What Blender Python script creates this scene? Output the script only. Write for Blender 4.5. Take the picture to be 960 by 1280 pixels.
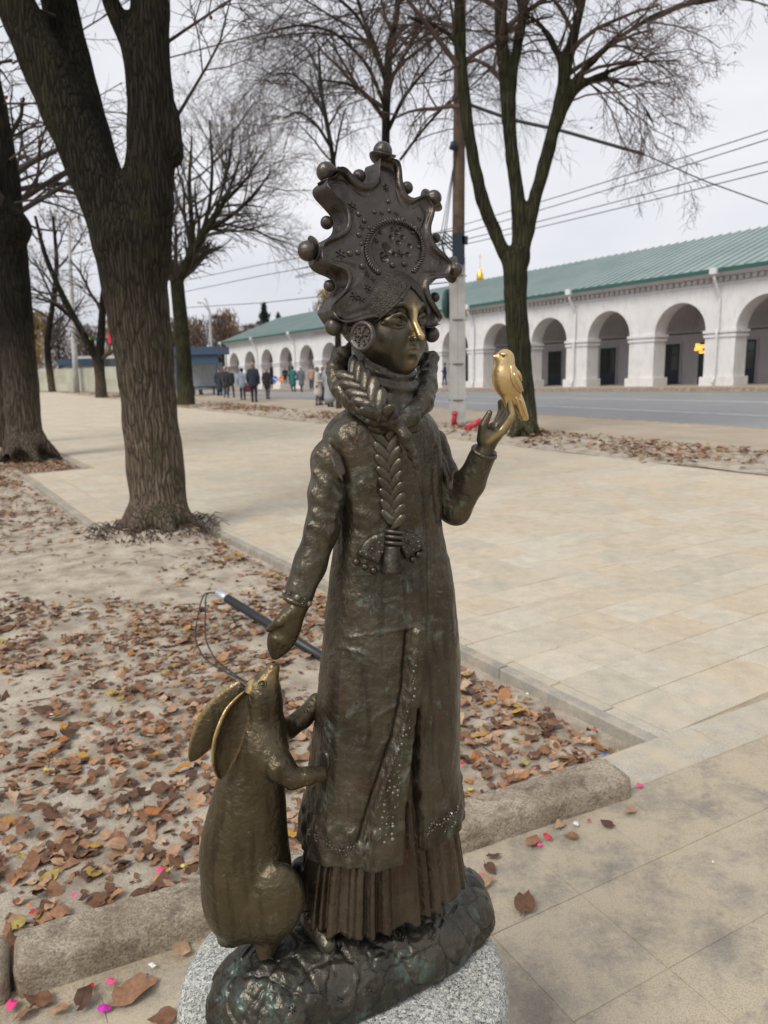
import bpy, bmesh, math, random, time
import numpy as np
from mathutils import Vector, Matrix
from mathutils.bvhtree import BVHTree
from mathutils import noise as mnoise

for o in list(bpy.data.objects):
    bpy.data.objects.remove(o)
SC = bpy.context.scene
COL = SC.collection
R_ = math.radians

# ------------------------------------------------------------------ camera
CAM_F, CAM_PITCH, CAM_ROLL, CAM_H = 950.0, R_(11.2), R_(1.3), 1.6
FWD = np.array([0, math.cos(CAM_PITCH), -math.sin(CAM_PITCH)])
_up = np.array([0, math.sin(CAM_PITCH), math.cos(CAM_PITCH)])
_rt = np.array([1.0, 0, 0])
RGT = math.cos(CAM_ROLL) * _rt - math.sin(CAM_ROLL) * _up
UPV = math.cos(CAM_ROLL) * _up + math.sin(CAM_ROLL) * _rt
cam = bpy.data.cameras.new('camera')
cam.sensor_fit = 'HORIZONTAL'
cam.sensor_width = 36.0
cam.lens = 36.0 * CAM_F / 960.0
cam.clip_start, cam.clip_end = 0.05, 3000
cam.dof.use_dof = True
cam.dof.focus_distance = 1.22
cam.dof.aperture_fstop = 10.0
camo = bpy.data.objects.new('camera', cam)
COL.objects.link(camo)
m = Matrix.Identity(4)
for i in range(3):
    m[i][0], m[i][1], m[i][2] = RGT[i], UPV[i], -FWD[i]
m[2][3] = CAM_H
camo.matrix_world = m
SC.camera = camo

# ------------------------------------------------------------------ sky, sun, exposure
world = bpy.data.worlds.new('World')
SC.world = world
world.use_nodes = True
nt = world.node_tree
nt.nodes.clear()
SUN_EL, SUN_AZ = R_(48), R_(-140)   # azimuth measured from +Y towards +X: behind the camera, to the left
sky = nt.nodes.new('ShaderNodeTexSky')
sky.sky_type = 'NISHITA'
sky.sun_disc = False
sky.sun_elevation = SUN_EL
sky.sun_rotation = SUN_AZ
sky.dust_density = 4.0
hs = nt.nodes.new('ShaderNodeHueSaturation')
hs.inputs['Saturation'].default_value = 0.10
hs.inputs['Value'].default_value = 1.0
nt.links.new(sky.outputs[0], hs.inputs['Color'])
# an even cloud deck: pale and grey, slightly darker patches
tc = nt.nodes.new('ShaderNodeTexCoord')
mp = nt.nodes.new('ShaderNodeMapping')
mp.inputs['Scale'].default_value = (1.0, 1.0, 2.4)
nt.links.new(tc.outputs['Generated'], mp.inputs[0])
nz = nt.nodes.new('ShaderNodeTexNoise')
nz.inputs['Scale'].default_value = 1.6
nz.inputs['Detail'].default_value = 5
nt.links.new(mp.outputs[0], nz.inputs['Vector'])
cr = nt.nodes.new('ShaderNodeValToRGB')
cr.color_ramp.elements[0].position = 0.3
cr.color_ramp.elements[0].color = (5.4, 5.75, 6.7, 1)
cr.color_ramp.elements[1].position = 0.75
cr.color_ramp.elements[1].color = (9.2, 9.15, 9.5, 1)
nt.links.new(nz.outputs[0], cr.inputs[0])
mx = nt.nodes.new('ShaderNodeMixRGB')
mx.inputs[0].default_value = 0.80
nt.links.new(hs.outputs[0], mx.inputs[1])
nt.links.new(cr.outputs[0], mx.inputs[2])
bg = nt.nodes.new('ShaderNodeBackground')
bg.inputs['Strength'].default_value = 0.078
nt.links.new(mx.outputs[0], bg.inputs['Color'])
wo = nt.nodes.new('ShaderNodeOutputWorld')
nt.links.new(bg.outputs[0], wo.inputs[0])
sun = bpy.data.lights.new('sun', 'SUN')
sun.energy = 1.5
sun.angle = R_(24)
sun.color = (1.0, 0.95, 0.87)
suno = bpy.data.objects.new('sun', sun)
COL.objects.link(suno)
sd = Vector((math.sin(SUN_AZ) * math.cos(SUN_EL), math.cos(SUN_AZ) * math.cos(SUN_EL), math.sin(SUN_EL)))
suno.rotation_euler = (-sd).to_track_quat('-Z', 'Y').to_euler()
suno.location = (0, 0, 30)
vs = SC.view_settings
vs.view_transform = 'Standard'
vs.look = 'None'
vs.exposure = 0.6
vs.gamma = 1.0
vs.use_curve_mapping = False
SC.cycles.max_bounces = 6
SC.cycles.use_denoising = True

# ------------------------------------------------------------------ toolkit
ORG = {}


def tag(o, label=None, cat=None, group=None, kind=None):
    if label: o['label'] = label
    if cat: o['category'] = cat
    if group: o['group'] = group
    if kind: o['kind'] = kind
    return o


def empty(name, loc, label=None, cat=None, group=None):
    o = bpy.data.objects.new(name, None)
    o.empty_display_size = 0.1
    COL.objects.link(o)
    o.location = loc
    ORG[o.name] = np.array(loc, float)
    return tag(o, label, cat, group)


def put(name, me, parent=None, mat=None, org=None):
    o = bpy.data.objects.new(name, me)
    if mat is not None:
        me.materials.clear()
        me.materials.append(mat)
    COL.objects.link(o)
    if parent is not None:
        o.parent = parent
        ORG[o.name] = ORG[parent.name]
    else:
        ORG[o.name] = np.array(org if org is not None else (0, 0, 0), float)
        o.location = ORG[o.name]
    return o


def mk(name, V, F, mat, parent=None, org=None, smooth=True, col=None, attr='Col'):
    """one mesh object from world-space vertices"""
    V = np.asarray(V, dtype=np.float64)
    o0 = ORG[parent.name] if parent is not None else np.array(org if org is not None else (0, 0, 0), float)
    me = bpy.data.meshes.new(name)
    if isinstance(F, np.ndarray):
        k = F.shape[1]
        me.vertices.add(len(V))
        me.vertices.foreach_set('co', (V - o0).astype(np.float32).ravel())
        me.loops.add(F.size)
        me.loops.foreach_set('vertex_index', F.astype(np.int32).ravel())
        me.polygons.add(len(F))
        me.polygons.foreach_set('loop_start', np.arange(0, F.size, k, dtype=np.int32))
        me.update(calc_edges=True)
    else:
        me.from_pydata((V - o0).tolist(), [], F)
    me.polygons.foreach_set('use_smooth', np.full(len(me.polygons), smooth))
    if col is not None:
        col = np.asarray(col, dtype=np.float32)
        if col.ndim == 1:
            a = me.attributes.new(attr, 'FLOAT', 'POINT')
            a.data.foreach_set('value', col)
        else:
            a = me.color_attributes.new(attr, 'FLOAT_COLOR', 'POINT')
            c4 = np.ones((len(V), 4), np.float32)
            c4[:, :3] = col
            a.data.foreach_set('color', c4.ravel())
    me.update()
    return put(name, me, parent, mat, org)


# ---- signed distance shapes, grown into one continuous surface
def capsule(P, a, b, ra, rb):
    a, b = np.asarray(a, np.float32), np.asarray(b, np.float32)
    ba = b - a
    h = np.clip(((P - a) @ ba) / max(float(ba @ ba), 1e-12), 0, 1)
    d = P - a - h[:, None] * ba
    return np.sqrt((d * d).sum(1)) - (ra + (rb - ra) * h)


def chain(P, pts, rad, k=0.0):
    d = None
    for i in range(len(pts) - 1):
        e = capsule(P, pts[i], pts[i + 1], rad[i], rad[i + 1])
        d = e if d is None else (np.minimum(d, e) if k == 0 else smin(d, e, k))
    return d


def ellip(P, c, r, M=None):
    q = P - np.asarray(c, np.float32)
    if M is not None:
        q = q @ np.asarray(M, np.float32)      # columns of M are the local axes
    r = np.asarray(r, np.float32)
    k0 = np.sqrt(((q / r) ** 2).sum(1)) + 1e-9
    k1 = np.sqrt(((q / (r * r)) ** 2).sum(1)) + 1e-9
    return k0 * (k0 - 1) / k1


def torus(P, c, M, R, r):
    q = (P - np.asarray(c, np.float32)) @ np.asarray(M, np.float32)
    a = np.sqrt(q[:, 0] ** 2 + q[:, 1] ** 2) - R
    return np.sqrt(a * a + q[:, 2] ** 2) - r


def smin(a, b, k):
    h = np.clip(0.5 + 0.5 * (b - a) / k, 0, 1)
    return b + (a - b) * h - k * h * (1 - h)


def smax(a, b, k):
    return -smin(-a, -b, k)


def nets(fn, lo, hi, h):
    """surface nets: vertices and quads of fn(P) = 0"""
    lo, hi = np.asarray(lo, float), np.asarray(hi, float)
    n = np.ceil((hi - lo) / h).astype(int) + 1
    ax = [lo[i] + h * np.arange(n[i]) for i in range(3)]
    val = np.empty((n[0], n[1], n[2]), np.float32)
    # coarse pass: only blocks near the surface are evaluated finely
    B = 6
    nb = (n + B - 1) // B
    bc_ = [lo[i] + h * (B * np.arange(nb[i]) + (B - 1) / 2) for i in range(3)]
    Pc = np.stack(np.meshgrid(*bc_, indexing='ij'), -1).reshape(-1, 3).astype(np.float32)
    dc = np.concatenate([fn(Pc[i:i + 200000]) for i in range(0, len(Pc), 200000)])
    near_ = np.abs(dc) < h * B * 1.9 + 0.006
    full = np.repeat(np.repeat(np.repeat(dc.reshape(nb), B, 0), B, 1), B, 2)[:n[0], :n[1], :n[2]]
    val[:] = full
    msk_ = np.repeat(np.repeat(np.repeat(near_.reshape(nb), B, 0), B, 1), B, 2)[:n[0], :n[1], :n[2]]
    ii = np.argwhere(msk_)
    for i in range(0, len(ii), 200000):
        c = ii[i:i + 200000]
        val[c[:, 0], c[:, 1], c[:, 2]] = fn((lo + h * c).astype(np.float32))
    s = val < 0
    acc = np.zeros((n[0] - 1, n[1] - 1, n[2] - 1, 3), np.float32)
    cnt = np.zeros((n[0] - 1, n[1] - 1, n[2] - 1), np.float32)
    for axis in range(3):
        o1, o2 = [a for a in range(3) if a != axis]
        sl0 = [slice(None)] * 3
        sl1 = [slice(None)] * 3
        sl0[axis] = slice(0, -1)
        sl1[axis] = slice(1, None)
        v0, v1 = val[tuple(sl0)], val[tuple(sl1)]
        cross = (v0 < 0) != (v1 < 0)
        den = v0 - v1
        t = np.where(cross, v0 / np.where(den == 0, 1, den), 0).astype(np.float32)
        for d1 in (0, 1):
            for d2 in (0, 1):
                sub = [slice(None)] * 3
                sub[o1] = slice(d1, n[o1] - 1 + d1)
                sub[o2] = slice(d2, n[o2] - 1 + d2)
                c = cross[tuple(sub)]
                cnt += c
                acc[..., axis] += np.where(c, t[tuple(sub)], 0)
                acc[..., o1] += np.where(c, d1, 0)
                acc[..., o2] += np.where(c, d2, 0)
    act = cnt > 0
    idx = -np.ones(act.shape, np.int64)
    idx[act] = np.arange(act.sum())
    cell = np.argwhere(act)
    V = lo + h * (cell + acc[act] / cnt[act][:, None])
    F = []
    for axis in range(3):
        o1, o2 = (axis + 1) % 3, (axis + 2) % 3
        sl0 = [slice(1, -1)] * 3
        sl1 = [slice(1, -1)] * 3
        sl0[axis] = slice(0, n[axis] - 1)
        sl1[axis] = slice(1, n[axis])
        a, b = s[tuple(sl0)], s[tuple(sl1)]
        for flip, msk in ((0, a & ~b), (1, ~a & b)):
            e = np.argwhere(msk)
            if not len(e):
                continue
            e = e.copy()
            e[:, o1] += 1
            e[:, o2] += 1
            q = []
            for d1, d2 in ((0, 0), (-1, 0), (-1, -1), (0, -1)):
                c = e.copy()
                c[:, o1] += d1
                c[:, o2] += d2
                q.append(idx[c[:, 0], c[:, 1], c[:, 2]])
            q = np.stack(q, 1)
            q = q[:, ::-1] if flip else q
            F.append(q)
    F = np.concatenate(F)
    F = F[(F >= 0).all(1)]
    return V, F[:, ::1]


def grid_faces(nu, nv, wrap_u=False):
    F = []
    a = np.arange(nu * nv).reshape(nu, nv)
    b = np.roll(a, -1, 0) if wrap_u else a[1:]
    a2 = a if wrap_u else a[:-1]
    return np.stack([a2[:, :-1], b[:, :-1], b[:, 1:], a2[:, 1:]], -1).reshape(-1, 4)


def tube(pts, rad, sides=8, cap=True):
    """swept tube: vertices, faces"""
    pts = np.asarray(pts, float)
    rad = np.broadcast_to(np.asarray(rad, float), (len(pts),))
    n = len(pts)
    T = np.gradient(pts, axis=0)
    T /= np.linalg.norm(T, axis=1)[:, None] + 1e-12
    ref = np.array([0, 0, 1.0]) if abs(T[0, 2]) < 0.9 else np.array([1.0, 0, 0])
    nrm = np.cross(T[0], ref)
    nrm /= np.linalg.norm(nrm)
    V = []
    an = np.arange(sides) * 2 * math.pi / sides
    for i in range(n):
        nrm = nrm - T[i] * (nrm @ T[i])
        nrm /= np.linalg.norm(nrm) + 1e-12
        bi = np.cross(T[i], nrm)
        V.append(pts[i] + rad[i] * (np.cos(an)[:, None] * nrm + np.sin(an)[:, None] * bi))
    V = np.concatenate(V)
    F = []
    for i in range(n - 1):
        for j in range(sides):
            k = (j + 1) % sides
            F.append((i * sides + j, i * sides + k, (i + 1) * sides + k, (i + 1) * sides + j))
    if cap:
        F.append(tuple(range(sides - 1, -1, -1)))
        F.append(tuple((n - 1) * sides + j for j in range(sides)))
    return V, F


def box(lo, hi):
    x0, y0, z0 = lo
    x1, y1, z1 = hi
    V = [(x0, y0, z0), (x1, y0, z0), (x1, y1, z0), (x0, y1, z0), (x0, y0, z1), (x1, y0, z1), (x1, y1, z1), (x0, y1, z1)]
    F = [(0, 3, 2, 1), (4, 5, 6, 7), (0, 1, 5, 4), (1, 2, 6, 5), (2, 3, 7, 6), (3, 0, 4, 7)]
    return V, F


class MB:
    """collects pieces of one part"""
    def __init__(s): s.V, s.F, s.n = [], [], 0

    def add(s, V, F):
        V = np.asarray(V, float).reshape(-1, 3)
        s.V.append(V)
        s.F += [tuple(int(i) + s.n for i in f) for f in F]
        s.n += len(V)
        return s

    def box(s, lo, hi): return s.add(*box(lo, hi))

    def tube(s, pts, rad, sides=8, cap=True): return s.add(*tube(pts, rad, sides, cap))

    def build(s, name, mat, parent=None, org=None, smooth=False):
        return mk(name, np.concatenate(s.V), s.F, mat, parent, org, smooth)


def uvsphere(c, r, nu=20, nv=12):
    c = np.asarray(c, float)
    r = np.broadcast_to(np.asarray(r, float), (3,))
    V = [c + r * (0, 0, 1)]
    for i in range(1, nv):
        ph = math.pi * i / nv
        for j in range(nu):
            th = 2 * math.pi * j / nu
            V.append(c + r * (math.sin(ph) * math.cos(th), math.sin(ph) * math.sin(th), math.cos(ph)))
    V.append(c - r * (0, 0, 1))
    F = [(0, 1 + j, 1 + (j + 1) % nu) for j in range(nu)]
    for i in range(nv - 2):
        for j in range(nu):
            a, b = 1 + i * nu + j, 1 + i * nu + (j + 1) % nu
            F.append((a, a + nu, b + nu, b))
    l = len(V) - 1
    F += [(l, l - nu + (j + 1) % nu, l - nu + j) for j in range(nu)]
    return np.array(V), F


# ---- pixels of the photograph turned into points of the place (used while laying things out)
CAMP = np.array([0, 0, CAM_H])


def ray(px, py):
    return FWD + RGT * (px - 480) / CAM_F + UPV * (640 - py) / CAM_F


def proj(P):
    v = np.asarray(P, float) - CAMP
    z = v @ FWD
    return 480 + CAM_F * (v @ RGT) / z, 640 - CAM_F * (v @ UPV) / z


def ground(px, py, z=0.0):
    d = ray(px, py)
    return CAMP + d * (z - CAM_H) / d[2]


def atY(px, py, Y):
    d = ray(px, py)
    return CAMP + d * (Y / d[1])


# ---- materials
def new_mat(name):
    mt = bpy.data.materials.new(name)
    mt.use_nodes = True
    return mt, mt.node_tree, mt.node_tree.nodes['Principled BSDF']


def N(t, kind, **kw):
    n = t.nodes.new(kind)
    for k, v in kw.items():
        n.inputs[k.replace('_', ' ')].default_value = v
    return n


def ramp(t, src, stops, interp='LINEAR'):
    r = t.nodes.new('ShaderNodeValToRGB')
    r.color_ramp.interpolation = interp
    el = r.color_ramp.elements
    while len(el) < len(stops):
        el.new(0.5)
    for e, (p, c) in zip(el, stops):
        e.position = p
        e.color = (*c, 1) if len(c) == 3 else c
    t.links.new(src, r.inputs[0])
    return r.outputs[0]


def mixc(t, fac, a, b, mode='MIX'):
    n = t.nodes.new('ShaderNodeMixRGB')
    n.blend_type = mode
    for i, s in enumerate((fac, a, b)):
        if isinstance(s, (int, float)):
            n.inputs[i].default_value = s
        elif isinstance(s, tuple):
            n.inputs[i].default_value = (*s, 1) if len(s) == 3 else s
        else:
            t.links.new(s, n.inputs[i])
    return n.outputs[0]


def mathn(t, op, a, b=0.0, clamp=False):
    n = t.nodes.new('ShaderNodeMath')
    n.operation = op
    n.use_clamp = clamp
    for i, s in enumerate((a, b)):
        if isinstance(s, (int, float)):
            n.inputs[i].default_value = s
        else:
            t.links.new(s, n.inputs[i])
    return n.outputs[0]


def pos(t):
    return t.nodes.new('ShaderNodeNewGeometry').outputs['Position']


def noise(t, scale, detail=4, rough=0.55, vec=None, dist=0.0):
    n = N(t, 'ShaderNodeTexNoise', Scale=scale, Detail=detail, Roughness=rough, Distortion=dist)
    t.links.new(vec if vec is not None else pos(t), n.inputs['Vector'])
    return n.outputs[0]


def voro(t, scale, feature='F1', vec=None, out=0):
    n = t.nodes.new('ShaderNodeTexVoronoi')
    n.feature = feature
    n.inputs['Scale'].default_value = scale
    t.links.new(vec if vec is not None else pos(t), n.inputs['Vector'])
    return n.outputs[out]


def bump(t, b, height, strength, dist, prev=None):
    n = N(t, 'ShaderNodeBump', Strength=strength, Distance=dist)
    t.links.new(height, n.inputs['Height'])
    if prev is not None:
        t.links.new(prev, n.inputs['Normal'])
    if b is not None:
        t.links.new(n.outputs[0], b.inputs['Normal'])
    return n.outputs[0]


def stretch(t, vec, s):
    m_ = t.nodes.new('ShaderNodeMapping')
    m_.inputs['Scale'].default_value = s
    t.links.new(vec, m_.inputs[0])
    return m_.outputs[0]


def simple(name, col, rough=0.7, metal=0.0, var=0.12, scale=6.0, bmp=0.0):
    mt, t, b = new_mat(name)
    f = noise(t, scale)
    c = ramp(t, f, [(0.3, tuple(x * (1 - var) for x in col)), (0.7, tuple(min(1, x * (1 + var)) for x in col))])
    t.links.new(c, b.inputs['Base Color'])
    b.inputs['Roughness'].default_value = rough
    b.inputs['Metallic'].default_value = metal
    if bmp:
        bump(t, b, noise(t, scale * 12), 0.4, bmp)
    return mt
# ================================================================== bronze
def bronze_mat(name, base, dark, green, gscale, gamt, rough=0.36, hammer=0.5, hscale=70, red=0.0):
    mt, t, b = new_mat(name)
    p = pos(t)
    big = noise(t, 9, 5, 0.6, p)
    c = ramp(t, big, [(0.32, dark), (0.66, base)])
    if red:
        rf = ramp(t, noise(t, 14, 4, 0.6, p, 0.4), [(0.52, (0, 0, 0)), (0.66, (red, red, red))])
        c = mixc(t, rf, c, (0.10, 0.045, 0.03))
    gf = ramp(t, noise(t, gscale, 8, 0.68, p, 0.5), [(1 - gamt, (0, 0, 0)), (min(1, 1 - gamt + 0.1), (0.75, 0.75, 0.75))])
    c = mixc(t, gf, c, green)
    # pale lime scratches and drops
    sp = ramp(t, noise(t, 120, 3, 0.5, stretch(t, p, (1, 1, 0.45)), 1.5), [(0.665, (0, 0, 0)), (0.73, (0.6, 0.6, 0.6))])
    c = mixc(t, sp, c, (0.21, 0.205, 0.175))
    # runs of brown grime
    rn = ramp(t, noise(t, 55, 4, 0.6, stretch(t, p, (1, 1, 0.12)), 0.3), [(0.5, (0, 0, 0)), (0.68, (0.6, 0.6, 0.6))])
    c = mixc(t, rn, c, tuple(x * 0.55 for x in dark))
    at = t.nodes.new('ShaderNodeAttribute')
    at.attribute_name = 'pol'
    pw = mathn(t, 'MULTIPLY', at.outputs['Fac'], ramp(t, noise(t, 60, 4, 0.6, p), [(0.25, (0.55,) * 3), (0.55, (1,) * 3)]), True)
    c = mixc(t, pw, c, (0.60, 0.42, 0.19))
    t.links.new(c, b.inputs['Base Color'])
    t.links.new(ramp(t, gf, [(0, (0.72,) * 3), (1, (0.15,) * 3)]), b.inputs['Metallic'])
    rr = ramp(t, noise(t, 45, 4, 0.6, p), [(0.3, (rough - 0.07,) * 3), (0.7, (rough + 0.12,) * 3)])
    rr = mixc(t, pw, rr, (0.27, 0.27, 0.27))
    t.links.new(rr, b.inputs['Roughness'])
    h1 = bump(t, None, noise(t, hscale, 3, 0.5, p), hammer, 0.006)
    h2 = bump(t, None, voro(t, hscale * 1.3, 'SMOOTH_F1', p), hammer * 0.35, 0.004, h1)
    bump(t, b, noise(t, 420, 3, 0.6, p), 0.18, 0.001, h2)
    return mt


M_COAT = bronze_mat('bronze_coat', (0.118, 0.102, 0.072), (0.048, 0.041, 0.029), (0.125, 0.16, 0.13), 22, 0.43, 0.37, 0.72, 62, 0.30)
M_HARE = bronze_mat('bronze_hare', (0.108, 0.086, 0.049), (0.056, 0.044, 0.024), (0.16, 0.20, 0.16), 18, 0.35, 0.34, 0.50, 95)
M_HEAD = bronze_mat('bronze_headdress', (0.122, 0.104, 0.090), (0.062, 0.053, 0.047), (0.13, 0.14, 0.12), 24, 0.34, 0.37, 0.5, 70)
M_FACE = bronze_mat('bronze_face', (0.112, 0.098, 0.068), (0.075, 0.065, 0.045), (0.11, 0.15, 0.12), 24, 0.28, 0.33, 0.10, 60)
M_ROCK = bronze_mat('bronze_base', (0.098, 0.088, 0.068), (0.042, 0.040, 0.032), (0.075, 0.135, 0.11), 17, 0.455, 0.33, 0.8, 42)
M_SKIRT = bronze_mat('bronze_skirt', (0.105, 0.082, 0.058), (0.045, 0.034, 0.024), (0.10, 0.125, 0.10), 26, 0.38, 0.34, 0.4, 90, 0.5)
M_BRAID = bronze_mat('bronze_braid', (0.118, 0.102, 0.078), (0.060, 0.050, 0.038), (0.17, 0.235, 0.195), 40, 0.41, 0.31, 0.3, 110)
M_WORN = bronze_mat('worn_ornament', (0.24, 0.225, 0.185), (0.11, 0.098, 0.075), (0.24, 0.27, 0.23), 60, 0.45, 0.36, 0.2, 110)
M_BIRD = bronze_mat('polished_bird', (0.60, 0.47, 0.27), (0.46, 0.33, 0.16), (0.12, 0.085, 0.045), 34, 0.36, 0.34, 0.16, 90)

# woven cap: fine scroll texture
mt, t, b = new_mat('bronze_woven_cap')
p = pos(t)
t.links.new(ramp(t, noise(t, 30), [(0.3, (0.05, 0.042, 0.036)), (0.7, (0.095, 0.082, 0.07))]), b.inputs['Base Color'])
b.inputs['Metallic'].default_value = 0.7
b.inputs['Roughness'].default_value = 0.4
w1 = bump(t, None, voro(t, 330, 'DISTANCE_TO_EDGE', p), 0.9, 0.003)
bump(t, b, noise(t, 160, 4, 0.6, p, 3.0), 0.8, 0.003, w1)
M_CAP = mt

# ================================================================== statue
SD = 1.2
def W(px, py, dy=0.0): return atY(px, py, SD + dy)
def ms(p): return float((np.asarray(p) - CAMP) @ FWD) / CAM_F      # metres per photo pixel at p

PED_Z, PED_C, PED_R = 0.54, (-0.09, 1.172), 0.29
YAW = R_(31)
AX = np.array([math.cos(YAW), math.sin(YAW), 0.0])
NX = np.array([math.sin(YAW), -math.cos(YAW), 0.0])
UP = np.array([0, 0, 1.0])
MB_AX = np.stack([AX, NX, UP], 1)                 # columns: along shoulders, to the front, up

statue = empty('bronze_statue', (-0.02, 1.2, PED_Z),
               'dark bronze statue of a woman in tall beaded headdress with hare and golden bird', 'statue')


def segd(px, py, line):
    d = np.full(px.shape, 1e9)
    for (x0, y0), (x1, y1) in zip(line[:-1], line[1:]):
        dx, dy = x1 - x0, y1 - y0
        h = np.clip(((px - x0) * dx + (py - y0) * dy) / (dx * dx + dy * dy), 0, 1)
        d = np.minimum(d, np.hypot(px - x0 - h * dx, py - y0 - h * dy))
    return d


def polyd(px, py, poly):
    """signed distance to a polygon, negative inside"""
    d = segd(px, py, list(poly) + [poly[0]])
    ins = np.zeros(px.shape, bool)
    n = len(poly)
    for i in range(n):
        (x0, y0), (x1, y1) = poly[i], poly[(i + 1) % n]
        c = (y0 > py) != (y1 > py)
        xx = x0 + (py - y0) * (x1 - x0) / ((y1 - y0) if y1 != y0 else 1e-9)
        ins ^= c & (px < xx)
    return np.where(ins, -d, d)


def sst(a, b, x):
    t_ = np.clip((x - a) / (b - a), 0, 1)
    return t_ * t_ * (3 - 2 * t_)


def fbm(P, s, seed=0.0, oct_=3):
    """cheap smooth noise from sines, good enough for dents"""
    r = np.zeros(len(P))
    a = 1.0
    rng = np.random.RandomState(int(seed * 10) + 3)
    for o in range(oct_):
        for k in range(4):
            w = rng.randn(3)
            w /= np.linalg.norm(w)
            r += a * np.sin((P @ w) * s * 6.28 + rng.rand() * 6.28) / 4
        s *= 2.1
        a *= 0.5
    return r


def loft(rows, ratio, nth, nv, expo=2.3, yaw=YAW, dyf=lambda py: 0.0):
    """rows: (py, xl, xr) silhouette in the photo -> smooth yawed superellipse rings"""
    rows = np.array(rows, float)
    pys = np.linspace(rows[0, 0], rows[-1, 0], nv)
    xl = np.interp(pys, rows[:, 0], rows[:, 1])
    xr = np.interp(pys, rows[:, 0], rows[:, 2])
    k = np.ones(7) / 7
    for _ in range(2):
        xl[3:-3] = np.convolve(xl, k, 'valid')
        xr[3:-3] = np.convolve(xr, k, 'valid')
    th = np.arange(nth) * 2 * math.pi / nth
    V = np.zeros((nth, nv, 3))
    ND = np.zeros((nth, nv, 3))
    ax = np.array([math.cos(yaw), math.sin(yaw), 0])
    nx = np.array([math.sin(yaw), -math.cos(yaw), 0])
    for j, py in enumerate(pys):
        c = W((xl[j] + xr[j]) / 2, py, dyf(py))
        w = (xr[j] - xl[j]) / 2 * ms(c)
        ra = ratio(py)
        a = w / math.sqrt(math.cos(yaw) ** 2 + (ra * math.sin(yaw)) ** 2)
        bb = a * ra
        ct, st = np.cos(th), np.sin(th)
        rr = (np.abs(ct) ** expo + np.abs(st) ** expo) ** (-1 / expo)
        V[:, j] = c + (a * rr * ct)[:, None] * ax + (bb * rr * st)[:, None] * nx
        nd = (ct / a)[:, None] * ax + (st / bb)[:, None] * nx
        ND[:, j] = nd / np.linalg.norm(nd, axis=1)[:, None]
    return V, ND, th, pys


def close_loft(V, nth, nv):
    """grid faces plus both end caps"""
    F = [tuple(int(i) for i in f) for f in grid_faces(nth, nv, True)]
    V = V.reshape(-1, 3)
    c0, c1 = V.reshape(nth, nv, 3)[:, 0].mean(0), V.reshape(nth, nv, 3)[:, -1].mean(0)
    n = len(V)
    V = np.concatenate([V, [c0, c1]])
    for i in range(nth):
        k = (i + 1) % nth
        F.append((n, k * nv, i * nv))
        F.append((n + 1, i * nv + nv - 1, k * nv + nv - 1))
    return V, F


# ---- coat
coat_rows = [(500, 447, 517), (508, 436, 524), (516, 424, 532), (526, 413, 541), (540, 407, 548), (560, 408, 552), (590, 416, 553), (620, 422, 552),
             (650, 424, 551), (680, 420, 555), (720, 415, 563), (760, 411, 569), (800, 406, 573), (850, 401, 575), (900, 396, 575),
             (950, 390, 575), (990, 385, 576), (1015, 381, 578), (1028, 379, 579)]
nth, nv = 300, 330
V, ND, th, pys = loft(coat_rows, lambda py: 0.62 + 0.08 * min(1, max(0, (py - 560) / 400)), nth, nv, 2.35)
PX, PY = proj(V.reshape(-1, 3))
PX, PY = PX.reshape(nth, nv), PY.reshape(nth, nv)
front = (ND @ np.array([0.1, -1, 0])) > 0.05
D = 0.0016 * fbm(V.reshape(-1, 3), 9, 1).reshape(nth, nv)
# soft long folds running down the skirt of the coat
fold = sst(760, 1000, PY)
D += fold * 0.0035 * np.sin(th * 7 + 0.6)[:, None] * (0.6 + 0.4 * np.sin(th * 3)[:, None])
gap = [(518.5, 882), (524, 882), (527, 960), (530, 1075), (500, 1095), (506, 1000)]
band = [(517, 786), (527, 779), (529, 800), (521, 884), (509, 985), (500, 1095), (454, 1085), (470, 1000), (497, 920), (508, 870)]
gd = polyd(PX, PY, gap)
bd = polyd(PX, PY, band)
f1 = front.astype(float)
D += f1 * 0.0105 * sst(0.8, -0.8, bd)
D += f1 * 0.0025 * np.exp(-(segd(PX, PY, [(513, 790), (509, 860), (497, 920), (470, 1000), (455, 1052)]) / 1.8) ** 2)
D -= f1 * 0.0050 * np.exp(-(segd(PX, PY, [(509, 792), (504, 860), (491, 920), (464, 1000), (449, 1052)]) / 3.0) ** 2)
D -= f1 * 0.060 * sst(0.8, -1.8, gd)
D -= f1 * 0.0022 * np.exp(-(segd(PX, PY, [(519, 592), (530, 622), (534, 660), (535, 720), (536, 778)]) / 1.3) ** 2)
D += f1 * 0.0012 * np.exp(-((segd(PX, PY, [(522, 592), (533, 622), (537, 660), (538, 720), (539, 778)])) / 1.6) ** 2)
for ln, a, w_ in (([(438, 797), (470, 792), (520, 783)], 0.002, 2.2), ([(424, 808), (450, 815), (470, 828)], 0.0022, 3),
                  ([(497, 880), (470, 896), (455, 930)], 0.002, 3), ([(506, 905), (478, 930), (462, 965)], 0.002, 3),
                  ([(433, 545), (446, 560), (450, 600)], -0.002, 3.5), ([(440, 600), (462, 612), (470, 630)], 0.0018, 5),
                  ([(445, 640), (470, 650)], 0.0016, 5), ([(436, 660), (460, 668), (470, 690)], -0.0016, 5),
                  ([(545, 560), (543, 600), (548, 650)], -0.003, 3), ([(428, 820), (424, 900), (420, 980)], 0.002, 4),
                  ([(560, 700), (566, 800), (566, 940)], 0.002, 6), ([(548, 830), (550, 960)], -0.0015, 6)):
    D += f1 * a * np.exp(-(segd(PX, PY, ln) / w_) ** 2)
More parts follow.
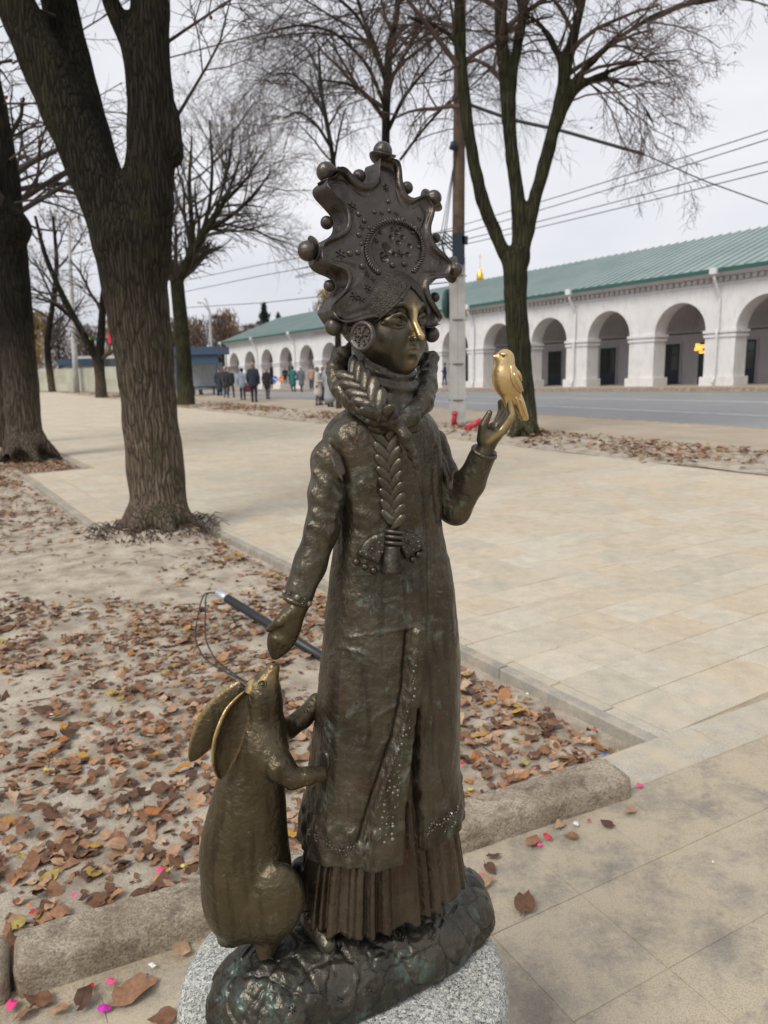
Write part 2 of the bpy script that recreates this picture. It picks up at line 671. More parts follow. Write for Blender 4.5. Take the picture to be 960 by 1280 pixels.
# border at the hem, standing proud, with an uneven lower edge
hm = sst(0.905, 0.925, np.linspace(0, 1, nv))[None, :] * (1 - sst(3.0, 0.0, np.minimum(np.abs(bd), np.abs(gd))) * f1)
D += 0.003 * hm + 0.002 * hm * np.sin(th * 22)[:, None] * np.sin(np.linspace(0, 90, nv))[None, :]
V = V + ND * D[..., None]
V[:, -1] -= ND[:, -1] * 0.004
V, F = close_loft(V, nth, nv)
coat = mk('coat', V, F, M_COAT, statue)
coat_bvh = BVHTree.FromPolygons([tuple(v) for v in V], F)


def hit(px, py, bvh=coat_bvh):
    d = Vector(ray(px, py)).normalized()
    l, n_, _, _ = bvh.ray_cast(Vector(CAMP), d)
    if l is None:
        return None
    n_ = np.array(n_)
    if n_ @ np.array(d) > 0: n_ = -n_
    return np.array(l), n_


def frame(n_, up=UP):
    n_ = n_ / np.linalg.norm(n_)
    u = np.cross(up, n_)
    u /= np.linalg.norm(u)
    return u, np.cross(n_, u), n_


def rosette(c, n_, r, petals=6, h=None, rot=0.0):
    """small raised flower"""
    u, v, w = frame(n_)
    h = h or r * 0.35
    mb = MB()
    for k in range(petals):
        a = rot + k * 2 * math.pi / petals
        d = math.cos(a) * u + math.sin(a) * v
        s = -math.sin(a) * u + math.cos(a) * v
        P = [c + d * r * .2 - w * .001, c + d * r * .62 + s * r * .22 - w * .001, c + d * r - w * .001, c + d * r * .62 - s * r * .22 - w * .001,
             c + d * r * .35 + w * h * .7, c + d * r * .72 + w * h]
        mb.add(P, [(0, 1, 4), (4, 1, 5), (1, 2, 5), (2, 3, 5), (5, 3, 4), (4, 3, 0)])
    V_, F_ = dome(c, n_, r * 0.24, h * 1.2)
    mb.add(V_, F_)
    return mb


def dome(c, n_, r, h, k=8):
    u, v, w = frame(n_)
    V_, F_ = [], []
    for i, (rr, hh) in enumerate(((1.0, -0.15), (0.92, 0.45), (0.62, 0.85))):
        for j in range(k):
            a = 2 * math.pi * j / k
            V_.append(c + r * rr * (math.cos(a) * u + math.sin(a) * v) + w * h * hh)
    V_.append(c + w * h)
    for i in range(2):
        for j in range(k):
            q = (j + 1) % k
            F_.append((i * k + j, i * k + q, (i + 1) * k + q, (i + 1) * k + j))
    F_ += [(2 * k + j, 2 * k + (j + 1) % k, 3 * k) for j in range(k)]
    return V_, F_


def put_rosette(px, py, r, bvh=coat_bvh, parent=coat, mat=M_WORN, name='rosette', petals=6, lift=0.0):
    h_ = hit(px, py, bvh)
    if h_ is None: return
    c, n_ = h_
    rosette(c + n_ * lift, n_, r * ms(c), petals, rot=px).build(name, mat, parent)


def put_bead(px, py, r, bvh=coat_bvh, parent=coat, mat=M_WORN, name='bead', hh=0.8, lift=0.0):
    h_ = hit(px, py, bvh)
    if h_ is None: return
    c, n_ = h_
    s = ms(c)
    V_, F_ = dome(c + n_ * lift, n_, r * s, r * s * hh, 10)
    mk(name, V_, F_, mat, parent)


# flowers along hem and front band
for x, y, r in ((386, 1040, 5), (395, 1047, 6), (409, 1054, 7), (425, 1062, 8), (439, 1058, 7), (449, 1066, 5), (417, 1062, 5), (433, 1068, 5),
                (535, 1042, 5), (543, 1034, 7), (553, 1028, 7), (562, 1020, 7), (571, 1012, 6), (538, 1032, 5), (557, 1036, 5), (567, 1030, 5)):
    put_rosette(x, y, r)
rr_ = random.Random(4)
for i in range(34):
    f_ = i / 33
    y = 800 + f_ * 250
    xa = np.interp(y, [786, 870, 920, 1000, 1085], [518, 509, 499, 472, 456])
    xb = np.interp(y, [779, 884, 985, 1095], [526, 520, 508, 501])
    wdt = xb - xa
    for k in range(1 if wdt < 16 else 2 if wdt < 28 else 3):
        x = xa + wdt * (0.28 + 0.5 * rr_.random() if wdt < 16 else (0.2 + 0.62 * (k + rr_.random() * .5) / (2 if wdt < 28 else 3)))
        if rr_.random() < 0.45:
            put_rosette(x, y + rr_.uniform(-3, 3), rr_.uniform(2.6, 4.2), petals=5)
        else:
            put_bead(x, y + rr_.uniform(-3, 3), rr_.uniform(1.5, 2.6))

# ---- pleated skirt
sk_rows = [(880, 420, 548), (990, 406, 556), (1035, 391, 566), (1075, 386, 572), (1108, 383, 576)]
nth, nv = 420, 60
V, ND, th, pys = loft(sk_rows, lambda py: 0.69, nth, nv, 2.35)
pl = np.abs(((th * 28 / (2 * math.pi) + 0.35 * np.sin(th * 9)) % 1.0) - 0.35)
prof = np.where(pl < 0.35, sst(0.35, 0.12, pl), 0) - 0.6 * sst(0.42, 0.5, pl)
amp = np.linspace(0.0035, 0.0085, nv)
V = V + ND * (prof[:, None] * amp[None, :] + 0.0015 * np.sin(th * 17 + 1)[:, None] * np.linspace(0, 1, nv)[None])[..., None]
V[:, :, 2] += (0.004 * np.sin(th * 23))[:, None] * np.linspace(0, 1, nv)[None] ** 3
V, F = close_loft(V, nth, nv)
skirt = mk('pleated_skirt', V, F, M_SKIRT, statue)

# ---- base: mound with pressed leaves
z0 = PED_Z + 0.001
bc = np.array([-0.060, 1.205, z0])


def base_sdf(P):
    q = (P - bc.astype(np.float32)) @ MB_AX.astype(np.float32)
    x, y, z = q[:, 0], q[:, 1], q[:, 2]
    wv = 0.012 * np.sin(x * 21 + 1.0) + 0.007 * np.sin(x * 47)
    d = ellip(np.stack([x, y + wv * 0.6, z], 1), (0.0, 0.0, 0.0), (0.276, 0.132, 0.116))
    d = smin(d, ellip(q, (0.13, -0.01, 0.012), (0.15, 0.115, 0.082)), 0.04)
    d = smin(d, ellip(q, (-0.165, 0.02, 0.015), (0.108, 0.10, 0.092)), 0.04)
    d = smin(d, ellip(q, (-0.06, 0.05, 0.03), (0.09, 0.08, 0.075)), 0.03)
    d = smin(d, ellip(q, (0.05, 0.085, 0.03), (0.12, 0.055, 0.055)), 0.03)
    d = d + 0.0035 * fbm(P, 14, 2, 3) + 0.006 * fbm(P, 5, 7, 1)
    return smax(d, z0 - P[:, 2], 0.008)


V, F = nets(base_sdf, bc - [0.31, 0.3, 0.02], bc + [0.31, 0.3, 0.16], 0.0032)
# overlapping pressed leaves: every cell is a leaf standing a little proud, with incised outlines
rng = np.random.RandomState(5)
sd_ = V[rng.choice(len(V), 110, False)]
lv = rng.rand(110)
tl = rng.randn(110, 3) * 0.07
D1 = np.full(len(V), 9.0)
D2 = np.full(len(V), 9.0)
I1 = np.zeros(len(V), int)
for i in range(110):
    d_ = np.sqrt(((V - sd_[i]) ** 2).sum(1)) * (0.85 + 0.3 * lv[i]) + 0.002 * np.sin(V[:, 0] * 300 + i) * np.sin(V[:, 2] * 260)
    n_ = d_ < D1
    D2 = np.where(n_, D1, np.minimum(D2, d_))
    I1 = np.where(n_, i, I1)
    D1 = np.where(n_, d_, D1)
NV = np.zeros_like(V)
fn_ = np.cross(V[F[:, 1]] - V[F[:, 0]], V[F[:, 2]] - V[F[:, 0]])
for k in range(4):
    np.add.at(NV, F[:, k], fn_)
NV /= np.linalg.norm(NV, axis=1)[:, None] + 1e-12
keep_ = sst(z0 + .004, z0 + .02, V[:, 2])
disp = -0.0030 * np.exp(-((D2 - D1) / .0035) ** 2) + 0.0022 * (lv[I1] - .5) + ((V - sd_[I1]) * tl[I1]).sum(1)
disp += 0.0007 * np.sin(D1 * 500) * np.exp(-D1 / .03)
V = V + NV * (disp * keep_)[:, None]
rock = mk('mound', V, F, M_ROCK, statue)
rock_bvh = BVHTree.FromPolygons([tuple(v) for v in V], [tuple(int(i) for i in f) for f in F])


for x, y, r in ((461, 1237, 8), (503, 1172, 7), (490, 1168, 6), (540, 1172, 6), (425, 1250, 6), (365, 1262, 6)):
    put_rosette(x, y, r, rock_bvh, rock, M_BRAID)

# ---- boots peeping out under the hem
for x0, y0, x1, y1, wd in ((416, 1140, 410, 1188, 15), (524, 1100, 534, 1124, 13)):
    h1 = hit(x1, y1, rock_bvh)
    toe = h1[0] + np.array([0, 0, .012])
    heel = toe - NX * .085 + np.array([0, 0, .014])
    ank = heel + np.array([0, 0, .07])
    s = ms(toe)
    pts = [heel, (heel + toe) / 2 + UP * .006, toe]

    def fn(P):
        d = chain(P, pts, [wd * 1.05 * s, wd * 1.15 * s, wd * .72 * s], .01)
        d = smin(d, capsule(P, heel, ank, wd * 1.05 * s, wd * 1.2 * s), .012)
        e_ = np.minimum.reduce([torus(P, heel * .55 + toe * .45 + UP * (.010 + .006 * k) + NX * .008 * k, np.stack([AX, UP * .8 + NX * .6, UP * -.6 + NX * .8], 1), wd * 1.0 * s, .0014) for k in range(2)])
        return smin(d, e_, .003)
    lo = np.min(pts + [ank], 0) - 0.04
    hi = np.max(pts + [ank], 0) + 0.04
    V, F = nets(fn, lo, hi, 0.0028)
    mk('boot', V, F, M_ROCK, statue)


# ---- sleeves and hands
def wrinkle(P, d, lines, r, k, dy):
    for ln in lines:
        pts = [W(x, y, dy(x, y)) for x, y in ln]
        d = smin(d, chain(P, pts, [r] * len(pts)), k)
    return d


RS_PTS = [(424, 548), (411, 575), (408, 620), (403, 660), (388, 705), (372, 746)]
RS_R = [17, 20.5, 21.5, 21, 20, 18.5]
RS_DY = [-0.035, -0.055, -0.062, -0.068, -0.078, -0.088]
RP = [W(x, y, d) for (x, y), d in zip(RS_PTS, RS_DY)]
RR = [r * ms(p_) for r, p_ in zip(RS_R, RP)]
WR_R = [[(396, 566), (414, 580), (428, 600)], [(392, 590), (410, 606), (427, 622)], [(390, 615), (404, 628), (420, 636)], [(392, 640), (404, 648), (418, 648)],
        [(386, 656), (400, 664), (414, 662)], [(384, 672), (398, 676), (408, 672)], [(412, 556), (425, 575), (430, 590)]]


def sleeve_r(P):
    d = chain(P, RP, RR, 0.012)
    for ln in WR_R:
        pts = []
        for x, y in ln:
            b_ = W(x, y, -0.064)
            i_ = int(np.argmin([np.linalg.norm(b_ - q) for q in RP]))
            pts.append(W(x, y, RS_DY[i_] - RR[i_] * 0.86))
        d = smin(d, chain(P, pts, [0.0022] * len(pts)), 0.012)
    e = RP[-1] - RP[-2]
    e = e / np.linalg.norm(e)
    cut = (P - (RP[-1] + e * 0.012).astype(np.float32)) @ e.astype(np.float32)
    return smax(d + 0.0012 * fbm(P, 16, 3, 2), cut, 0.003)


V, F = nets(sleeve_r, np.min(RP, 0) - 0.045, np.max(RP, 0) + 0.045, 0.003)
sl = mk('sleeve', V, F, M_COAT, statue)
bv = BVHTree.FromPolygons([tuple(v) for v in V], [tuple(int(i) for i in f) for f in F])


def ringband(c, e, R, r, name, parent, mat, k=40, squash=1.0):
    u, v, w = frame(e, np.array([0.2, 0.9, 0.3]))
    pts = np.array([c + R * (math.cos(a) * u + squash * math.sin(a) * v) for a in np.linspace(0, 2 * math.pi, k + 1)])
    V_, F_ = tube(pts, r, 8, False)
    return mk(name, V_, F_, mat, parent)


e_ = RP[-1] - RP[-2]
e_ /= np.linalg.norm(e_)
cuff = ringband(RP[-1] + e_ * 0.006, e_, RR[-1] - 0.0030, 0.0042, 'cuff', sl, M_COAT)
for x, y, r in ((356, 740, 3.4), (372, 746, 4), (386, 754, 4)):
    put_bead(x, y, r, bv, sl, M_WORN, lift=0.001)
for x, y, r in ((363, 742, 5), (379, 751, 5)):
    put_rosette(x, y, r, bv, sl, M_WORN, lift=0.001)

mdy = -0.09
MP = [W(373, 755, mdy), W(361, 778, mdy - .004), W(351, 800, mdy - .006), W(344, 819, mdy - .006)]
sm = ms(MP[0])
dirm = (MP[3] - MP[0]) / np.linalg.norm(MP[3] - MP[0])
lat = np.cross(dirm, [0, 1, 0])
lat /= np.linalg.norm(lat)
thn = np.cross(lat, dirm)
MM = np.stack([lat, thn, dirm], 1)


def mitten(P):
    d = chain(P, [MP[0] - dirm * .01, MP[0], MP[1]], [13.5 * sm, 14 * sm, 15 * sm])
    d = smin(d, ellip(P, (MP[1] + MP[2]) / 2 + (MP[3] - MP[2]) * 0.12, (18.5 * sm, 11.5 * sm, 33 * sm), MM), 0.008)
    d = smin(d, chain(P, [MP[2], MP[3]], [13 * sm, 5.5 * sm]), 0.008)
    # the four fingers lie together, parted by shallow grooves
    for o in (-7, 0, 7):
        g = [MP[2] + lat * o * sm - thn * 12 * sm + dirm * 2 * sm, MP[3] + lat * o * .45 * sm - thn * 8 * sm - dirm * 2 * sm]
        d = smax(d, -chain(P, g, [1.6 * sm, 1.2 * sm]), 0.003)
    th_ = chain(P, [W(364, 766, mdy - .012), W(350, 777, mdy - .018), W(335, 787, mdy - .014)], [9 * sm, 7.5 * sm, 3.4 * sm])
    return smin(d, th_, 0.004)


V, F = nets(mitten, np.min(MP, 0) - 0.04, np.max(MP, 0) + 0.04, 0.0022)
mk('mitten', V, F, M_HARE, statue)

# raised arm
LP = [W(543, 552, 0.055), W(554, 590, 0.062), W(563, 628, 0.055), W(569, 637, 0.048), W(588, 603, 0.03), W(604, 568, 0.012)]
LR = [r * ms(p_) for r, p_ in zip((16, 17, 19, 19, 18.5, 16.5), LP)]


def sleeve_l(P):
    d = smin(chain(P, LP[:3], LR[:3], 0.01), chain(P, LP[2:], LR[2:], 0.008), 0.012)
    for ln in ([(545, 560), (556, 580), (558, 600)], [(549, 575), (560, 600), (562, 612)], [(547, 600), (556, 622), (564, 628)], [(548, 618), (556, 636), (566, 640)], [(551, 640), (562, 648), (574, 645)]):
        d = smin(d, chain(P, [W(x, y, 0.055 - 17.5 * 0.00128) for x, y in ln], [0.0032] * 3), 0.008)
    e = LP[-1] - LP[-2]
    e = (e / np.linalg.norm(e)).astype(np.float32)
    cut = (P - (LP[-1] + e * 0.008).astype(np.float32)) @ e
    return smax(d + 0.0012 * fbm(P, 16, 4, 2), cut, 0.003)


V, F = nets(sleeve_l, np.min(LP, 0) - 0.045, np.max(LP, 0) + 0.045, 0.003)
sl2 = mk('sleeve', V, F, M_COAT, statue)
bv2 = BVHTree.FromPolygons([tuple(v) for v in V], [tuple(int(i) for i in f) for f in F])
e_ = LP[-1] - LP[-2]
e_ /= np.linalg.norm(e_)
ringband(LP[-1] + e_ * 0.004, e_, LR[-1] - 0.0028, 0.0040, 'cuff', sl2, M_COAT)
for x, y, r in ((594, 555, 4), (602, 558, 4.5), (610, 562, 3.5), (617, 567, 4)):
    put_bead(x, y, r, bv2, sl2, M_WORN, lift=0.001)

hdy = 0.006
hs_ = ms(W(620, 530, hdy))


def hand(P):
    d = chain(P, [W(604, 566, hdy), W(611, 550, hdy), W(619, 538, hdy)], [11.5 * hs_, 12 * hs_, 11 * hs_])
    # cupped palm
    pc = W(619, 536, hdy)
    d = smin(d, chain(P, [W(610, 546, hdy - .006), W(627, 534, hdy + .002)], [11 * hs_, 8 * hs_]), 0.008)
    d = smax(d, -ellip(P, W(619, 526, hdy - .013), (9 * hs_, .012, 12 * hs_)), 0.006)
    # fingers rise from the far side of the palm and bend in at the top
    for k, (x0, x1, tip, dd) in enumerate((((629, 537), (640, 519), (636, 500), -.006), ((627, 533), (637, 515), (634, 498), .003), ((624, 531), (633, 512), (631, 499), .011), ((621, 532), (628, 514), (626, 503), .018))):
        d = smin(d, chain(P, [W(*x0, hdy + dd), W(*x1, hdy + dd), W(*tip, hdy + dd + .001)], [6.2 * hs_, 5.6 * hs_, 4.2 * hs_]), 0.003)
    th_ = chain(P, [W(603, 549, hdy - .008), W(604, 532, hdy - .013), W(612, 516, hdy - .014)], [7.5 * hs_, 5.8 * hs_, 3.6 * hs_])
    return smin(d, th_, 0.004)


V, F = nets(hand, W(585, 580, -0.04), W(655, 488, 0.06), 0.0018)
hx, hy = proj(V)
pol = np.exp(-(segd(hx, hy, [(610, 552), (628, 540), (641, 522), (639, 502)]) / 3.2) ** 2) * 0.62 + 0.08 * sst(545, 520, hy)
mk('hand', V, F, M_FACE, statue, col=np.clip(pol, 0, 1), attr='pol')

# ---- bird
bdy = 0.004
bs = ms(W(632, 470, bdy))


def bird(P):
    d = ellip(P, W(631.5, 473, bdy), (16.5 * bs, 15 * bs, 25 * bs), np.array([[.98, 0, -.16], [0, 1, 0], [.16, 0, .98]]))
    d = smin(d, ellip(P, W(631, 449, bdy), (12 * bs, 11 * bs, 12.5 * bs)), 0.008)
    d = smin(d, chain(P, [W(621, 446, bdy - .003), W(616, 445.5, bdy - .004)], [4 * bs, 1.2 * bs]), 0.004)
    d = smin(d, chain(P, [W(640, 488, bdy + .004), W(649, 505, bdy + .006), W(655.5, 522, bdy + .008)], [10 * bs, 7.5 * bs, 5.5 * bs]), 0.010)
    d = smin(d, chain(P, [W(634, 497, bdy), W(636, 506, bdy)], [7 * bs, 5.5 * bs]), 0.004)
    # brow and eye
    d = smin(d, chain(P, [W(626, 442, bdy - .0105), W(633, 443, bdy - .0135)], [1.2 * bs, 1.2 * bs]), 0.002)
    return d


V, F = nets(bird, W(610, 530, -0.03), W(666, 432, 0.035), 0.0017)
bvb = BVHTree.FromPolygons([tuple(v) for v in V], [tuple(int(i) for i in f) for f in F])
bx_, by_ = proj(V)
brd = mk('bird', V, F, M_BIRD, statue, col=np.full(len(V), 0.9), attr='pol')
tag(brd, 'polished golden bird perched on the raised hand')
put_bead(629.3, 444.8, 2.0, bvb, brd, M_BRAID, 'eye', 0.6)


def relief_patch(name, poly, bvh, h, parent, mat, rings=(1.0, 1.0, 0.93, 0.7, 0.35), hts=(-0.6, 0.35, 0.8, 1.0, 1.0), pol=None, centre=None):
    """a puffed plate laid on a surface, outline given in the photo's pixels"""
    poly = np.array(poly, float)
    seg = []
    for a, b_ in zip(poly, np.roll(poly, -1, 0)):
        n_ = max(1, int(np.hypot(*(b_ - a)) / 3))
        seg += [a + (b_ - a) * i / n_ for i in range(n_)]
    seg = np.array(seg)
    k = len(seg)
    c = seg.mean(0) if centre is None else np.array(centre, float)
    V_, N0 = [], []
    last = None
    for s, hh in list(zip(rings, hts)) + [(0.0, hts[-1])]:
        for q in (seg if s else [c]):
            h_ = hit(*(c + (q - c) * s), bvh)
            if h_ is None:
                h_ = last
            last = h_
            V_.append(h_[0] + h_[1] * h * hh)
    F_ = []
    for i in range(len(rings) - 1):
        for j in range(k):
            q = (j + 1) % k
            F_.append((i * k + j, i * k + q, (i + 1) * k + q, (i + 1) * k + j))
    i = len(rings) - 1
    F_ += [(i * k + j, i * k + (j + 1) % k, (i + 1) * k) for j in range(k)]
    return mk(name, V_, F_, mat, parent, col=(np.full(len(V_), pol) if pol is not None else None), attr='pol')


relief_patch('wing', [(637, 457), (641, 455), (646, 463), (651, 477), (654.5, 491), (653, 494), (646, 488), (641, 482), (637.5, 472)], bvb, 0.0035, brd, M_BIRD, pol=0.9)

for pl_ in ([(640, 466), (643, 466), (650, 483), (652, 491), (648, 488), (642, 477)], [(644, 462), (646, 464), (652, 481), (653.5, 490), (650, 480), (645, 469)]):
    relief_patch('feather', pl_, bvb, 0.0052, brd, M_BIRD, pol=0.85)
for pl_ in ([(644, 496), (647, 497), (655, 521), (652, 522)], [(649, 498), (651.5, 499), (658.5, 519), (656.5, 521)]):
    relief_patch('tail_feather', pl_, bvb, 0.0022, brd, M_BIRD, pol=0.8)
# ================================================================== head
HY = R_(41)
HF = np.array([math.sin(HY), -math.cos(HY), 0])
HL = np.array([math.cos(HY), math.sin(HY), 0])
HC = W(483, 411, 0.0)
HM = np.stack([HL, HF, UP], 1)


def hp(x, y, z): return HC + HL * x + HF * y + UP * z      # head-local (across, forward, up) to world


def head(Pw):
    P = ((Pw - HC.astype(np.float32)) @ HM.astype(np.float32)).astype(np.float32)
    Pm = P.copy()
    Pm[:, 0] = np.abs(P[:, 0])
    d = ellip(P, (0, -.014, .022), (.057, .069, .064))
    d = smin(d, ellip(P, (0, .010, -.016), (.0475, .050, .054)), .022)
    d = smin(d, ellip(P, (0, .031, -.052), (.021, .021, .0165)), .022)
    d = smin(d, ellip(Pm, (.024, .026, -.020), (.021, .024, .024)), .016)
    d = smin(d, ellip(P, (0, .034, .038), (.036, .024, .026)), .02)
    # eye sockets, eyeballs, lids
    d = smax(d, -ellip(Pm, (.0245, .0635, .0135), (.0215, .0105, .0135)), .010)
    d = smin(d, ellip(Pm, (.0240, .0420, .0086), (.0185, .0140, .0115)), .0010)
    up = [(.0075, .0535, .0050), (.0140, .0580, .0150), (.0230, .0580, .0185), (.0325, .0515, .0155), (.0430, .0400, .0055)]
    lo_ = [(.0075, .0535, .0050), (.0160, .0560, .0002), (.0250, .0550, -.0014), (.0340, .0485, .0006), (.0430, .0400, .0055)]
    d = smin(d, chain(Pm, up, [.0016, .0026, .0030, .0026, .0016]), .0012)
    d = smin(d, chain(Pm, lo_, [.0014, .0019, .0020, .0017, .0014]), .0012)
    # iris ring and pupil
    ic = np.array((.0235, .0565, .0080), np.float32)
    q = Pm - ic
    rr = np.hypot(q[:, 0] + .2 * q[:, 1], q[:, 2])
    d = d + np.where(np.abs(q[:, 1]) < .006, .0009 * np.exp(-((rr - .0062) / .0010) ** 2) + .0012 * np.exp(-(rr / .0024) ** 2), 0)
    # brows run into the bridge of the nose
    br = [(.0040, .0600, .0180), (.0090, .0615, .0275), (.0190, .0600, .0330), (.0310, .0520, .0310), (.0440, .0385, .0190)]
    d = smin(d, chain(Pm, br, [.0040, .0034, .0030, .0026, .0015]), .0055)
    # nose
    d = smin(d, chain(P, [(0, .0585, .0200), (0, .0630, .0060), (0, .0740, -.0130)], [.0048, .0046, .0056]), .006)
    d = smin(d, ellip(P, (0, .0755, -.0148), (.0056, .0058, .0052)), .003)
    d = smin(d, ellip(Pm, (.0062, .0655, -.0172), (.0044, .0062, .0044)), .003)
    d = smax(d, -ellip(Pm, (.0035, .0685, -.0215), (.0020, .0030, .0024)), .0015)
    # philtrum, lips, chin dimple
    d = smin(d, ellip(P, (0, .050, -.034), (.016, .0105, .012)), .008)
    d = smin(d, chain(Pm, [(.0135, .0510, -.0325), (.0065, .0582, -.0312), (.0018, .0612, -.0298), (0, .0610, -.0305)], [.0012, .0027, .0031, .0028]), .0022)
    d = smin(d, chain(Pm, [(.0120, .0515, -.0345), (.0060, .0580, -.0378), (0, .0602, -.0388)], [.0012, .0032, .0038]), .0022)
    d = smax(d, -chain(Pm, [(.0140, .0530, -.0328), (.0060, .0630, -.0342), (0, .0655, -.0338)], [.0003, .0007, .0008]), .0010)
    d = smax(d, -ellip(P, (0, .0600, -.0470), (.012, .0045, .0035)), .006)
    # nasolabial softness
    d = smax(d, -chain(Pm, [(.0105, .0660, -.0180), (.0185, .0610, -.0320)], [.0022, .0018]), .006)
    return d


V, F = nets(head, HC - [.085, .09, .085], HC + [.085, .09, .1], .0010)
q = (V - HC) @ HM
ax_ = np.abs(q[:, 0])
pol = np.exp(-(np.maximum(0, ax_ - .0012) / .0034) ** 2) * (q[:, 1] > .045) * sst(-.022, -.018, q[:, 2]) * sst(.040, .020, q[:, 2])
pol = np.maximum(pol, .28 * np.exp(-((ax_ - .008) / .006) ** 2) * np.exp(-((q[:, 2] - .0275) / .004) ** 2) * (q[:, 1] > .04))
pol = np.maximum(pol, .12 * np.exp(-(q[:, 0] / .010) ** 2) * np.exp(-((q[:, 2] - .032) / .012) ** 2) * (q[:, 1] > .04))
pol = np.maximum(pol, .22 * np.exp(-(q[:, 0] / .010) ** 2) * np.exp(-((q[:, 2] + .056) / .008) ** 2) * (q[:, 1] > .03))
pol = np.maximum(pol, .08 * np.exp(-(((ax_ - .0245) / .017) ** 2 + ((q[:, 2] - .009) / .008) ** 2)) * (q[:, 1] > .035))  # eyes lightened in the colour to offset socket shade; no rubbed metal here
pol = np.maximum(pol, .07 * np.exp(-((ax_ / .011) ** 2 + ((q[:, 2] + .034) / .006) ** 2)) * (q[:, 1] > .045))
face = mk('head', V, F, M_FACE, statue, col=np.clip(pol * 1.05, 0, 1), attr='pol')
tag(face, 'bronze face with brightly rubbed golden nose')
face_bvh = BVHTree.FromPolygons([tuple(v) for v in V], [tuple(int(i) for i in f) for f in F])


# ---- irises and pupils
for sx_ in (-1, 1):
    l_, n_, _, _ = face_bvh.ray_cast(Vector(hp(sx_ * .0232, .12, .0090)), Vector(-HF))
    if l_ is None: continue
    c_, w_ = np.array(l_), np.array(n_)
    if w_ @ HF < 0: w_ = -w_
    u_, v_, w_ = frame(w_)
    mk('iris', *tube([c_ - w_ * .0002 + .0061 * (math.cos(a) * u_ + math.sin(a) * v_) for a in np.linspace(0, 2 * math.pi, 26)], .0009, 6, False), M_FACE, face)
    mk('pupil', *dome(c_, w_, .0026, .0011, 12), M_FACE, face)

# ---- woven cap band over the forehead, pointed arch above the face
def cap(Pw):
    P = ((Pw - HC.astype(np.float32)) @ HM.astype(np.float32)).astype(np.float32)
    ax = np.abs(P[:, 0])
    d = ellip(P, (0, -.012, .027), (.0650, .0770, .0675))
    inner = ellip(P, (0, -.012, .024), (.0575, .0690, .0620))
    # lower edge: from the peak at the parting down past the temples
    edge = .0600 - 1.0 * ax - 8.0 * np.maximum(0, ax - .030) ** 2
    edge = np.where(P[:, 1] > -.02, edge, -.02)
    low = (edge - P[:, 2]) * .72
    d = smax(d, low, .004)
    d = smax(d, -smax(inner, low - .012, .002), .003)
    return d


V, F = nets(cap, HC - [.085, .095, .06], HC + [.085, .095, .11], .0018)
mk('woven_cap', V, F, M_CAP, statue)
# stitched roll along the cap's lower edge
pts = []
for x in np.linspace(-.055, .055, 60):
    ax_ = abs(x)
    z = .0600 - 1.0 * ax_ - 8.0 * max(0, ax_ - .030) ** 2
    s = 1 - (x / .0650) ** 2 - ((z - .027) / .0675) ** 2
    pts.append(hp(x, -.012 + .0770 * math.sqrt(max(s, .0)) - .0015, z + .0015))
V_, F_ = tube(pts, [.0022 + .0007 * (i % 2) for i in range(60)], 8)
mk('cap_edge', V_, F_, M_CAP, statue)

# ================================================================== headdress
KY, KT = R_(31), R_(7)
KN = np.array([math.sin(KY) * math.cos(KT), -math.cos(KY) * math.cos(KT), math.sin(KT)])
KU = np.array([math.cos(KY), math.sin(KY), 0])
KV = np.cross(KN, KU) * -1
if KV[2] < 0: KV = -KV
K0 = W(487, 330, 0.006) + KN * .026


def kp(cx, cy, off=0.0):
    """headdress drawing units (3.764 per photo pixel) to a point on its plane"""
    d = ray(350 + cx / 3.764, 160 + cy / 3.764)
    p_ = CAMP + d * (((K0 - CAMP) @ KN) / (d @ KN))
    return p_ + KN * off


KS = ms(K0) / 3.764
tips = [(240, 868), (196, 590), (246, 240), (500, 158), (688, 350), (790, 662), (724, 918)]
OUT = [(228, 850), (244, 836), (280, 800), (303, 745), (292, 692), (252, 655), (208, 632), (188, 612), (190, 570), (210, 548), (262, 506), (294, 470), (304, 420), (292, 358), (256, 312), (218, 280),
       (214, 254), (262, 206), (288, 208), (312, 236), (345, 262), (390, 273), (436, 258), (462, 220), (462, 160), (476, 150), (530, 166), (540, 184), (544, 240), (572, 300), (618, 334), (652, 330), (676, 324),
       (704, 362), (706, 390), (702, 436), (706, 484), (724, 540), (752, 590), (784, 632), (796, 650), (788, 690), (768, 706), (732, 716), (700, 744), (689, 790), (702, 846), (732, 886), (738, 902), (710, 936),
       (680, 935), (640, 905), (560, 885), (420, 880), (340, 900), (285, 905), (244, 882)]
OP = np.array(OUT, float)
dt_ = np.min([np.hypot(*(OP - np.array(t_)).T) for t_ in tips], 0)
cdir = np.array((525.0, 600.0)) - OP
cdir /= np.linalg.norm(cdir, axis=1)[:, None]
OP = OP + cdir * ((24 * sst(35, 95, dt_) + 10 * (OP[:, 0] > 560)) * (OP[:, 1] < 880))[:, None]
O2 = []
for i in range(len(OP)):
    p0_, p1_, p2_, p3_ = OP[i - 1], OP[i], OP[(i + 1) % len(OP)], OP[(i + 2) % len(OP)]
    nseg_ = max(2, int(np.hypot(*(p2_ - p1_)) / 10))
    for u_ in np.linspace(0, 1, nseg_, endpoint=False):
        O2.append(.5 * (2 * p1_ + (p2_ - p0_) * u_ + (2 * p0_ - 5 * p1_ + 4 * p2_ - p3_) * u_ ** 2 + (3 * p1_ - p0_ - 3 * p2_ + p3_) * u_ ** 3))
O2 = np.array(O2)
for _ in range(1):
    O2 = (np.roll(O2, 1, 0) + 2 * O2 + np.roll(O2, -1, 0)) / 4
no = len(O2)
OW = np.array([kp(*q) for q in O2])
ctr2 = np.array((525.0, 600.0))
tg = np.roll(OW, -1, 0) - np.roll(OW, 1, 0)
outw = np.cross(tg, KN)
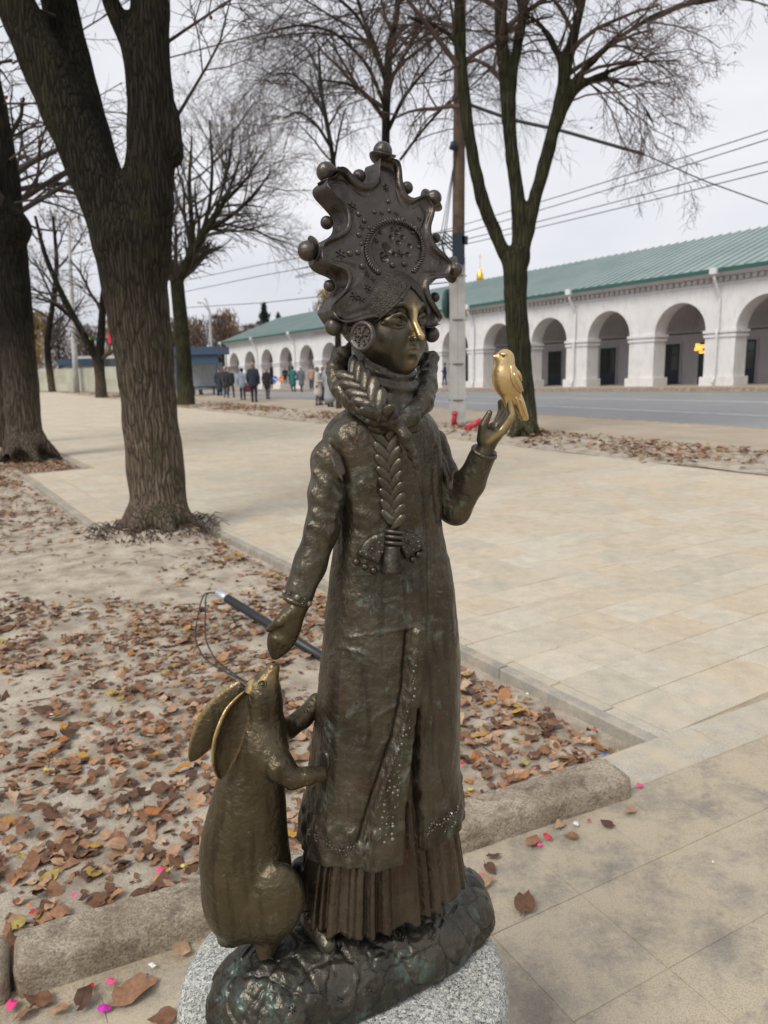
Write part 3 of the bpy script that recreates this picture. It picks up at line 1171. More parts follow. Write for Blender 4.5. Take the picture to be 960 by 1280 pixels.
outw /= np.linalg.norm(outw, axis=1)[:, None]
cw = np.array([kp(*ctr2)])
if ((OW - cw) * outw).sum() < 0: outw = -outw
tipd = np.min([np.hypot(*(O2 - np.array(t_)).T) for t_ in tips], 0)
flare = .0075 - .0070 * np.exp(-(tipd / 50) ** 2)
for _ in range(6):
    outw = (np.roll(outw, 1, 0) + 2 * outw + np.roll(outw, -1, 0)) / 4
    outw /= np.linalg.norm(outw, axis=1)[:, None]
NR = 60
rings = []
for i in range(1, NR + 1):
    f = i / NR
    q = ctr2 + (O2 - ctr2) * f
    edge = np.hypot(*(O2 - ctr2).T) * (1 - f)
    off = .010 - .010 * (np.hypot(*(q - ctr2).T) / 380) ** 2
    # raised rim along the scallops, shallow hollow just inside it
    off = off + .0042 * np.exp(-(edge / 6) ** 2) - .0014 * np.exp(-((edge - 30) / 18) ** 2)
    # medallion: sunk oval field with dimples
    md = np.hypot((q[:, 0] - 542) / 128, (q[:, 1] - 572) / 128)
    off = off - .0035 * sst(1.0, .9, md)
    for x, y, r in ((485, 562, 17), (512, 520, 13), (540, 497, 14), (566, 520, 12), (545, 545, 13), (497, 580, 19), (480, 622, 20), (600, 560, 13), (590, 600, 13), (520, 480, 11), (470, 600, 12), (560, 480, 10), (525, 600, 12)):
        dd_ = np.hypot(q[:, 0] - x, q[:, 1] - y) / r
        off = off - .0036 * sst(1.0, .35, dd_) + .0010 * np.exp(-((dd_ - 1.15) / .2) ** 2)
    Pq = np.array([kp(*u) for u in q])
    rings.append(Pq + KN * off[:, None])
lipo = rings[-1]
for qn in np.linspace(0, 1, 9):
    nn = .0120 - .046 * qn
    rings.append(OW + KN * nn + outw * (flare * abs(2 * qn - 1) ** 1.5 * (.8 if qn < .5 else 1.1))[:, None])
for f in (.93, .6, .25):
    q = ctr2 + (O2 - ctr2) * f
    rings.append(np.array([kp(*u) for u in q]) - KN * .040)
V = [kp(*ctr2, .010 - .0035)]
V = np.concatenate([[V[0]]] + rings + [[kp(*ctr2, -.040)]])
F = [(0, 1 + j, 1 + (j + 1) % no) for j in range(no)]
for i in range(len(rings) - 1):
    for j in range(no):
        k = (j + 1) % no
        a = 1 + i * no
        F.append((a + j, a + no + j, a + no + k, a + k))
l = len(V) - 1
F += [(l, l - no + (j + 1) % no, l - no + j) for j in range(no)]
plate = mk('headdress', V, F, M_HEAD, statue)
me = plate.data
bm = bmesh.new()
bm.from_mesh(me)
bmesh.ops.recalc_face_normals(bm, faces=bm.faces)
bm.to_mesh(me)
bm.free()
plate_bvh = BVHTree.FromPolygons([tuple(v) for v in V], F)

for cx, cy, r, off in ((217, 208, 47, -.016), (483, 112, 46, -.016), (724, 330, 37, -.006), (130, 578, 47, -.016), (822, 668, 36, -.008), (253, 935, 43, -.014), (714, 972, 37, -.008),
                       (372, 228, 32, -.020), (597, 282, 29, -.022), (221, 445, 31, -.022), (232, 743, 28, -.022), (733, 518, 24, -.026), (728, 797, 24, -.026)):
    # the pixel centre is kept, the ball sits deeper than the front plane
    d = ray(350 + cx / 3.764, 160 + cy / 3.764)
    c = CAMP + d * (((K0 + KN * off - CAMP) @ KN) / (d @ KN))
    rr = r / 3.764 * ms(c)
    V_, F_ = uvsphere(c, rr, 24, 16)
    V_ = V_ + 0.02 * rr * fbm(V_, 12, cx % 7)[:, None]
    mk('ball', V_, F_, M_HEAD, plate)
# curled cups that carry the balls at the points
for (tx, ty), (bx2, by2) in zip(tips, ((253, 935), (130, 578), (217, 208), (483, 112), (722, 330), (826, 668), (712, 972))):
    d = ray(350 + bx2 / 3.764, 160 + by2 / 3.764)
    cb = CAMP + d * (((K0 - KN * .017 - CAMP) @ KN) / (d @ KN))
    e = cb - kp(525, 600, -.017)
    e = e / np.linalg.norm(e)
    u, v, w = frame(e, KN)
    base_c = cb - e * 36 * KS
    rows_ = []
    for rr, hh in ((16, -44), (18, -28), (28, -12), (44, -2), (58, 10), (58, 14), (40, 4), (4, 0)):
        rows_.append([base_c + e * hh * KS + rr * KS * (math.cos(a) * u * (1 + .15 * math.cos(2 * a)) + 1.1 * math.sin(a) * v) + e * KS * 10 * math.cos(2 * a) * (rr > 40)
                      for a in np.linspace(0, 2 * math.pi, 28, endpoint=False)])
    V_ = np.array(rows_).transpose(1, 0, 2)
    mk('cup', *close_loft(V_, 28, len(rows_)), M_HEAD, plate)
cx2 = lambda x: 350 + x / 3.764
cy2 = lambda y: 160 + y / 3.764
for x, y, r in ((510, 345, 12), (370, 405, 14), (445, 395, 12), (515, 390, 11), (397, 437, 13), (372, 502, 15), (328, 590, 17), (365, 585, 15), (387, 650, 16), (462, 677, 17),
                (530, 645, 15), (585, 640, 15), (635, 668, 11), (580, 430, 11), (640, 470, 11), (625, 492, 10), (652, 560, 10), (420, 470, 9), (385, 545, 10)):
    put_bead(cx2(x), cy2(y), r / 3.764, plate_bvh, plate, M_HEAD, 'bead', 0.9)
for x, y, r in ((340, 370, 27), (285, 595, 30), (497, 285, 21), (385, 470, 17), (478, 402, 16), (546, 405, 17), (410, 690, 18), (436, 712, 18), (410, 752, 24), (350, 792, 28), (382, 806, 24), (655, 428, 18), (470, 492, 15), (452, 532, 17), (566, 592, 24), (498, 268, 12), (660, 620, 18)):
    put_rosette(cx2(x), cy2(y), r / 3.764, plate_bvh, plate, M_HEAD)
# rope round the medallion
mb = MB()
for k in range(54):
    a = R_(150) - k * R_(300) / 53 + R_(-60) * 0 
    a = math.pi * (1.28 - 1.56 * k / 53)
    x, y = 542 + 136 * math.cos(a), 572 - 136 * math.sin(a)
    h_ = hit(cx2(x), cy2(y), plate_bvh)
    if not h_: continue
    c, n_ = h_
    tng = KU * -math.sin(a) + KV * math.cos(a)
    rad_ = KU * math.cos(a) + KV * math.sin(a)
    ax1 = (tng * .55 + rad_ * .83)
    V_, F_ = uvsphere((0, 0, 0), 1.0, 8, 6)
    ax2 = np.cross(n_, ax1)
    mb.add(c + n_ * .001 + (V_[:, :1] * ax1 * 15 + V_[:, 1:2] * ax2 * 6.5 + V_[:, 2:] * n_ * 9) * KS, F_)
mb.build('rope_border', M_HEAD, plate, smooth=True)

# ---- earring disc
ec = W(452, 420, -0.092)
en = np.array([-.56, -.82, .08])
en /= np.linalg.norm(en)
u, v, w = frame(en)
es = ms(ec)
prof_ = [(0, .0), (4, .0), (11.5, -.4), (13.5, -.2), (14.2, 1.6), (16.5, 2.2), (18.4, 1.4), (19.2, -.8), (19, -5), (17, -8), (8, -9), (0, -9)]
k = 32
V_ = []
for r, h in prof_:
    for j in range(k):
        a = 2 * math.pi * j / k
        V_.append(ec + es * (r * (math.cos(a) * u + math.sin(a) * v) + h * w))
F_ = []
for i in range(len(prof_) - 1):
    for j in range(k):
        q = (j + 1) % k
        F_.append((i * k + j, i * k + q, (i + 1) * k + q, (i + 1) * k + j))
ear = mk('earring', V_, F_, M_HEAD, statue)
rosette(ec + w * es * .2, w, 11 * es, 6, 2.6 * es).build('rosette', M_HEAD, ear)
for j in range(8):
    a = 2 * math.pi * (j + .5) / 8
    V_, F_ = dome(ec + es * 11.2 * (math.cos(a) * u + math.sin(a) * v), w, 1.9 * es, 1.8 * es)
    mk('bead', V_, F_, M_HEAD, ear)

# ================================================================== neck, collar
ndy = -0.012
ncs = ms(W(487, 480, ndy))


def neck(P):
    d = chain(P, [W(482, 440, .0), W(486, 500, -.005), W(488, 530, -.01)], [.034, .043, .052])
    d = smin(d, chain(P, [W(462, 438, .012), W(460, 470, .0), W(464, 500, -.01)], [.030, .034, .038]), .01)
    # slack folds of the roll-neck, drooping to the front
    for k, (x, y, R0, tilt, r) in enumerate(((489, 462, .036, .30, .0062), (490, 474, .040, .38, .0066), (491, 487, .043, .50, .0066), (492, 500, .046, .62, .0066), (489, 513, .050, .66, .007))):
        ax3 = UP * math.cos(tilt) + HF * math.sin(tilt)
        u_ = np.cross(ax3, HL)
        M_ = np.stack([HL, u_ / np.linalg.norm(u_), ax3], 1)
        d = smin(d, torus(P, W(x, y, -.006) - HF * .004, M_, R0, r), .0042)
    return d + .0012 * fbm(P, 18, 5, 2)


V, F = nets(neck, W(440, 545, -.075), W(535, 432, .07), .0024)
mk('roll_neck', V, F, M_BRAID, statue)

CL = [(446, 436, .035), (427, 447, .022), (420, 464, -.005), (427, 486, -.034), (447, 506, -.062), (470, 521, -.080), (489, 529, -.086)]
CR2 = [(540, 447, .06), (535, 462, .045), (535, 484, .012), (528, 505, -.022), (514, 521, -.052), (500, 529, -.072)]
CLP = [W(*c) for c in CL]
CRP = [W(*c) for c in CR2]


def collar(P):
    d = chain(P, CLP, [r * ncs for r in (11, 12.5, 13, 13.5, 13, 12.5, 10)], .006)
    d2 = chain(P, CRP, [r * ncs for r in (8, 11, 12.5, 12.5, 12, 10)], .006)
    d = smin(d, d2, .004)
    # standing back of the collar behind the head
    d = smin(d, chain(P, [CLP[0], W(480, 452, .072), CRP[0]], [12 * ncs, 13 * ncs, 9 * ncs], .005), .005)
    # hanging tie end
    d = smin(d, chain(P, [W(494, 527, -.080), W(506, 546, -.090), W(516, 568, -.088), W(522, 588, -.083)], [8 * ncs, 7 * ncs, 6 * ncs, 3 * ncs], .003), .004)
    return d + .0028 * fbm(P, 34, 6, 3)


V, F = nets(collar, W(398, 598, -.13), W(560, 425, .11), .0028)
mk('fur_collar', V, F, M_COAT, statue)

# ================================================================== braid
BP = [(436, 462, -.050), (449, 480, -.070), (462, 497, -.090), (474, 516, -.104), (481, 540, -.108), (484, 570, -.106), (487, 600, -.104), (489, 630, -.103), (490, 664, -.104)]
BR = [11, 13.5, 14, 13.5, 12.5, 12, 11.2, 10.8, 10]
braid = empty('braid', tuple(ORG[statue.name] * 0))
braid.parent = statue
ORG[braid.name] = ORG[statue.name]
braid.location = (0, 0, 0)
bpw = []
for x, y, d in BP:
    if y > 530:
        h_ = hit(x, y)
        bpw.append(h_[0] + h_[1] * .006 if h_ else W(x, y, d))
    else:
        bpw.append(W(x, y, d))
bpw = np.array(bpw)
cum = np.concatenate([[0], np.cumsum(np.linalg.norm(np.diff(bpw, axis=0), axis=1))])


def bat(s):
    p_ = np.array([np.interp(s, cum, bpw[:, i]) for i in range(3)])
    q_ = np.array([np.interp(min(s + .006, cum[-1]), cum, bpw[:, i]) for i in range(3)])
    o_ = np.array([np.interp(max(s - .006, 0), cum, bpw[:, i]) for i in range(3)])
    return p_, (q_ - o_) / np.linalg.norm(q_ - o_), np.interp(s, cum, BR) * ncs


s, side = .004, 1
while s < cum[-1] - .004:
    c, tn, r = bat(s)
    view = CAMP - c
    view /= np.linalg.norm(view)
    latv = np.cross(tn, view)
    latv /= np.linalg.norm(latv)
    nv_ = np.cross(latv, tn)
    if nv_ @ view < 0: nv_ = -nv_
    if latv[0] < 0: latv = -latv
    # teardrop strand: wide outside and above, narrow where it dives under its neighbour
    d_ = tn * .80 - latv * side * .60
    d_ /= np.linalg.norm(d_)
    u_ = np.cross(nv_, d_)
    V_, F_ = uvsphere((0, 0, 0), 1.0, 16, 12)
    tt = V_[:, 2]
    wid = .56 - .20 * tt
    cc = c + latv * side * r * .42 - tn * r * .1
    P_ = cc + np.outer(tt * r * 1.55, d_) + np.outer(V_[:, 0] * wid * r, u_) + np.outer(V_[:, 1] * (.44 - .14 * tt) * r, nv_) + np.outer(-.18 * r * tt * np.abs(tt), nv_)
    mk('strand', P_, F_, M_BRAID, braid)
    s += r * .62
    side = -side

# ---- bow, tassel and hanging beads
bow = relief_patch('bow', [(482, 663), (466, 668), (455, 677), (445, 693), (452, 696), (459, 699), (467, 702), (474, 706), (477, 698), (482, 684)], coat_bvh, .0075, statue, M_BRAID)
bow_b = relief_patch('bow', [(498, 662), (514, 665), (528, 675), (528, 683), (521, 689), (511, 693), (507, 699), (502, 692), (497, 682)], coat_bvh, .0075, statue, M_BRAID)
bwv = []
for ob in (bow, bow_b):
    bwv.append(BVHTree.FromPolygons([tuple(v.co + Vector(ORG[ob.name])) for v in ob.data.vertices], [tuple(p_.vertices) for p_ in ob.data.polygons]))
put_rosette(465, 686, 7.5, bwv[0], bow, M_WORN)
put_rosette(512, 679, 6.5, bwv[1], bow_b, M_WORN)
for x, y in ((477, 670), (471, 673), (463, 674), (455, 682), (451, 690), (458, 693), (467, 698), (474, 690), (478, 682), (474, 678), (478, 690)):
    put_bead(x, y, 1.7, bwv[0], bow, M_WORN)
for x, y in ((503, 667), (509, 668), (517, 671), (523, 677), (524, 683), (517, 687), (508, 690), (504, 684), (502, 675), (507, 674)):
    put_bead(x, y, 1.7, bwv[1], bow_b, M_WORN)
for x, y, r in ((446, 702, 5), (456, 708, 4.6), (467, 713, 5), (522, 693, 4.2), (515, 699, 4.2), (527, 686, 3.4)):
    h_ = hit(x, y)
    V_, F_ = uvsphere(h_[0] + h_[1] * .002, r * ms(h_[0]), 14, 10)
    mk('bead', V_, F_, M_BRAID, bow if x < 490 else bow_b)
h0, h1 = hit(488, 682), hit(487, 716)
nn = 22
V_ = []
for i, f in enumerate(np.linspace(0, 1, 14)):
    c = h0[0] * (1 - f) + h1[0] * f + h0[1] * .008
    rr = (8.5 + 3.0 * f) * ms(c)
    for j in range(nn * 2):
        a = 2 * math.pi * j / (nn * 2)
        r2 = rr * (1 + (.12 if j % 2 else -.06))
        V_.append(c + r2 * (math.cos(a) * np.array([1, 0, 0]) + .62 * math.sin(a) * h0[1]))
V_ = np.array(V_).reshape(14, nn * 2, 3).transpose(1, 0, 2)
V_, F_ = close_loft(V_, nn * 2, 14)
mk('tassel', V_, F_, M_BRAID, statue)
for y, r in ((664, 10.5), (671, 11), (678, 10.5)):
    h_ = hit(490, y)
    pts = [h_[0] + h_[1] * .006 + r * ms(h_[0]) * (math.cos(a) * np.array([.99, 0, -.12]) + .7 * math.sin(a) * h_[1]) for a in np.linspace(0, 2 * math.pi, 28)]
    V_, F_ = tube(pts, .0034, 8, False)
    mk('braid_tie', V_, F_, M_BRAID, statue)

# ================================================================== hare
hd = -0.085          # the hare stands nearer to the viewer than the woman
def H3(x, y, d=0.0): return W(x, y, hd + d)
hs2 = ms(H3(310, 1030))
tilt = np.array([[.985, 0, .17], [0, 1, 0], [-.17, 0, .985]])
Mt = lambda deg: np.array([[math.cos(R_(deg)), 0, math.sin(R_(deg))], [0, 1, 0], [-math.sin(R_(deg)), 0, math.cos(R_(deg))]])


def hare(P):
    s = hs2
    d = ellip(P, H3(307, 1078, .0), (57 * s, 54 * s, 88 * s), Mt(-3))
    d = smin(d, ellip(P, H3(311, 1010), (46 * s, 44 * s, 76 * s), Mt(4)), .03)
    d = smin(d, ellip(P, H3(325, 940), (33 * s, 34 * s, 56 * s), Mt(3)), .03)
    d = smin(d, chain(P, [H3(326, 930), H3(330, 882)], [30 * s, 22 * s]), .02)
    # head, muzzle lifted to the mitten
    d = smin(d, ellip(P, H3(327, 872), (24 * s, 22 * s, 31 * s), Mt(14)), .012)
    d = smin(d, chain(P, [H3(331, 862), H3(341, 836)], [17 * s, 8.5 * s]), .010)
    # nose, cheek
    d = smin(d, ellip(P, H3(344, 832), (5 * s, 6 * s, 4 * s)), .004)
    d = smin(d, ellip(P, H3(333, 877, -.012), (14 * s, 12 * s, 15 * s)), .008)
    # haunch and hind foot
    d = smin(d, ellip(P, H3(339, 1128, -.048), (40 * s, 22 * s, 56 * s), Mt(14)), .0035)
    d = smin(d, chain(P, [H3(342, 1160, -.040), H3(332, 1186, -.042), H3(330, 1208, -.050), H3(346, 1212, -.058)], [17 * s, 12 * s, 11 * s, 9 * s]), .005)
    d = smin(d, chain(P, [H3(350, 1170, .03), H3(345, 1190, .03)], [24 * s, 15 * s]), .01)
    d = smin(d, ellip(P, H3(303, 1122, .0), (50 * s, 48 * s, 58 * s), Mt(-6)), .02)
    # tail and heel
    d = smin(d, chain(P, [H3(288, 1165, -.010), H3(286, 1196, -.014), H3(288, 1212, -.012)], [16 * s, 13 * s, 15 * s]), .012)
    d = smin(d, chain(P, [H3(335, 935, -.020), H3(350, 958, -.040), H3(366, 973, -.048), H3(384, 970, -.044), H3(400, 967, -.030)], [22 * s, 17 * s, 12 * s, 10 * s, 10 * s], .008), .014)
    d = smin(d, chain(P, [H3(340, 905, .022), H3(360, 911, .050), H3(378, 898, .064), H3(391, 885, .070), H3(395, 876, .072)], [14 * s, 12.5 * s, 12 * s, 11 * s, 10 * s], .006), .012)
    # hollow between the hind feet
    d = smax(d, -ellip(P, H3(309, 1200, -.05), (13 * s, 60 * s, 17 * s)), .006)
    # eye socket
    ec_ = H3(327, 855, -.0255)
    return d + .0010 * fbm(P, 8, 8, 1)


V, F = nets(hare, H3(228, 1235, -.11), H3(415, 790, .13), .0034)
hx, hy = proj(V)
pol = .9 * np.exp(-(segd(hx, hy, [(309, 853), (315, 850), (310, 866)]) / 3.2) ** 2) * (V[:, 1] < SD + hd)
pol = np.maximum(pol, .35 * np.exp(-(((hx - 338) / 14) ** 2 + ((hy - 842) / 16) ** 2)))
har = mk('hare', V, F, M_HARE, statue, col=pol, attr='pol')
tag(har, 'bronze hare standing upright with its nose at the mitten')
hare_bvh = BVHTree.FromPolygons([tuple(v) for v in V], [tuple(int(i) for i in f) for f in F])
# eye
h_ = hit(328, 855, hare_bvh)
u, v, w = frame(h_[1])
V_, F_ = tube([h_[0] + hs2 * 4.6 * (math.cos(a) * u + .8 * math.sin(a) * v) for a in np.linspace(0, 2 * math.pi, 22)], .0011, 6, False)
mk('eyelid', V_, F_, M_HARE, har)
V_, F_ = dome(h_[0], w, 3 * hs2, 1.8 * hs2, 12)
mk('eye', V_, F_, M_HARE, har)
# rubbed patch where the paw meets the coat
relief_patch('paw_mark', [(398, 940), (405, 936), (412, 942), (413, 956), (408, 968), (401, 966), (398, 955)], coat_bvh, .005, statue, M_BRAID)


def earmesh(axis, wid, side_dir, depth, name, polish):
    """long leaf-shaped ear, hollow towards side_dir"""
    n1, n2 = 36, 24
    ax = np.array(axis)
    cumA = np.concatenate([[0], np.cumsum(np.linalg.norm(np.diff(ax, axis=0), axis=1))])
    Vs, pl_ = [], []
    for i in range(n1):
        f = i / (n1 - 1)
        c = np.array([np.interp(f * cumA[-1], cumA, ax[:, k]) for k in range(3)])
        c2 = np.array([np.interp(min(1, f + .03) * cumA[-1], cumA, ax[:, k]) for k in range(3)])
        c1 = np.array([np.interp(max(0, f - .03) * cumA[-1], cumA, ax[:, k]) for k in range(3)])
        tn = (c2 - c1) / np.linalg.norm(c2 - c1)
        sd_ = side_dir - tn * (side_dir @ tn)
        sd_ /= np.linalg.norm(sd_)
        lt = np.cross(tn, sd_)
        w_ = wid * (math.sin(math.pi * min(1, f * .93 + .07)) ** .62) * (1 - .12 * f) + .0012
        for j in range(n2):
            a = 2 * math.pi * j / n2
            x = math.cos(a)
            y = math.sin(a)
            thick = .42 * w_
            off = (-thick * abs(y) ** .8 if y < 0 else thick * (y * .30 - .95 * y * (1 - x * x)))
            Vs.append(c + lt * w_ * x + sd_ * off)
            pl_.append(polish * max(0, abs(x) - .72) / .28 * (1 if y > -.6 else .5) * (1 if x * polish > 0 else .6))
    V_ = np.array(Vs).reshape(n1, n2, 3).transpose(1, 0, 2)
    pl_ = np.array(pl_).reshape(n1, n2).T.reshape(-1)
    V_, F_ = close_loft(V_, n2, n1)
    return mk(name, V_, F_, M_HARE, har, col=np.concatenate([np.clip(pl_, 0, 1), [0, 0]]), attr='pol')


earmesh([H3(312, 868, -.024), H3(297, 895, -.040), H3(287, 925, -.050), H3(279, 955, -.052), H3(277, 974, -.048)], 22 * hs2, np.array([.62, -.78, 0]), .01, 'ear', 1.0)
earmesh([H3(306, 856, .012), H3(285, 880, .014), H3(264, 908, .012), H3(248, 934, .006), H3(238, 952, .0)], 21 * hs2, np.array([-.15, .98, -.1]), .01, 'ear', 1.0)
# ================================================================== pedestal
mt, t, b = new_mat('grey_granite')
p = pos(t)
v1 = voro(t, 260, 'F1', p, 1)
sep = t.nodes.new('ShaderNodeSeparateColor')
t.links.new(v1, sep.inputs[0])
c = ramp(t, sep.outputs[0], [(0.0, (0.03, 0.03, 0.032)), (0.16, (0.05, 0.05, 0.055)), (0.2, (0.24, 0.245, 0.235)), (0.55, (0.40, 0.41, 0.38)), (0.8, (0.62, 0.63, 0.58)), (1.0, (0.50, 0.48, 0.40))], 'CONSTANT')
v2 = voro(t, 620, 'F1', p, 1)
sep2 = t.nodes.new('ShaderNodeSeparateColor')
t.links.new(v2, sep2.inputs[0])
c = mixc(t, 0.45, c, ramp(t, sep2.outputs[1], [(0.0, (0.05, 0.05, 0.05)), (0.18, (0.33, 0.34, 0.31)), (0.6, (0.62, 0.62, 0.58))], 'CONSTANT'))
st = ramp(t, noise(t, 5, 4), [(0.4, (1, 1, 1)), (0.75, (0.78, 0.76, 0.68))])
c = mixc(t, 1.0, c, st, 'MULTIPLY')
t.links.new(c, b.inputs['Base Color'])
b.inputs['Roughness'].default_value = 0.55
bump(t, b, noise(t, 300, 3), 0.25, 0.001)
M_GRAN = mt
k = 96
prof_ = [(0, PED_Z), (PED_R - .030, PED_Z), (PED_R - .016, PED_Z - .003), (PED_R - .006, PED_Z - .011), (PED_R, PED_Z - .026), (PED_R + .002, PED_Z - .06), (PED_R + .004, .03), (PED_R + .004, -.05)]
V_, F_ = [], []
for r, z in prof_:
    for j in range(k):
        a = 2 * math.pi * j / k
        V_.append((PED_C[0] + r * math.cos(a), PED_C[1] + r * math.sin(a), z))
for i in range(len(prof_) - 1):
    for j in range(k):
        q = (j + 1) % k
        F_.append((i * k + j, (i + 1) * k + j, (i + 1) * k + q, i * k + q))
F_.append(tuple((len(prof_) - 1) * k + j for j in range(k)))
tag(mk('granite_pedestal', V_, F_, M_GRAN, None, (PED_C[0], PED_C[1], 0)), 'round speckled grey granite pedestal under the bronze statue', 'pedestal')
# ================================================================== the square: grid s (along the row of trees, away) and t (across, towards the street)
GA = R_(122.5)
E1 = np.array([math.cos(GA), math.sin(GA)])
E2 = np.array([E1[1], -E1[0]])
C0 = np.array([1.145, 2.89])


def gz(s, t_):
    """the street falls away gently beyond the pavement"""
    return -0.020 * (np.clip(s, -30, 110) - 22) * sst(12.0, 28.0, np.asarray(t_, float))


def G(s, t_, z=0.0):
    q = C0 + E1 * s + E2 * t_
    return np.array([q[0], q[1], float(gz(s, t_)) + z])


def Garr(s, t_, z=0.0):
    s, t_ = np.broadcast_arrays(np.asarray(s, float), np.asarray(t_, float))
    return np.stack([C0[0] + E1[0] * s + E2[0] * t_, C0[1] + E1[1] * s + E2[1] * t_, gz(s, t_) + z], -1)


def st_of(x, y):
    q = np.stack([np.asarray(x, float) - C0[0], np.asarray(y, float) - C0[1]], -1)
    return q @ E1, q @ E2


def sheet(name, s0, s1, t0, t1, ns, nt_, z, mat, zf=None, kind='structure'):
    s, t_ = np.meshgrid(np.linspace(s0, s1, ns), np.linspace(t0, t1, nt_), indexing='ij')
    V = Garr(s, t_, z)
    if zf is not None: V[..., 2] += zf(s, t_, V)
    F = grid_faces(ns, nt_)[:, ::-1]
    return tag(mk(name, V.reshape(-1, 3), F, mat), kind=kind)


def vnoise(x, y, sc, seed=0):
    """value noise"""
    rng = np.random.RandomState(seed)
    tab = rng.rand(64, 64)
    u, v = x * sc + 1000.3, y * sc + 1000.7
    i, j = np.floor(u).astype(int), np.floor(v).astype(int)
    f, g = u - i, v - j
    f, g = f * f * (3 - 2 * f), g * g * (3 - 2 * g)
    a, b_, c, d = tab[i % 64, j % 64], tab[(i + 1) % 64, j % 64], tab[i % 64, (j + 1) % 64], tab[(i + 1) % 64, (j + 1) % 64]
    return (a * (1 - f) + b_ * f) * (1 - g) + (c * (1 - f) + d * f) * g


# ---- materials of the ground
def sand_mat(name, c1, c2, c3, scale=7):
    mt, t, b = new_mat(name)
    p = pos(t)
    c = ramp(t, noise(t, scale, 6, 0.65, p), [(0.3, c1), (0.52, c2), (0.72, c3)])
    c = mixc(t, ramp(t, noise(t, 160, 4, 0.7, p), [(0.35, (0.55,) * 3), (0.6, (0,) * 3)]), c, tuple(x * 0.55 for x in c1))
    c = mixc(t, ramp(t, voro(t, 90, 'F1', p), [(0.08, (0.7,) * 3), (0.16, (0,) * 3)]), c, tuple(min(1, x * 1.25) for x in c3))
    t.links.new(c, b.inputs['Base Color'])
    b.inputs['Roughness'].default_value = 0.95
    b.inputs['Specular IOR Level'].default_value = 0.2
    n1 = bump(t, None, noise(t, 22, 8, 0.75, p), 0.6, 0.02)
    bump(t, b, noise(t, 260, 3, 0.7, p), 0.5, 0.003, n1)
    return mt


M_SOIL = sand_mat('sandy_soil', (0.26, 0.21, 0.155), (0.50, 0.435, 0.345), (0.66, 0.59, 0.48), 4.5)
M_SAND = sand_mat('loose_sand', (0.38, 0.315, 0.225), (0.46, 0.39, 0.285), (0.54, 0.465, 0.35), 5)
M_DUSTY = sand_mat('dusty_ground', (0.33, 0.255, 0.17), (0.44, 0.345, 0.235), (0.52, 0.42, 0.30), 1.2)


def paver_mat(name, ramp_cols, per_object, sand_amt, sand_col, sand_scale=2.2, smax_=1.0):
    mt, t, b = new_mat(name)
    p = pos(t)
    if per_object:
        rnd = t.nodes.new('ShaderNodeObjectInfo').outputs['Random']
    else:
        at = t.nodes.new('ShaderNodeAttribute')
        at.attribute_name = 'rnd'
        rnd = at.outputs['Fac']
    n_ = len(ramp_cols)
    c = ramp(t, rnd, [(i / (n_ - 1), col) for i, col in enumerate(ramp_cols)])
    gr = ramp(t, noise(t, 130, 6, 0.75, p), [(0.3, (0.70,) * 3), (0.7, (1.2,) * 3)])
    c = mixc(t, 1.0, c, gr, 'MULTIPLY')
    bl = ramp(t, noise(t, 9, 5, 0.65, p), [(0.35, (0.86,) * 3), (0.65, (1.06,) * 3)])
    c = mixc(t, 1.0, c, bl, 'MULTIPLY')
    sf = ramp(t, mathn(t, 'ADD', mathn(t, 'MULTIPLY', noise(t, sand_scale, 8, 0.72, p, 0.15), .78), mathn(t, 'MULTIPLY', noise(t, 48, 5, 0.75, p), .22)), [(0.50 - sand_amt * 0.12, (0,) * 3), (0.58 - sand_amt * 0.06, (0.9,) * 3)])
    sfi = mathn(t, 'MULTIPLY', sf, ramp(t, noise(t, 230, 4, 0.75, p), [(0.36, (0.15,) * 3), (0.56, (smax_,) * 3)]))
    c = mixc(t, sfi, c, sand_col)
    t.links.new(c, b.inputs['Base Color'])
    b.inputs['Roughness'].default_value = 0.88
    b.inputs['Specular IOR Level'].default_value = 0.25
    n1 = bump(t, None, noise(t, 240, 4, 0.7, p), 0.35, 0.002)
    bump(t, b, sf, 0.35, 0.004, n1)
    return mt


PLAZA_COLS = [(0.50, 0.425, 0.315), (0.56, 0.505, 0.40), (0.52, 0.46, 0.36), (0.54, 0.445, 0.325), (0.57, 0.515, 0.415), (0.48, 0.435, 0.35), (0.54, 0.465, 0.35)]
FORE_COLS = [(0.30, 0.262, 0.208), (0.34, 0.30, 0.242), (0.285, 0.255, 0.208), (0.365, 0.322, 0.26)]
M_PLAZA_O = paver_mat('plaza_paver', PLAZA_COLS, True, 0.1, (0.56, 0.475, 0.35), 2.2, .65)
M_PLAZA_J = paver_mat('plaza_paver_field', PLAZA_COLS, False, 0.25, (0.57, 0.48, 0.35), 1.1, .7)
M_FORE_O = paver_mat('walk_paver', FORE_COLS, True, 0.75, (0.50, 0.42, 0.30), 4.6, 1.0)
mt, t, b = new_mat('kerb_stone')
p = pos(t)
c = ramp(t, noise(t, 6, 6, .7, p), [(.3, (0.22, 0.175, 0.125)), (.5, (0.325, 0.268, 0.20)), (.7, (0.45, 0.385, 0.295))])
vc = t.nodes.new('ShaderNodeSeparateColor')
t.links.new(voro(t, 170, 'F1', p, 1), vc.inputs[0])
c = mixc(t, .55, c, mixc(t, 1.0, c, ramp(t, vc.outputs[0], [(0, (.45,) * 3), (.3, (.9,) * 3), (1, (1.55,) * 3)]), 'MULTIPLY'))
c = mixc(t, ramp(t, noise(t, 11, 6, .7, stretch(t, p, (1, 1, 2.5)), .5), [(.52, (0,) * 3), (.66, (.75,) * 3)]), c, (0.13, 0.105, 0.08))
t.links.new(c, b.inputs['Base Color'])
b.inputs['Roughness'].default_value = .95
b.inputs['Specular IOR Level'].default_value = .15
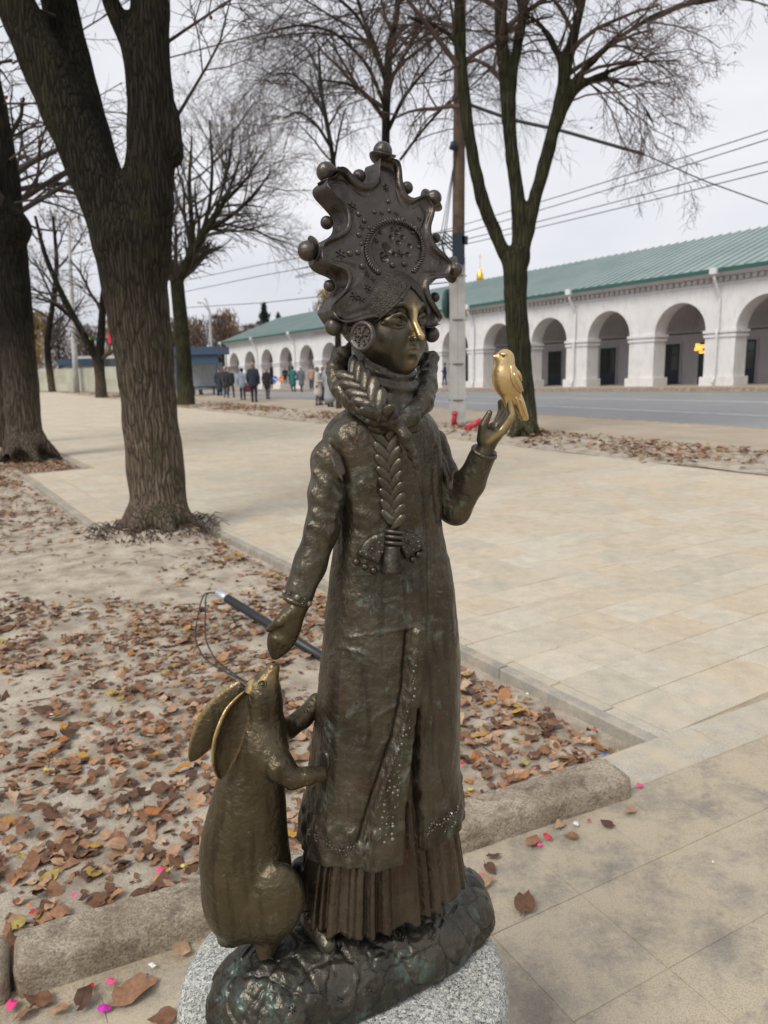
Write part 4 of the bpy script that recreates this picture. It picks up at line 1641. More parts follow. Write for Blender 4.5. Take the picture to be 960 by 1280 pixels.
n1 = bump(t, None, noise(t, 60, 6, .75, p), .8, .012)
bump(t, b, voro(t, 190, 'SMOOTH_F1', p), .6, .004, n1)
M_KERB = mt
M_EDGE = paver_mat('concrete_edging', [(0.30, 0.28, 0.24), (0.35, 0.325, 0.28)], True, 0.15, (0.46, 0.395, 0.30), 5)
M_PALE = paver_mat('pale_paver', [(0.46, 0.425, 0.345), (0.50, 0.46, 0.375)], True, 0.3, (0.51, 0.43, 0.31), 5)

# asphalt
mt, t, b = new_mat('asphalt')
p = pos(t)
c = ramp(t, noise(t, 0.6, 6, 0.6, stretch(t, p, (1, 1, 1))), [(0.3, (0.205, 0.205, 0.205)), (0.7, (0.27, 0.27, 0.268))])
c = mixc(t, 0.4, c, ramp(t, noise(t, 60, 3), [(0.3, (0.16,) * 3), (0.7, (0.31,) * 3)]))
t.links.new(c, b.inputs['Base Color'])
b.inputs['Roughness'].default_value = 0.75
bump(t, b, noise(t, 120, 3), 0.3, 0.004)
M_ASPH = mt
M_LINE = simple('road_paint', (0.62, 0.62, 0.60), 0.7, 0, 0.25, 3)
M_WALK = sand_mat('dusty_asphalt_walk', (0.36, 0.295, 0.225), (0.45, 0.375, 0.285), (0.50, 0.425, 0.33), 0.9)
M_GRASS = simple('dull_grass', (0.10, 0.10, 0.045), 0.95, 0, 0.4, 2)

# ---- ground sheets
gs = 1400
V = [(-gs, -gs, -0.9), (gs, -gs, -0.9), (gs, gs, -2.6), (-gs, gs, -2.6)]
tag(mk('ground', V, [(0, 1, 2, 3)], M_GRASS), kind='structure')
sheet('sandy_ground', -14, 60, -50, 0.3, 60, 40, -0.075, M_DUSTY)
TREE_S, TREE_T = 5.54, -0.47


def bedz(s, t_, V):
    x, y = V[..., 0], V[..., 1]
    z = 0.018 * (vnoise(x, y, 2.2, 1) - .5) + 0.012 * (vnoise(x, y, 6, 2) - .5) + 0.006 * (vnoise(x, y, 17, 3) - .5)
    d = np.hypot(s - TREE_S, t_ - TREE_T)
    z = z + 0.11 * np.exp(-(d / 0.62) ** 2) + 0.05 * np.exp(-(np.hypot(s - TREE_S + .9, t_ - TREE_T + .5) / 0.8) ** 2)
    z = np.where(t_ > -0.10, np.minimum(z, -0.012 + z * 0), z)
    lim = sst(0.0, -0.22, t_)
    return np.minimum(z * lim + (1 - lim) * np.minimum(z, -0.02), 0.2)


BED_Z = -0.038
sheet('tree_bed', -4.0, 16.5, -9.0, 0.0, 300, 190, BED_Z, M_SOIL, bedz)
sheet('plaza_sand', -9, 60, 0.0, 7.12, 90, 14, -0.0075, M_SAND)
sheet('plaza_sand_bay', 6.12, 11.12, -0.93, 0.001, 8, 3, -0.0078, M_SAND)
sheet('tree_strip', -9, 75, 7.10, 9.42, 160, 14, 0.004, M_SOIL, lambda s, t_, V: 0.03 * (vnoise(V[..., 0], V[..., 1], 1.5, 5) - .3))
sheet('pavement', -9, 95, 9.40, 13.02, 80, 8, 0.010, M_WALK)
sheet('road', -30, 110, 13.0, 28.0, 90, 24, -0.09, M_ASPH)
sheet('far_pavement', -30, 110, 28.18, 34.0, 90, 6, 0.09, M_WALK)


def kerb_run(name, t0, t1, z0_, z1_, s0, s1, L):
    root = tag(empty(name, tuple(G(s0, t0))), kind='structure')
    s = s0
    while s < s1:
        mb = MB()
        a = [Garr([s, s + L - .012], t0, z0_), Garr([s, s + L - .012], t0, z1_ - .015), Garr([s, s + L - .012], t0 + .015, z1_), Garr([s, s + L - .012], t1, z1_), Garr([s, s + L - .012], t1, z0_)]
        Vv = np.array(a).transpose(1, 0, 2).reshape(-1, 3)
        F_ = [(i, i + 1, i + 6, i + 5) for i in range(4)] + [(4, 3, 2, 1, 0), (5, 6, 7, 8, 9)]
        mk('kerb_stone', Vv, F_, M_KERB, root, smooth=False)
        s += L
    return root


kerb_run('far_kerb', 28.0, 28.2, -.2, .105, 6, 96, 3.0)
kerb_run('street_kerb', 12.98, 13.14, -.2, .018, 2, 46, 1.5)
# lane paint
mk_root = tag(empty('road_markings', tuple(G(10, 20))), kind='structure')


def stripe(s0, s1, t0, w):
    s, tt = np.meshgrid(np.linspace(s0, s1, max(2, int((s1 - s0) / 4))), [t0, t0 + w], indexing='ij')
    V = Garr(s, tt, -0.084)
    mk('lane_line', V.reshape(-1, 3), grid_faces(s.shape[0], 2)[:, ::-1], M_LINE, mk_root, smooth=False)


stripe(-20, 100, 21.2, .16)
stripe(-20, 100, 16.8, .13)
for i in range(14):
    stripe(4 + i * 6, 7 + i * 6, 25.4, .14)

# ---- paving stones
TS = 0.333


def tile_mesh(name, w, l, h=.03, bev=.004):
    a, c = w / 2, l / 2
    V = []
    for z, i in ((-h, 0), (-bev, 0), (0, bev)):
        V += [(-a + i, -c + i, z), (a - i, -c + i, z), (a - i, c - i, z), (-a + i, c - i, z)]
    F = [(8, 9, 10, 11)]
    for r in (0, 4):
        for j in range(4):
            k = (j + 1) % 4
            F.append((r + j, r + k, r + 4 + k, r + 4 + j))
    me = bpy.data.meshes.new(name)
    me.from_pydata(V, [], F)
    me.update()
    return me


rt_ = random.Random(11)
pl_root = tag(empty('plaza', (C0[0], C0[1], 0)), kind='structure')
tme = tile_mesh('paving_stone', TS - .004, TS - .004, .03, .003)
tme.materials.append(M_PLAZA_O)


def in_view(x, y, z=0.0, m=30):
    v = np.array([x, y, z]) - CAMP
    if v @ FWD < .3: return False
    px, py = proj((x, y, z))
    return -m < px < 960 + m and -m < py < 1280 + m


cells = []
for i in range(-12, 170):
    for j in range(-3, 21):
        s, tt = 0.075 + (i + .5) * TS, 0.135 + (j + .5) * TS
        if tt < 0 and not (6.2 < s < 11.05): continue
        if tt < -0.86 or tt > 7.02: continue
        q = C0 + E1 * s + E2 * tt
        # keep behind the pale band
        if (q - np.array([1.149, 2.88])) @ np.array([-math.sin(R_(28.5)), math.cos(R_(28.5))]) < .20: continue
        cells.append((np.hypot(*q), s, tt, q))
cells.sort(key=lambda c: c[0])
near, joined = [], []
for c in cells:
    (near if len(near) < 290 and in_view(c[3][0], c[3][1]) else joined).append(c)
for d, s, tt, q in near:
    o = bpy.data.objects.new('paving_stone', tme)
    COL.objects.link(o)
    o.parent = pl_root
    o.location = (q[0] - C0[0], q[1] - C0[1], rt_.uniform(-.0015, .0015))
    o.rotation_euler = (rt_.uniform(-.004, .004), rt_.uniform(-.004, .004), GA + rt_.uniform(-.004, .004))
Vt = np.array([v.co[:] for v in tme.vertices])[4:]
Ft = [(4, 5, 6, 7)] + [(j, (j + 1) % 4, 4 + (j + 1) % 4, 4 + j) for j in range(4)]
ca, sa = math.cos(GA), math.sin(GA)
VV, FF, RN = [], [], []
for k, (d, s, tt, q) in enumerate(joined):
    zz = rt_.uniform(-.0012, .0012)
    VV.append(np.stack([q[0] + Vt[:, 0] * ca - Vt[:, 1] * sa, q[1] + Vt[:, 0] * sa + Vt[:, 1] * ca, Vt[:, 2] + zz], 1))
    FF.append(np.array(Ft) + 8 * k)
    RN += [rt_.random()] * 8
o = mk('paving_stone_field', np.concatenate(VV), np.concatenate(FF), M_PLAZA_J, pl_root, smooth=False, col=np.array(RN), attr='rnd')
tag(o, kind='stuff')

# concrete edging of the tree bed
ed_root = tag(empty('bed_edging', (C0[0], C0[1], 0)), kind='structure')


def edging(s0, t0, s1, t1, w=.065, L=1.0, zt=.004):
    a, c = C0 + E1 * s0 + E2 * t0, C0 + E1 * s1 + E2 * t1
    d = c - a
    Ln = np.hypot(*d)
    d = d / Ln
    n_ = np.array([d[1], -d[0]])
    k = max(1, round(Ln / L))
    for i in range(k):
        p0, p1 = a + d * Ln * i / k, a + d * (Ln * (i + 1) / k - .006)
        jz = rt_.uniform(-.004, .004)
        pr = [(-w / 2, -.15), (-w / 2, zt - .006), (-w / 2 + .006, zt), (w / 2 - .006, zt), (w / 2, zt - .006), (w / 2, -.15)]
        Vv = [(*(p_ + n_ * x), z + jz) for p_ in (p0, p1) for x, z in pr]
        F_ = [(j, j + 1, j + 7, j + 6) for j in range(5)] + [(5, 4, 3, 2, 1, 0), (6, 7, 8, 9, 10, 11)]
        mk('edging_stone', Vv, F_, M_EDGE, ed_root, smooth=False)


edging(0.02, 0.03, 6.12, 0.03)
edging(6.12, 0.06, 6.12, -0.93)
edging(6.10, -0.93, 11.12, -0.93)
edging(11.12, -0.93, 11.12, 0.0)
edging(11.15, 0.03, 40, 0.03, L=2)
# pale border stones along the plaza side of the edging
for i in range(18):
    s = .05 + i * TS * 1.02
    q = C0 + E1 * (s + TS / 2) + E2 * .098
    if s > 6: break
    me_ = tile_mesh('border_stone', TS - .004, .062)
    me_.materials.append(M_PALE)
    o = put('border_stone', me_, pl_root)
    o.location = (q[0] - C0[0], q[1] - C0[1], .001)
    o.rotation_euler = (0, 0, GA)

# ---- foreground walk
FA = R_(28.5)
F1 = np.array([math.cos(FA), math.sin(FA)])
F2 = np.array([-F1[1], F1[0]])
F0 = np.array([1.02, 2.66])           # front edge of the pale band
wk_root = tag(empty('front_walk', (F0[0], F0[1], 0)), kind='structure')
V = [(*(F0 + F1 * a + F2 * b_), -.0028) for a, b_ in ((-9, .14), (9, .14), (9, -8), (-9, -8))]
tag(mk('walk_sand', V, [(0, 1, 2, 3)][::1], M_SAND), kind='structure')
fme = tile_mesh('paving_stone', TS - .0016, TS - .0016, .03, .0016)
fme.materials.append(M_FORE_O)
KA = R_(24.5)
K1 = np.array([math.cos(KA), math.sin(KA)])
K2 = np.array([-K1[1], K1[0]])
KF = np.array([.905, 2.547])           # front foot of the kerb at its right-hand end
cells = []
for i in range(-26, 20):
    for j in range(-12, 1):
        q = F0 + F1 * (i + .42) * TS + F2 * (j - .5) * TS
        if (q - KF) @ K1 < .18 and (q - KF) @ K2 > -.10 and j > -1: pass
        cells.append((np.hypot(*q), q))
cells.sort(key=lambda c: c[0])
n_ = 0
for d, q in cells:
    if not in_view(q[0], q[1], 0, 140): continue
    o = bpy.data.objects.new('paving_stone', fme)
    COL.objects.link(o)
    o.parent = wk_root
    o.location = (q[0] - F0[0], q[1] - F0[1], rt_.uniform(-.0012, .0008))
    o.rotation_euler = (rt_.uniform(-.003, .003), rt_.uniform(-.003, .003), FA)
    n_ += 1
# pale flush band carrying on the line of the kerb
for i in range(9):
    L = .62
    q = F0 + F1 * (-.16 + (i + .5) * L) + F2 * .118
    me_ = tile_mesh('band_stone', L - .005, .225)
    me_.materials.append(M_PALE)
    o = put('band_stone', me_, wk_root)
    o.location = (q[0] - F0[0], q[1] - F0[1], .002)
    o.rotation_euler = (0, 0, FA)

# ---- old raised kerb in front of the tree bed
kb_root = tag(empty('kerb', (KF[0], KF[1], 0)), kind='structure')
KH, KW = .085, .165
x = 0.0
for i, L in enumerate((2.08, 1.0, 1.0, 1.0)):
    nL = 150 if i == 0 else 70
    pr = [(0, -.12), (.002, KH * .3), (.003, KH * .62), (.004, KH * .84), (.012, KH * .97), (.018, KH), (KW * .4, KH * 1.01), (KW * .7, KH * 1.01), (KW - .012, KH), (KW - .004, KH * .95), (KW, KH * .8), (KW, -.12)]
    rows_ = []
    for a in np.linspace(0, 1, nL):
        xx = -(x + .004 + a * (L - .012))
        endf = min(1, min(a, 1 - a) * L / .012) if i else min(1, a * L / .035, (1 - a) * L / .012)
        row = []
        for (yy, zz) in pr:
            inset = (1 - math.sqrt(max(0, 1 - (1 - endf) ** 2))) * .022
            q = KF + K1 * xx + K2 * (KW / 2 + (yy - KW / 2) * (1 - inset / KW * 2))
            nzv = .007 * (vnoise(np.array(xx * 9.0), np.array(yy * 30.0), 1, 4 + i) - .5) + .007 * (vnoise(np.array(xx * 41.0), np.array(yy * 90.0), 1, 9) - .5)
            row.append((q[0], q[1], zz - (inset if zz > 0 else 0) + (float(nzv) if zz > 0 else 0)))
        rows_.append(row)
    V_ = np.array(rows_)
    npr = len(pr)
    F_ = [tuple(int(v) for v in f) for f in grid_faces(nL, npr)] + [tuple(range(npr)), tuple((nL - 1) * npr + j for j in range(npr - 1, -1, -1))]
    mk('kerb_stone', V_.reshape(-1, 3), F_, M_KERB, kb_root)
    x += L
# ================================================================== arcade of white trading rows across the street
def white_mat(name, col, dirt, scale=0.7):
    mt, t, b = new_mat(name)
    p = pos(t)
    c = ramp(t, noise(t, scale, 7, 0.65, p), [(0.35, tuple(x * .90 for x in col)), (0.62, col)])
    c = mixc(t, ramp(t, noise(t, 3.5, 6, 0.7, stretch(t, p, (1, 1, .4))), [(0.50, (0,) * 3), (0.72, (0.6,) * 3)]), c, dirt)
    t.links.new(c, b.inputs['Base Color'])
    b.inputs['Roughness'].default_value = 0.9
    bump(t, b, noise(t, 18, 4), 0.25, 0.02)
    return mt


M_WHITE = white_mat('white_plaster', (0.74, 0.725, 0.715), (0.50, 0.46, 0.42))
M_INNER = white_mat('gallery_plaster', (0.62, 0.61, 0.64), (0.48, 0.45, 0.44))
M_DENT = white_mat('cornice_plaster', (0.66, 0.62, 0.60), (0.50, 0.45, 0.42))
mt, t, b = new_mat('green_roof_metal')
p = pos(t)
t.links.new(ramp(t, noise(t, 0.5, 6, 0.6, p), [(0.3, (0.27, 0.345, 0.33)), (0.7, (0.345, 0.415, 0.40))]), b.inputs['Base Color'])
b.inputs['Metallic'].default_value = 0.25
b.inputs['Roughness'].default_value = 0.45
M_ROOF = mt
M_EAVE = simple('dark_green_eave', (0.03, 0.10, 0.085), 0.5)
M_DOOR = simple('dark_blue_door', (0.022, 0.036, 0.055), 0.45)
mt, t, b = new_mat('shop_glass')
b.inputs['Base Color'].default_value = (0.06, 0.068, 0.062, 1)
b.inputs['Roughness'].default_value = 0.08
b.inputs['Specular IOR Level'].default_value = 0.7
M_GLASS = mt
mt, t, b = new_mat('lit_sign')
b.inputs['Base Color'].default_value = (0.9, 0.45, 0.1, 1)
b.inputs['Emission Color'].default_value = (1.0, 0.42, 0.07, 1)
b.inputs['Emission Strength'].default_value = 0.7
M_LIT = mt
M_GOLD = simple('gilded_dome', (0.85, 0.52, 0.08), 0.3, 0.9, 0.1)
M_PIPE = simple('white_downpipe', (0.68, 0.67, 0.68), 0.5)

BT, BPITCH, BS0 = 30.0, 4.4, 22.23
NB0, NB1 = -2, 13
arc = empty('trading_arcade', tuple(G(30, BT)), 'long white arcaded trading building with green metal roof across the street', 'building')
ZB, ZS, AR, ZE = 0.10, 2.62, 1.43, 5.05      # floor, springing, arch radius, eaves, above the local ground
WT = 0.9


def A3(s, d, z):
    """arcade coordinates: along, depth behind the facade, height above the sloping street"""
    q = C0 + E1 * s + E2 * (BT + d)
    return np.array([q[0], q[1], -0.020 * (min(max(s, -30), 110) - 22) + z])


def abox(mb, s0, s1, d0, d1, z0_, z1_):
    V = [A3(s, d, z) for z in (z0_, z1_) for s, d in ((s0, d0), (s1, d0), (s1, d1), (s0, d1))]
    mb.add(V, [(0, 1, 2, 3), (4, 7, 6, 5), (0, 4, 5, 1), (1, 5, 6, 2), (2, 6, 7, 3), (3, 7, 4, 0)])


for k in range(NB0, NB1 + 1):
    c = BS0 + k * BPITCH
    far = k > 6
    # bay: wall over the arch with its curved underside
    nseg = 14 if far else 24
    top = ZE - .42
    pts = [(c + AR * math.cos(a), ZS + AR * math.sin(a)) for a in np.linspace(0, math.pi, nseg + 1)]
    outer = [(c + BPITCH / 2 * (1 - 2 * i / nseg), top) for i in range(nseg + 1)]
    V = []
    for d in (0, WT):
        for s, z in pts: V.append(A3(s, d, z))
        for s, z in outer: V.append(A3(s, d, z))
    n1 = nseg + 1
    F = []
    for i in range(nseg):
        F.append((i, n1 + i, n1 + i + 1, i + 1))
        F.append((2 * n1 + i, 2 * n1 + i + 1, 3 * n1 + i + 1, 3 * n1 + i))
        F.append((i, i + 1, 2 * n1 + i + 1, 2 * n1 + i))
    # shoulders beside the arch
    m = len(V)
    for sgn in (1, -1):
        V += [A3(c + sgn * AR, d, ZS) for d in (0, WT)] + [A3(c + sgn * BPITCH / 2, d, ZS) for d in (0, WT)] + [A3(c + sgn * BPITCH / 2, d, top) for d in (0, WT)]
        i0 = 0 if sgn > 0 else nseg
        F += [(i0, m + 2, m + 4, n1 + i0), (m, m + 1, m + 3, m + 2)]
        m += 6
    mk('arch_bay', V, F, M_WHITE, arc, smooth=False)
    # pier between this bay and the next
    sc_ = c - BPITCH / 2
    hw = BPITCH / 2 - AR
    mb = MB()
    abox(mb, sc_ - hw, sc_ + hw, .0, WT, ZB, ZS)
    pier = mb.build('pier', M_WHITE, arc)
    mb = MB()
    abox(mb, sc_ - hw - .06, sc_ + hw + .06, -.06, WT + .06, ZS - .30, ZS - .18)
    abox(mb, sc_ - hw - .09, sc_ + hw + .09, -.09, WT + .09, ZS - .10, ZS + .03)
    mb.build('impost', M_WHITE, pier)
    mb = MB()
    abox(mb, sc_ - hw - .12, sc_ + hw + .12, -.12, WT + .10, ZB - .10, ZB + .42)
    mb.build('plinth', M_WHITE, pier)
    # back wall of the gallery with door or shop window openings
    if k <= 8:
        for j, (off, w_, h_) in enumerate(((-.95, 1.15, 2.15), (1.15, 1.05, 2.15))):
            s0 = c + off - w_ / 2
            mb = MB()
            abox(mb, s0 - .09, s0 + w_ + .09, 4.02, 4.11, ZB, ZB + h_ + .12)
            fr = mb.build('shop_window' if (k + j) % 3 else 'shop_door', M_INNER, arc)
            mb = MB()
            abox(mb, s0, s0 + w_, 3.98, 4.05, ZB, ZB + .75)
            abox(mb, s0, s0 + .09, 3.98, 4.05, ZB + .75, ZB + h_)
            abox(mb, s0 + w_ - .09, s0 + w_, 3.98, 4.05, ZB + .75, ZB + h_)
            abox(mb, s0 + .09, s0 + w_ - .09, 3.98, 4.05, ZB + h_ - .1, ZB + h_)
            mb.build('door_frame', M_DOOR, fr)
            mb = MB()
            abox(mb, s0 + .09, s0 + w_ - .09, 4.0, 4.03, ZB + .75, ZB + h_ - .1)
            mb.build('pane', M_GLASS, fr)
            mb = MB()
            abox(mb, s0 + .09, s0 + w_ - .09, 3.975, 3.995, ZB + 1.55, ZB + 1.61)
            abox(mb, s0 + w_ / 2 - .03, s0 + w_ / 2 + .03, 3.97, 3.99, ZB + .75, ZB + h_ - .1)
            mb.build('glazing_bar', M_DOOR, fr)
        mb = MB()
        abox(mb, c - BPITCH / 2, c + BPITCH / 2, 2.0, 2.06, ZS + .02, ZS + .08)
        mb.build('tie_rod', M_DOOR, arc)
    else:
        mb = MB()
        abox(mb, c - 1.0, c - .1, 3.97, 4.05, ZB, ZB + 2.2)
        mb.build('shop_door', M_DOOR, arc)
    # vault over the bay
    V, F = [], []
    for d in (WT, 4.1):
        for a in np.linspace(0, math.pi, 13):
            V.append(A3(c + (BPITCH / 2) * math.cos(a), d, ZS + .25 + (ZE - ZS - .75) * math.sin(a)))
    F = [(i, i + 1, 14 + i, 13 + i) for i in range(12)]
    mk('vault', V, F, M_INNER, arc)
s0, s1 = BS0 + (NB0 - .5) * BPITCH, BS0 + (NB1 + .5) * BPITCH
LONG = np.linspace(s0, s1, 16)


def strip(name, prof, mat, parent=arc, s_a=None, s_b=None, smooth=False):
    """a moulding run along the facade: prof is (depth, height) pairs"""
    S = LONG if s_a is None else np.linspace(s_a, s_b, 16)
    V = np.array([[A3(s, d, z) for d, z in prof] for s in S])
    F = [tuple(int(v) for v in f) for f in grid_faces(len(S), len(prof))]
    n_ = len(prof)
    F += [tuple(range(n_)), tuple((len(S) - 1) * n_ + j for j in range(n_ - 1, -1, -1))]
    return mk(name, V.reshape(-1, 3), F, mat, parent, smooth=smooth)


strip('gallery_floor', [(-.5, -.02), (-.5, ZB), (4.2, ZB), (4.2, -.02)], M_WALK)
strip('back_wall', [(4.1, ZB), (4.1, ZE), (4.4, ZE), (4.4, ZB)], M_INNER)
strip('frieze', [(.9, ZE - .42), (.0, ZE - .42), (-.06, ZE - .38), (-.06, ZE - .30), (.02, ZE - .29), (.02, ZE - .02), (.9, ZE - .02)], M_WHITE)
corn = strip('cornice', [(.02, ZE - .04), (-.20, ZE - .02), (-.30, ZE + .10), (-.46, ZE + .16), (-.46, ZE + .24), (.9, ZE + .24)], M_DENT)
me_d = None
for i in range(170):
    s = s0 + .2 + i * .33
    if s > 60: break
    mb = MB()
    abox(mb, s, s + .17, -.13, .02, ZE - .25, ZE - .05)
    mb.build('dentil', M_DENT, corn)
# roof: slope, seams, eave edge, ridge
RD, RZ = 6.6, ZE + 2.95
eo, ez = -.62, ZE + .26
roof = strip('roof', [(eo, ez), (RD, RZ), (2 * RD + .6, ez), (2 * RD + .6, ez - .05), (RD, RZ - .08), (eo, ez - .05)], M_ROOF)
strip('eave_edge', [(eo - .02, ez - .16), (eo - .02, ez + .02), (eo + .06, ez + .035), (eo + .06, ez - .16)], M_EAVE, roof)
mb = MB()
nse = 0
s = s0 + .3
while s < s1:
    w_ = .035
    V = [A3(s, eo, ez + .002), A3(s + w_, eo, ez + .002), A3(s + w_, RD, RZ + .002), A3(s, RD, RZ + .002), A3(s, eo, ez + .07), A3(s + w_, eo, ez + .07), A3(s + w_, RD, RZ + .07), A3(s, RD, RZ + .07)]
    mb.add(V, [(4, 5, 6, 7), (0, 4, 7, 3), (1, 2, 6, 5), (0, 1, 5, 4)])
    s += .55
tag(mb.build('roof_seams', M_ROOF, roof), kind='stuff')
mb = MB()
for s in np.arange(s0 + 1, s1, 1.5):
    abox(mb, s, s + .04, .9, .94, ez + .55, ez + 1.0)
abox(mb, s0, s1 - 30, .9, .93, ez + .98, ez + 1.0)
# end wall
mb = MB()
V = [A3(s1, 0, ZB), A3(s1, 4.4, ZB), A3(s1, 13, ZB), A3(s1, 13, ZE), A3(s1, RD, RZ - .1), A3(s1, 0, ZE)]
mk('end_wall', V, [tuple(range(6))], M_WHITE, arc, smooth=False)
# downpipes with funnels on every second pier
for k in range(NB0, NB1 + 2, 2):
    s = BS0 + (k - .5) * BPITCH + .05
    mb = MB()
    abox(mb, s - .17, s + .17, eo - .16, eo + .10, ez - .22, ez + .06)
    mb.tube([A3(s, eo + .0, ez - .2), A3(s, eo + .02, ez - .42), A3(s, -.22, ez - 1.05), A3(s, -.13, ez - 1.25), A3(s, -.13, ZS + .1), A3(s, -.2, ZS - .1), A3(s, -.2, ZB + .45), A3(s, -.34, ZB + .15)], .065, 8)
    mb.build('downpipe', M_PIPE, arc, smooth=False)
sd_r = ray(877, 438)
sd_k = (BT + 1.1 + C0 @ E2) / (sd_r[:2] @ E2)
sd_p = CAMP + sd_r * sd_k
sg_s = float((sd_p[:2] - C0) @ E1) - .2
sg_z = float(sd_p[2] + 0.020 * (sg_s - 22))
# glowing sign inside one bay and a dark hanging board in another
mb = MB()
for i, (a, z, w_, h_) in enumerate(((.05, 1.62, .30, .16), (.18, 1.50, .42, .14), (-.02, 1.36, .34, .12), (.34, 1.64, .2, .2))):
    s = sg_s + a
    abox(mb, s, s + w_, 1.10 - .01 * i, 1.16, sg_z + z - 1.5, sg_z + z - 1.5 + h_)
so = mb.build('lit_shop_sign', M_LIT)
tag(so, 'small glowing orange shop sign under a white arch', 'sign')
# gilded cupola far behind the roof
cu = empty('church_cupola', tuple(A3(60, 60, 0)), 'small gilded church cupola rising behind the green roof', 'cupola')
cb_ = atY(600, 352, 120.0)
prof_ = [(.5, -1.6), (.5, -.4), (.62, -.3), (.95, .25), (1.0, .7), (.8, 1.25), (.4, 1.7), (.14, 2.2), (.08, 2.7)]
V_, F_ = [], []
for r, z in prof_:
    for j in range(16):
        a = 2 * math.pi * j / 16
        V_.append(cb_ + np.array([.55 * r * math.cos(a), .55 * r * math.sin(a), .9 * z]))
for i in range(len(prof_) - 1):
    for j in range(16):
        q = (j + 1) % 16
        F_.append((i * 16 + j, i * 16 + q, (i + 1) * 16 + q, (i + 1) * 16 + j))
mk('dome', V_, F_, M_GOLD, cu)
mb = MB()
mb.tube([cb_ + np.array([0, 0, 2.3]), cb_ + np.array([0, 0, 4.0])], .04, 6)
mb.box(cb_ + np.array([-.25, -.04, 3.5]), cb_ + np.array([.25, .04, 3.6]))
mb.build('cross', M_GOLD, cu)
V_, F_ = tube([cb_ + np.array([0, 0, -14]), cb_ + np.array([0, 0, -1.4])], .45, 12)
mk('drum', V_, F_, M_WHITE, cu)
# ================================================================== trees
def bark_mat(name, low, high, z0_, z1_, moss, mossamt, bscale=16):
    mt, t, b = new_mat(name)
    p = pos(t)
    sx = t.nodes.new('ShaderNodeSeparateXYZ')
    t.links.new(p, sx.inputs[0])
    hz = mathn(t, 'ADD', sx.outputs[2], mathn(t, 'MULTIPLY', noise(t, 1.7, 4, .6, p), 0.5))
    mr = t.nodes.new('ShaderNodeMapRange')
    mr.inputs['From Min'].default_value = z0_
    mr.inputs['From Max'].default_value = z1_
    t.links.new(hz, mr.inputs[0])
    c = mixc(t, mr.outputs[0], low, high)  # lower bark worn paler; backlit dark of the upper stem put into the colour
    wv = t.nodes.new('ShaderNodeMixRGB')
    wv.blend_type = 'ADD'
    wv.inputs[0].default_value = .045
    t.links.new(p, wv.inputs[1])
    nw = N(t, 'ShaderNodeTexNoise', Scale=5.0, Detail=3.0)
    t.links.new(p, nw.inputs['Vector'])
    t.links.new(nw.outputs['Color'], wv.inputs[2])
    vs_ = stretch(t, wv.outputs[0], (1, 1, .085))
    crk = voro(t, bscale, 'DISTANCE_TO_EDGE', vs_)
    plate = ramp(t, crk, [(0.0, (0,) * 3), (0.16, (.75,) * 3), (0.45, (1,) * 3)])
    fur = noise(t, bscale * 2.2, 6, .7, vs_, .4)
    c = mixc(t, 1.0, c, ramp(t, plate, [(0.0, (.48,) * 3), (0.6, (.92,) * 3), (1.0, (1.12,) * 3)]), 'MULTIPLY')
    c = mixc(t, 1.0, c, ramp(t, fur, [(0.34, (.62,) * 3), (0.62, (1.15,) * 3)]), 'MULTIPLY')
    mf = ramp(t, noise(t, 2.2, 6, .65, p), [(0.62 - mossamt, (0,) * 3), (0.78 - mossamt * .6, (.7,) * 3)])
    c = mixc(t, mf, c, moss)
    t.links.new(c, b.inputs['Base Color'])
    b.inputs['Roughness'].default_value = 0.95
    b.inputs['Specular IOR Level'].default_value = 0.15
    n0 = bump(t, None, plate, 1.0, 0.035)
    n1 = bump(t, None, fur, .7, 0.03, n0)
    bump(t, b, noise(t, 90, 4, .7, stretch(t, p, (1, 1, .4))), .5, .008, n1)
    return mt


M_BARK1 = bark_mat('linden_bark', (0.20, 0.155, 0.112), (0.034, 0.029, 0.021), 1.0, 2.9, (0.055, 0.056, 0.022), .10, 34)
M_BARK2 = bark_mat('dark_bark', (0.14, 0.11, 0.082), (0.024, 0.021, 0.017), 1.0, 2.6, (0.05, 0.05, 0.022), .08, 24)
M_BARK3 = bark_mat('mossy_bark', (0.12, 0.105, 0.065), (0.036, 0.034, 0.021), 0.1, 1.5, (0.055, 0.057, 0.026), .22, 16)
M_TWIG = simple('twigs', (0.050, 0.038, 0.031), 0.9, 0, .3, 2)
M_TWIGR = simple('reddish_twigs', (0.085, 0.056, 0.044), 0.9, 0, .3, 2)
M_YLEAF = simple('last_yellow_leaves', (0.23, 0.17, 0.045), 0.8, 0, .5, 1.5)
M_BLEAF = simple('last_brown_leaves', (0.17, 0.085, 0.035), 0.8, 0, .4, 1.5)


def tubes_np(br, sides):
    VV, FF, n = [], [], 0
    an = np.arange(sides) * 2 * math.pi / sides
    ca, sa = np.cos(an), np.sin(an)
    for pts, rad in br:
        k = len(pts)
        T = np.gradient(pts, axis=0)
        T /= np.linalg.norm(T, axis=1)[:, None] + 1e-9
        ref = np.array([.31, .87, .38])
        nr = np.cross(T, ref)
        nr /= np.linalg.norm(nr, axis=1)[:, None] + 1e-9
        bi = np.cross(T, nr)
        V = pts[:, None] + rad[:, None, None] * (ca[None, :, None] * nr[:, None] + sa[None, :, None] * bi[:, None])
        VV.append(V.reshape(-1, 3))
        idx = np.arange(k * sides).reshape(k, sides) + n
        b_ = np.roll(idx, -1, 1)
        FF.append(np.stack([idx[:-1], b_[:-1], b_[1:], idx[1:]], -1).reshape(-1, 4))
        n += k * sides
    return np.concatenate(VV), np.concatenate(FF)


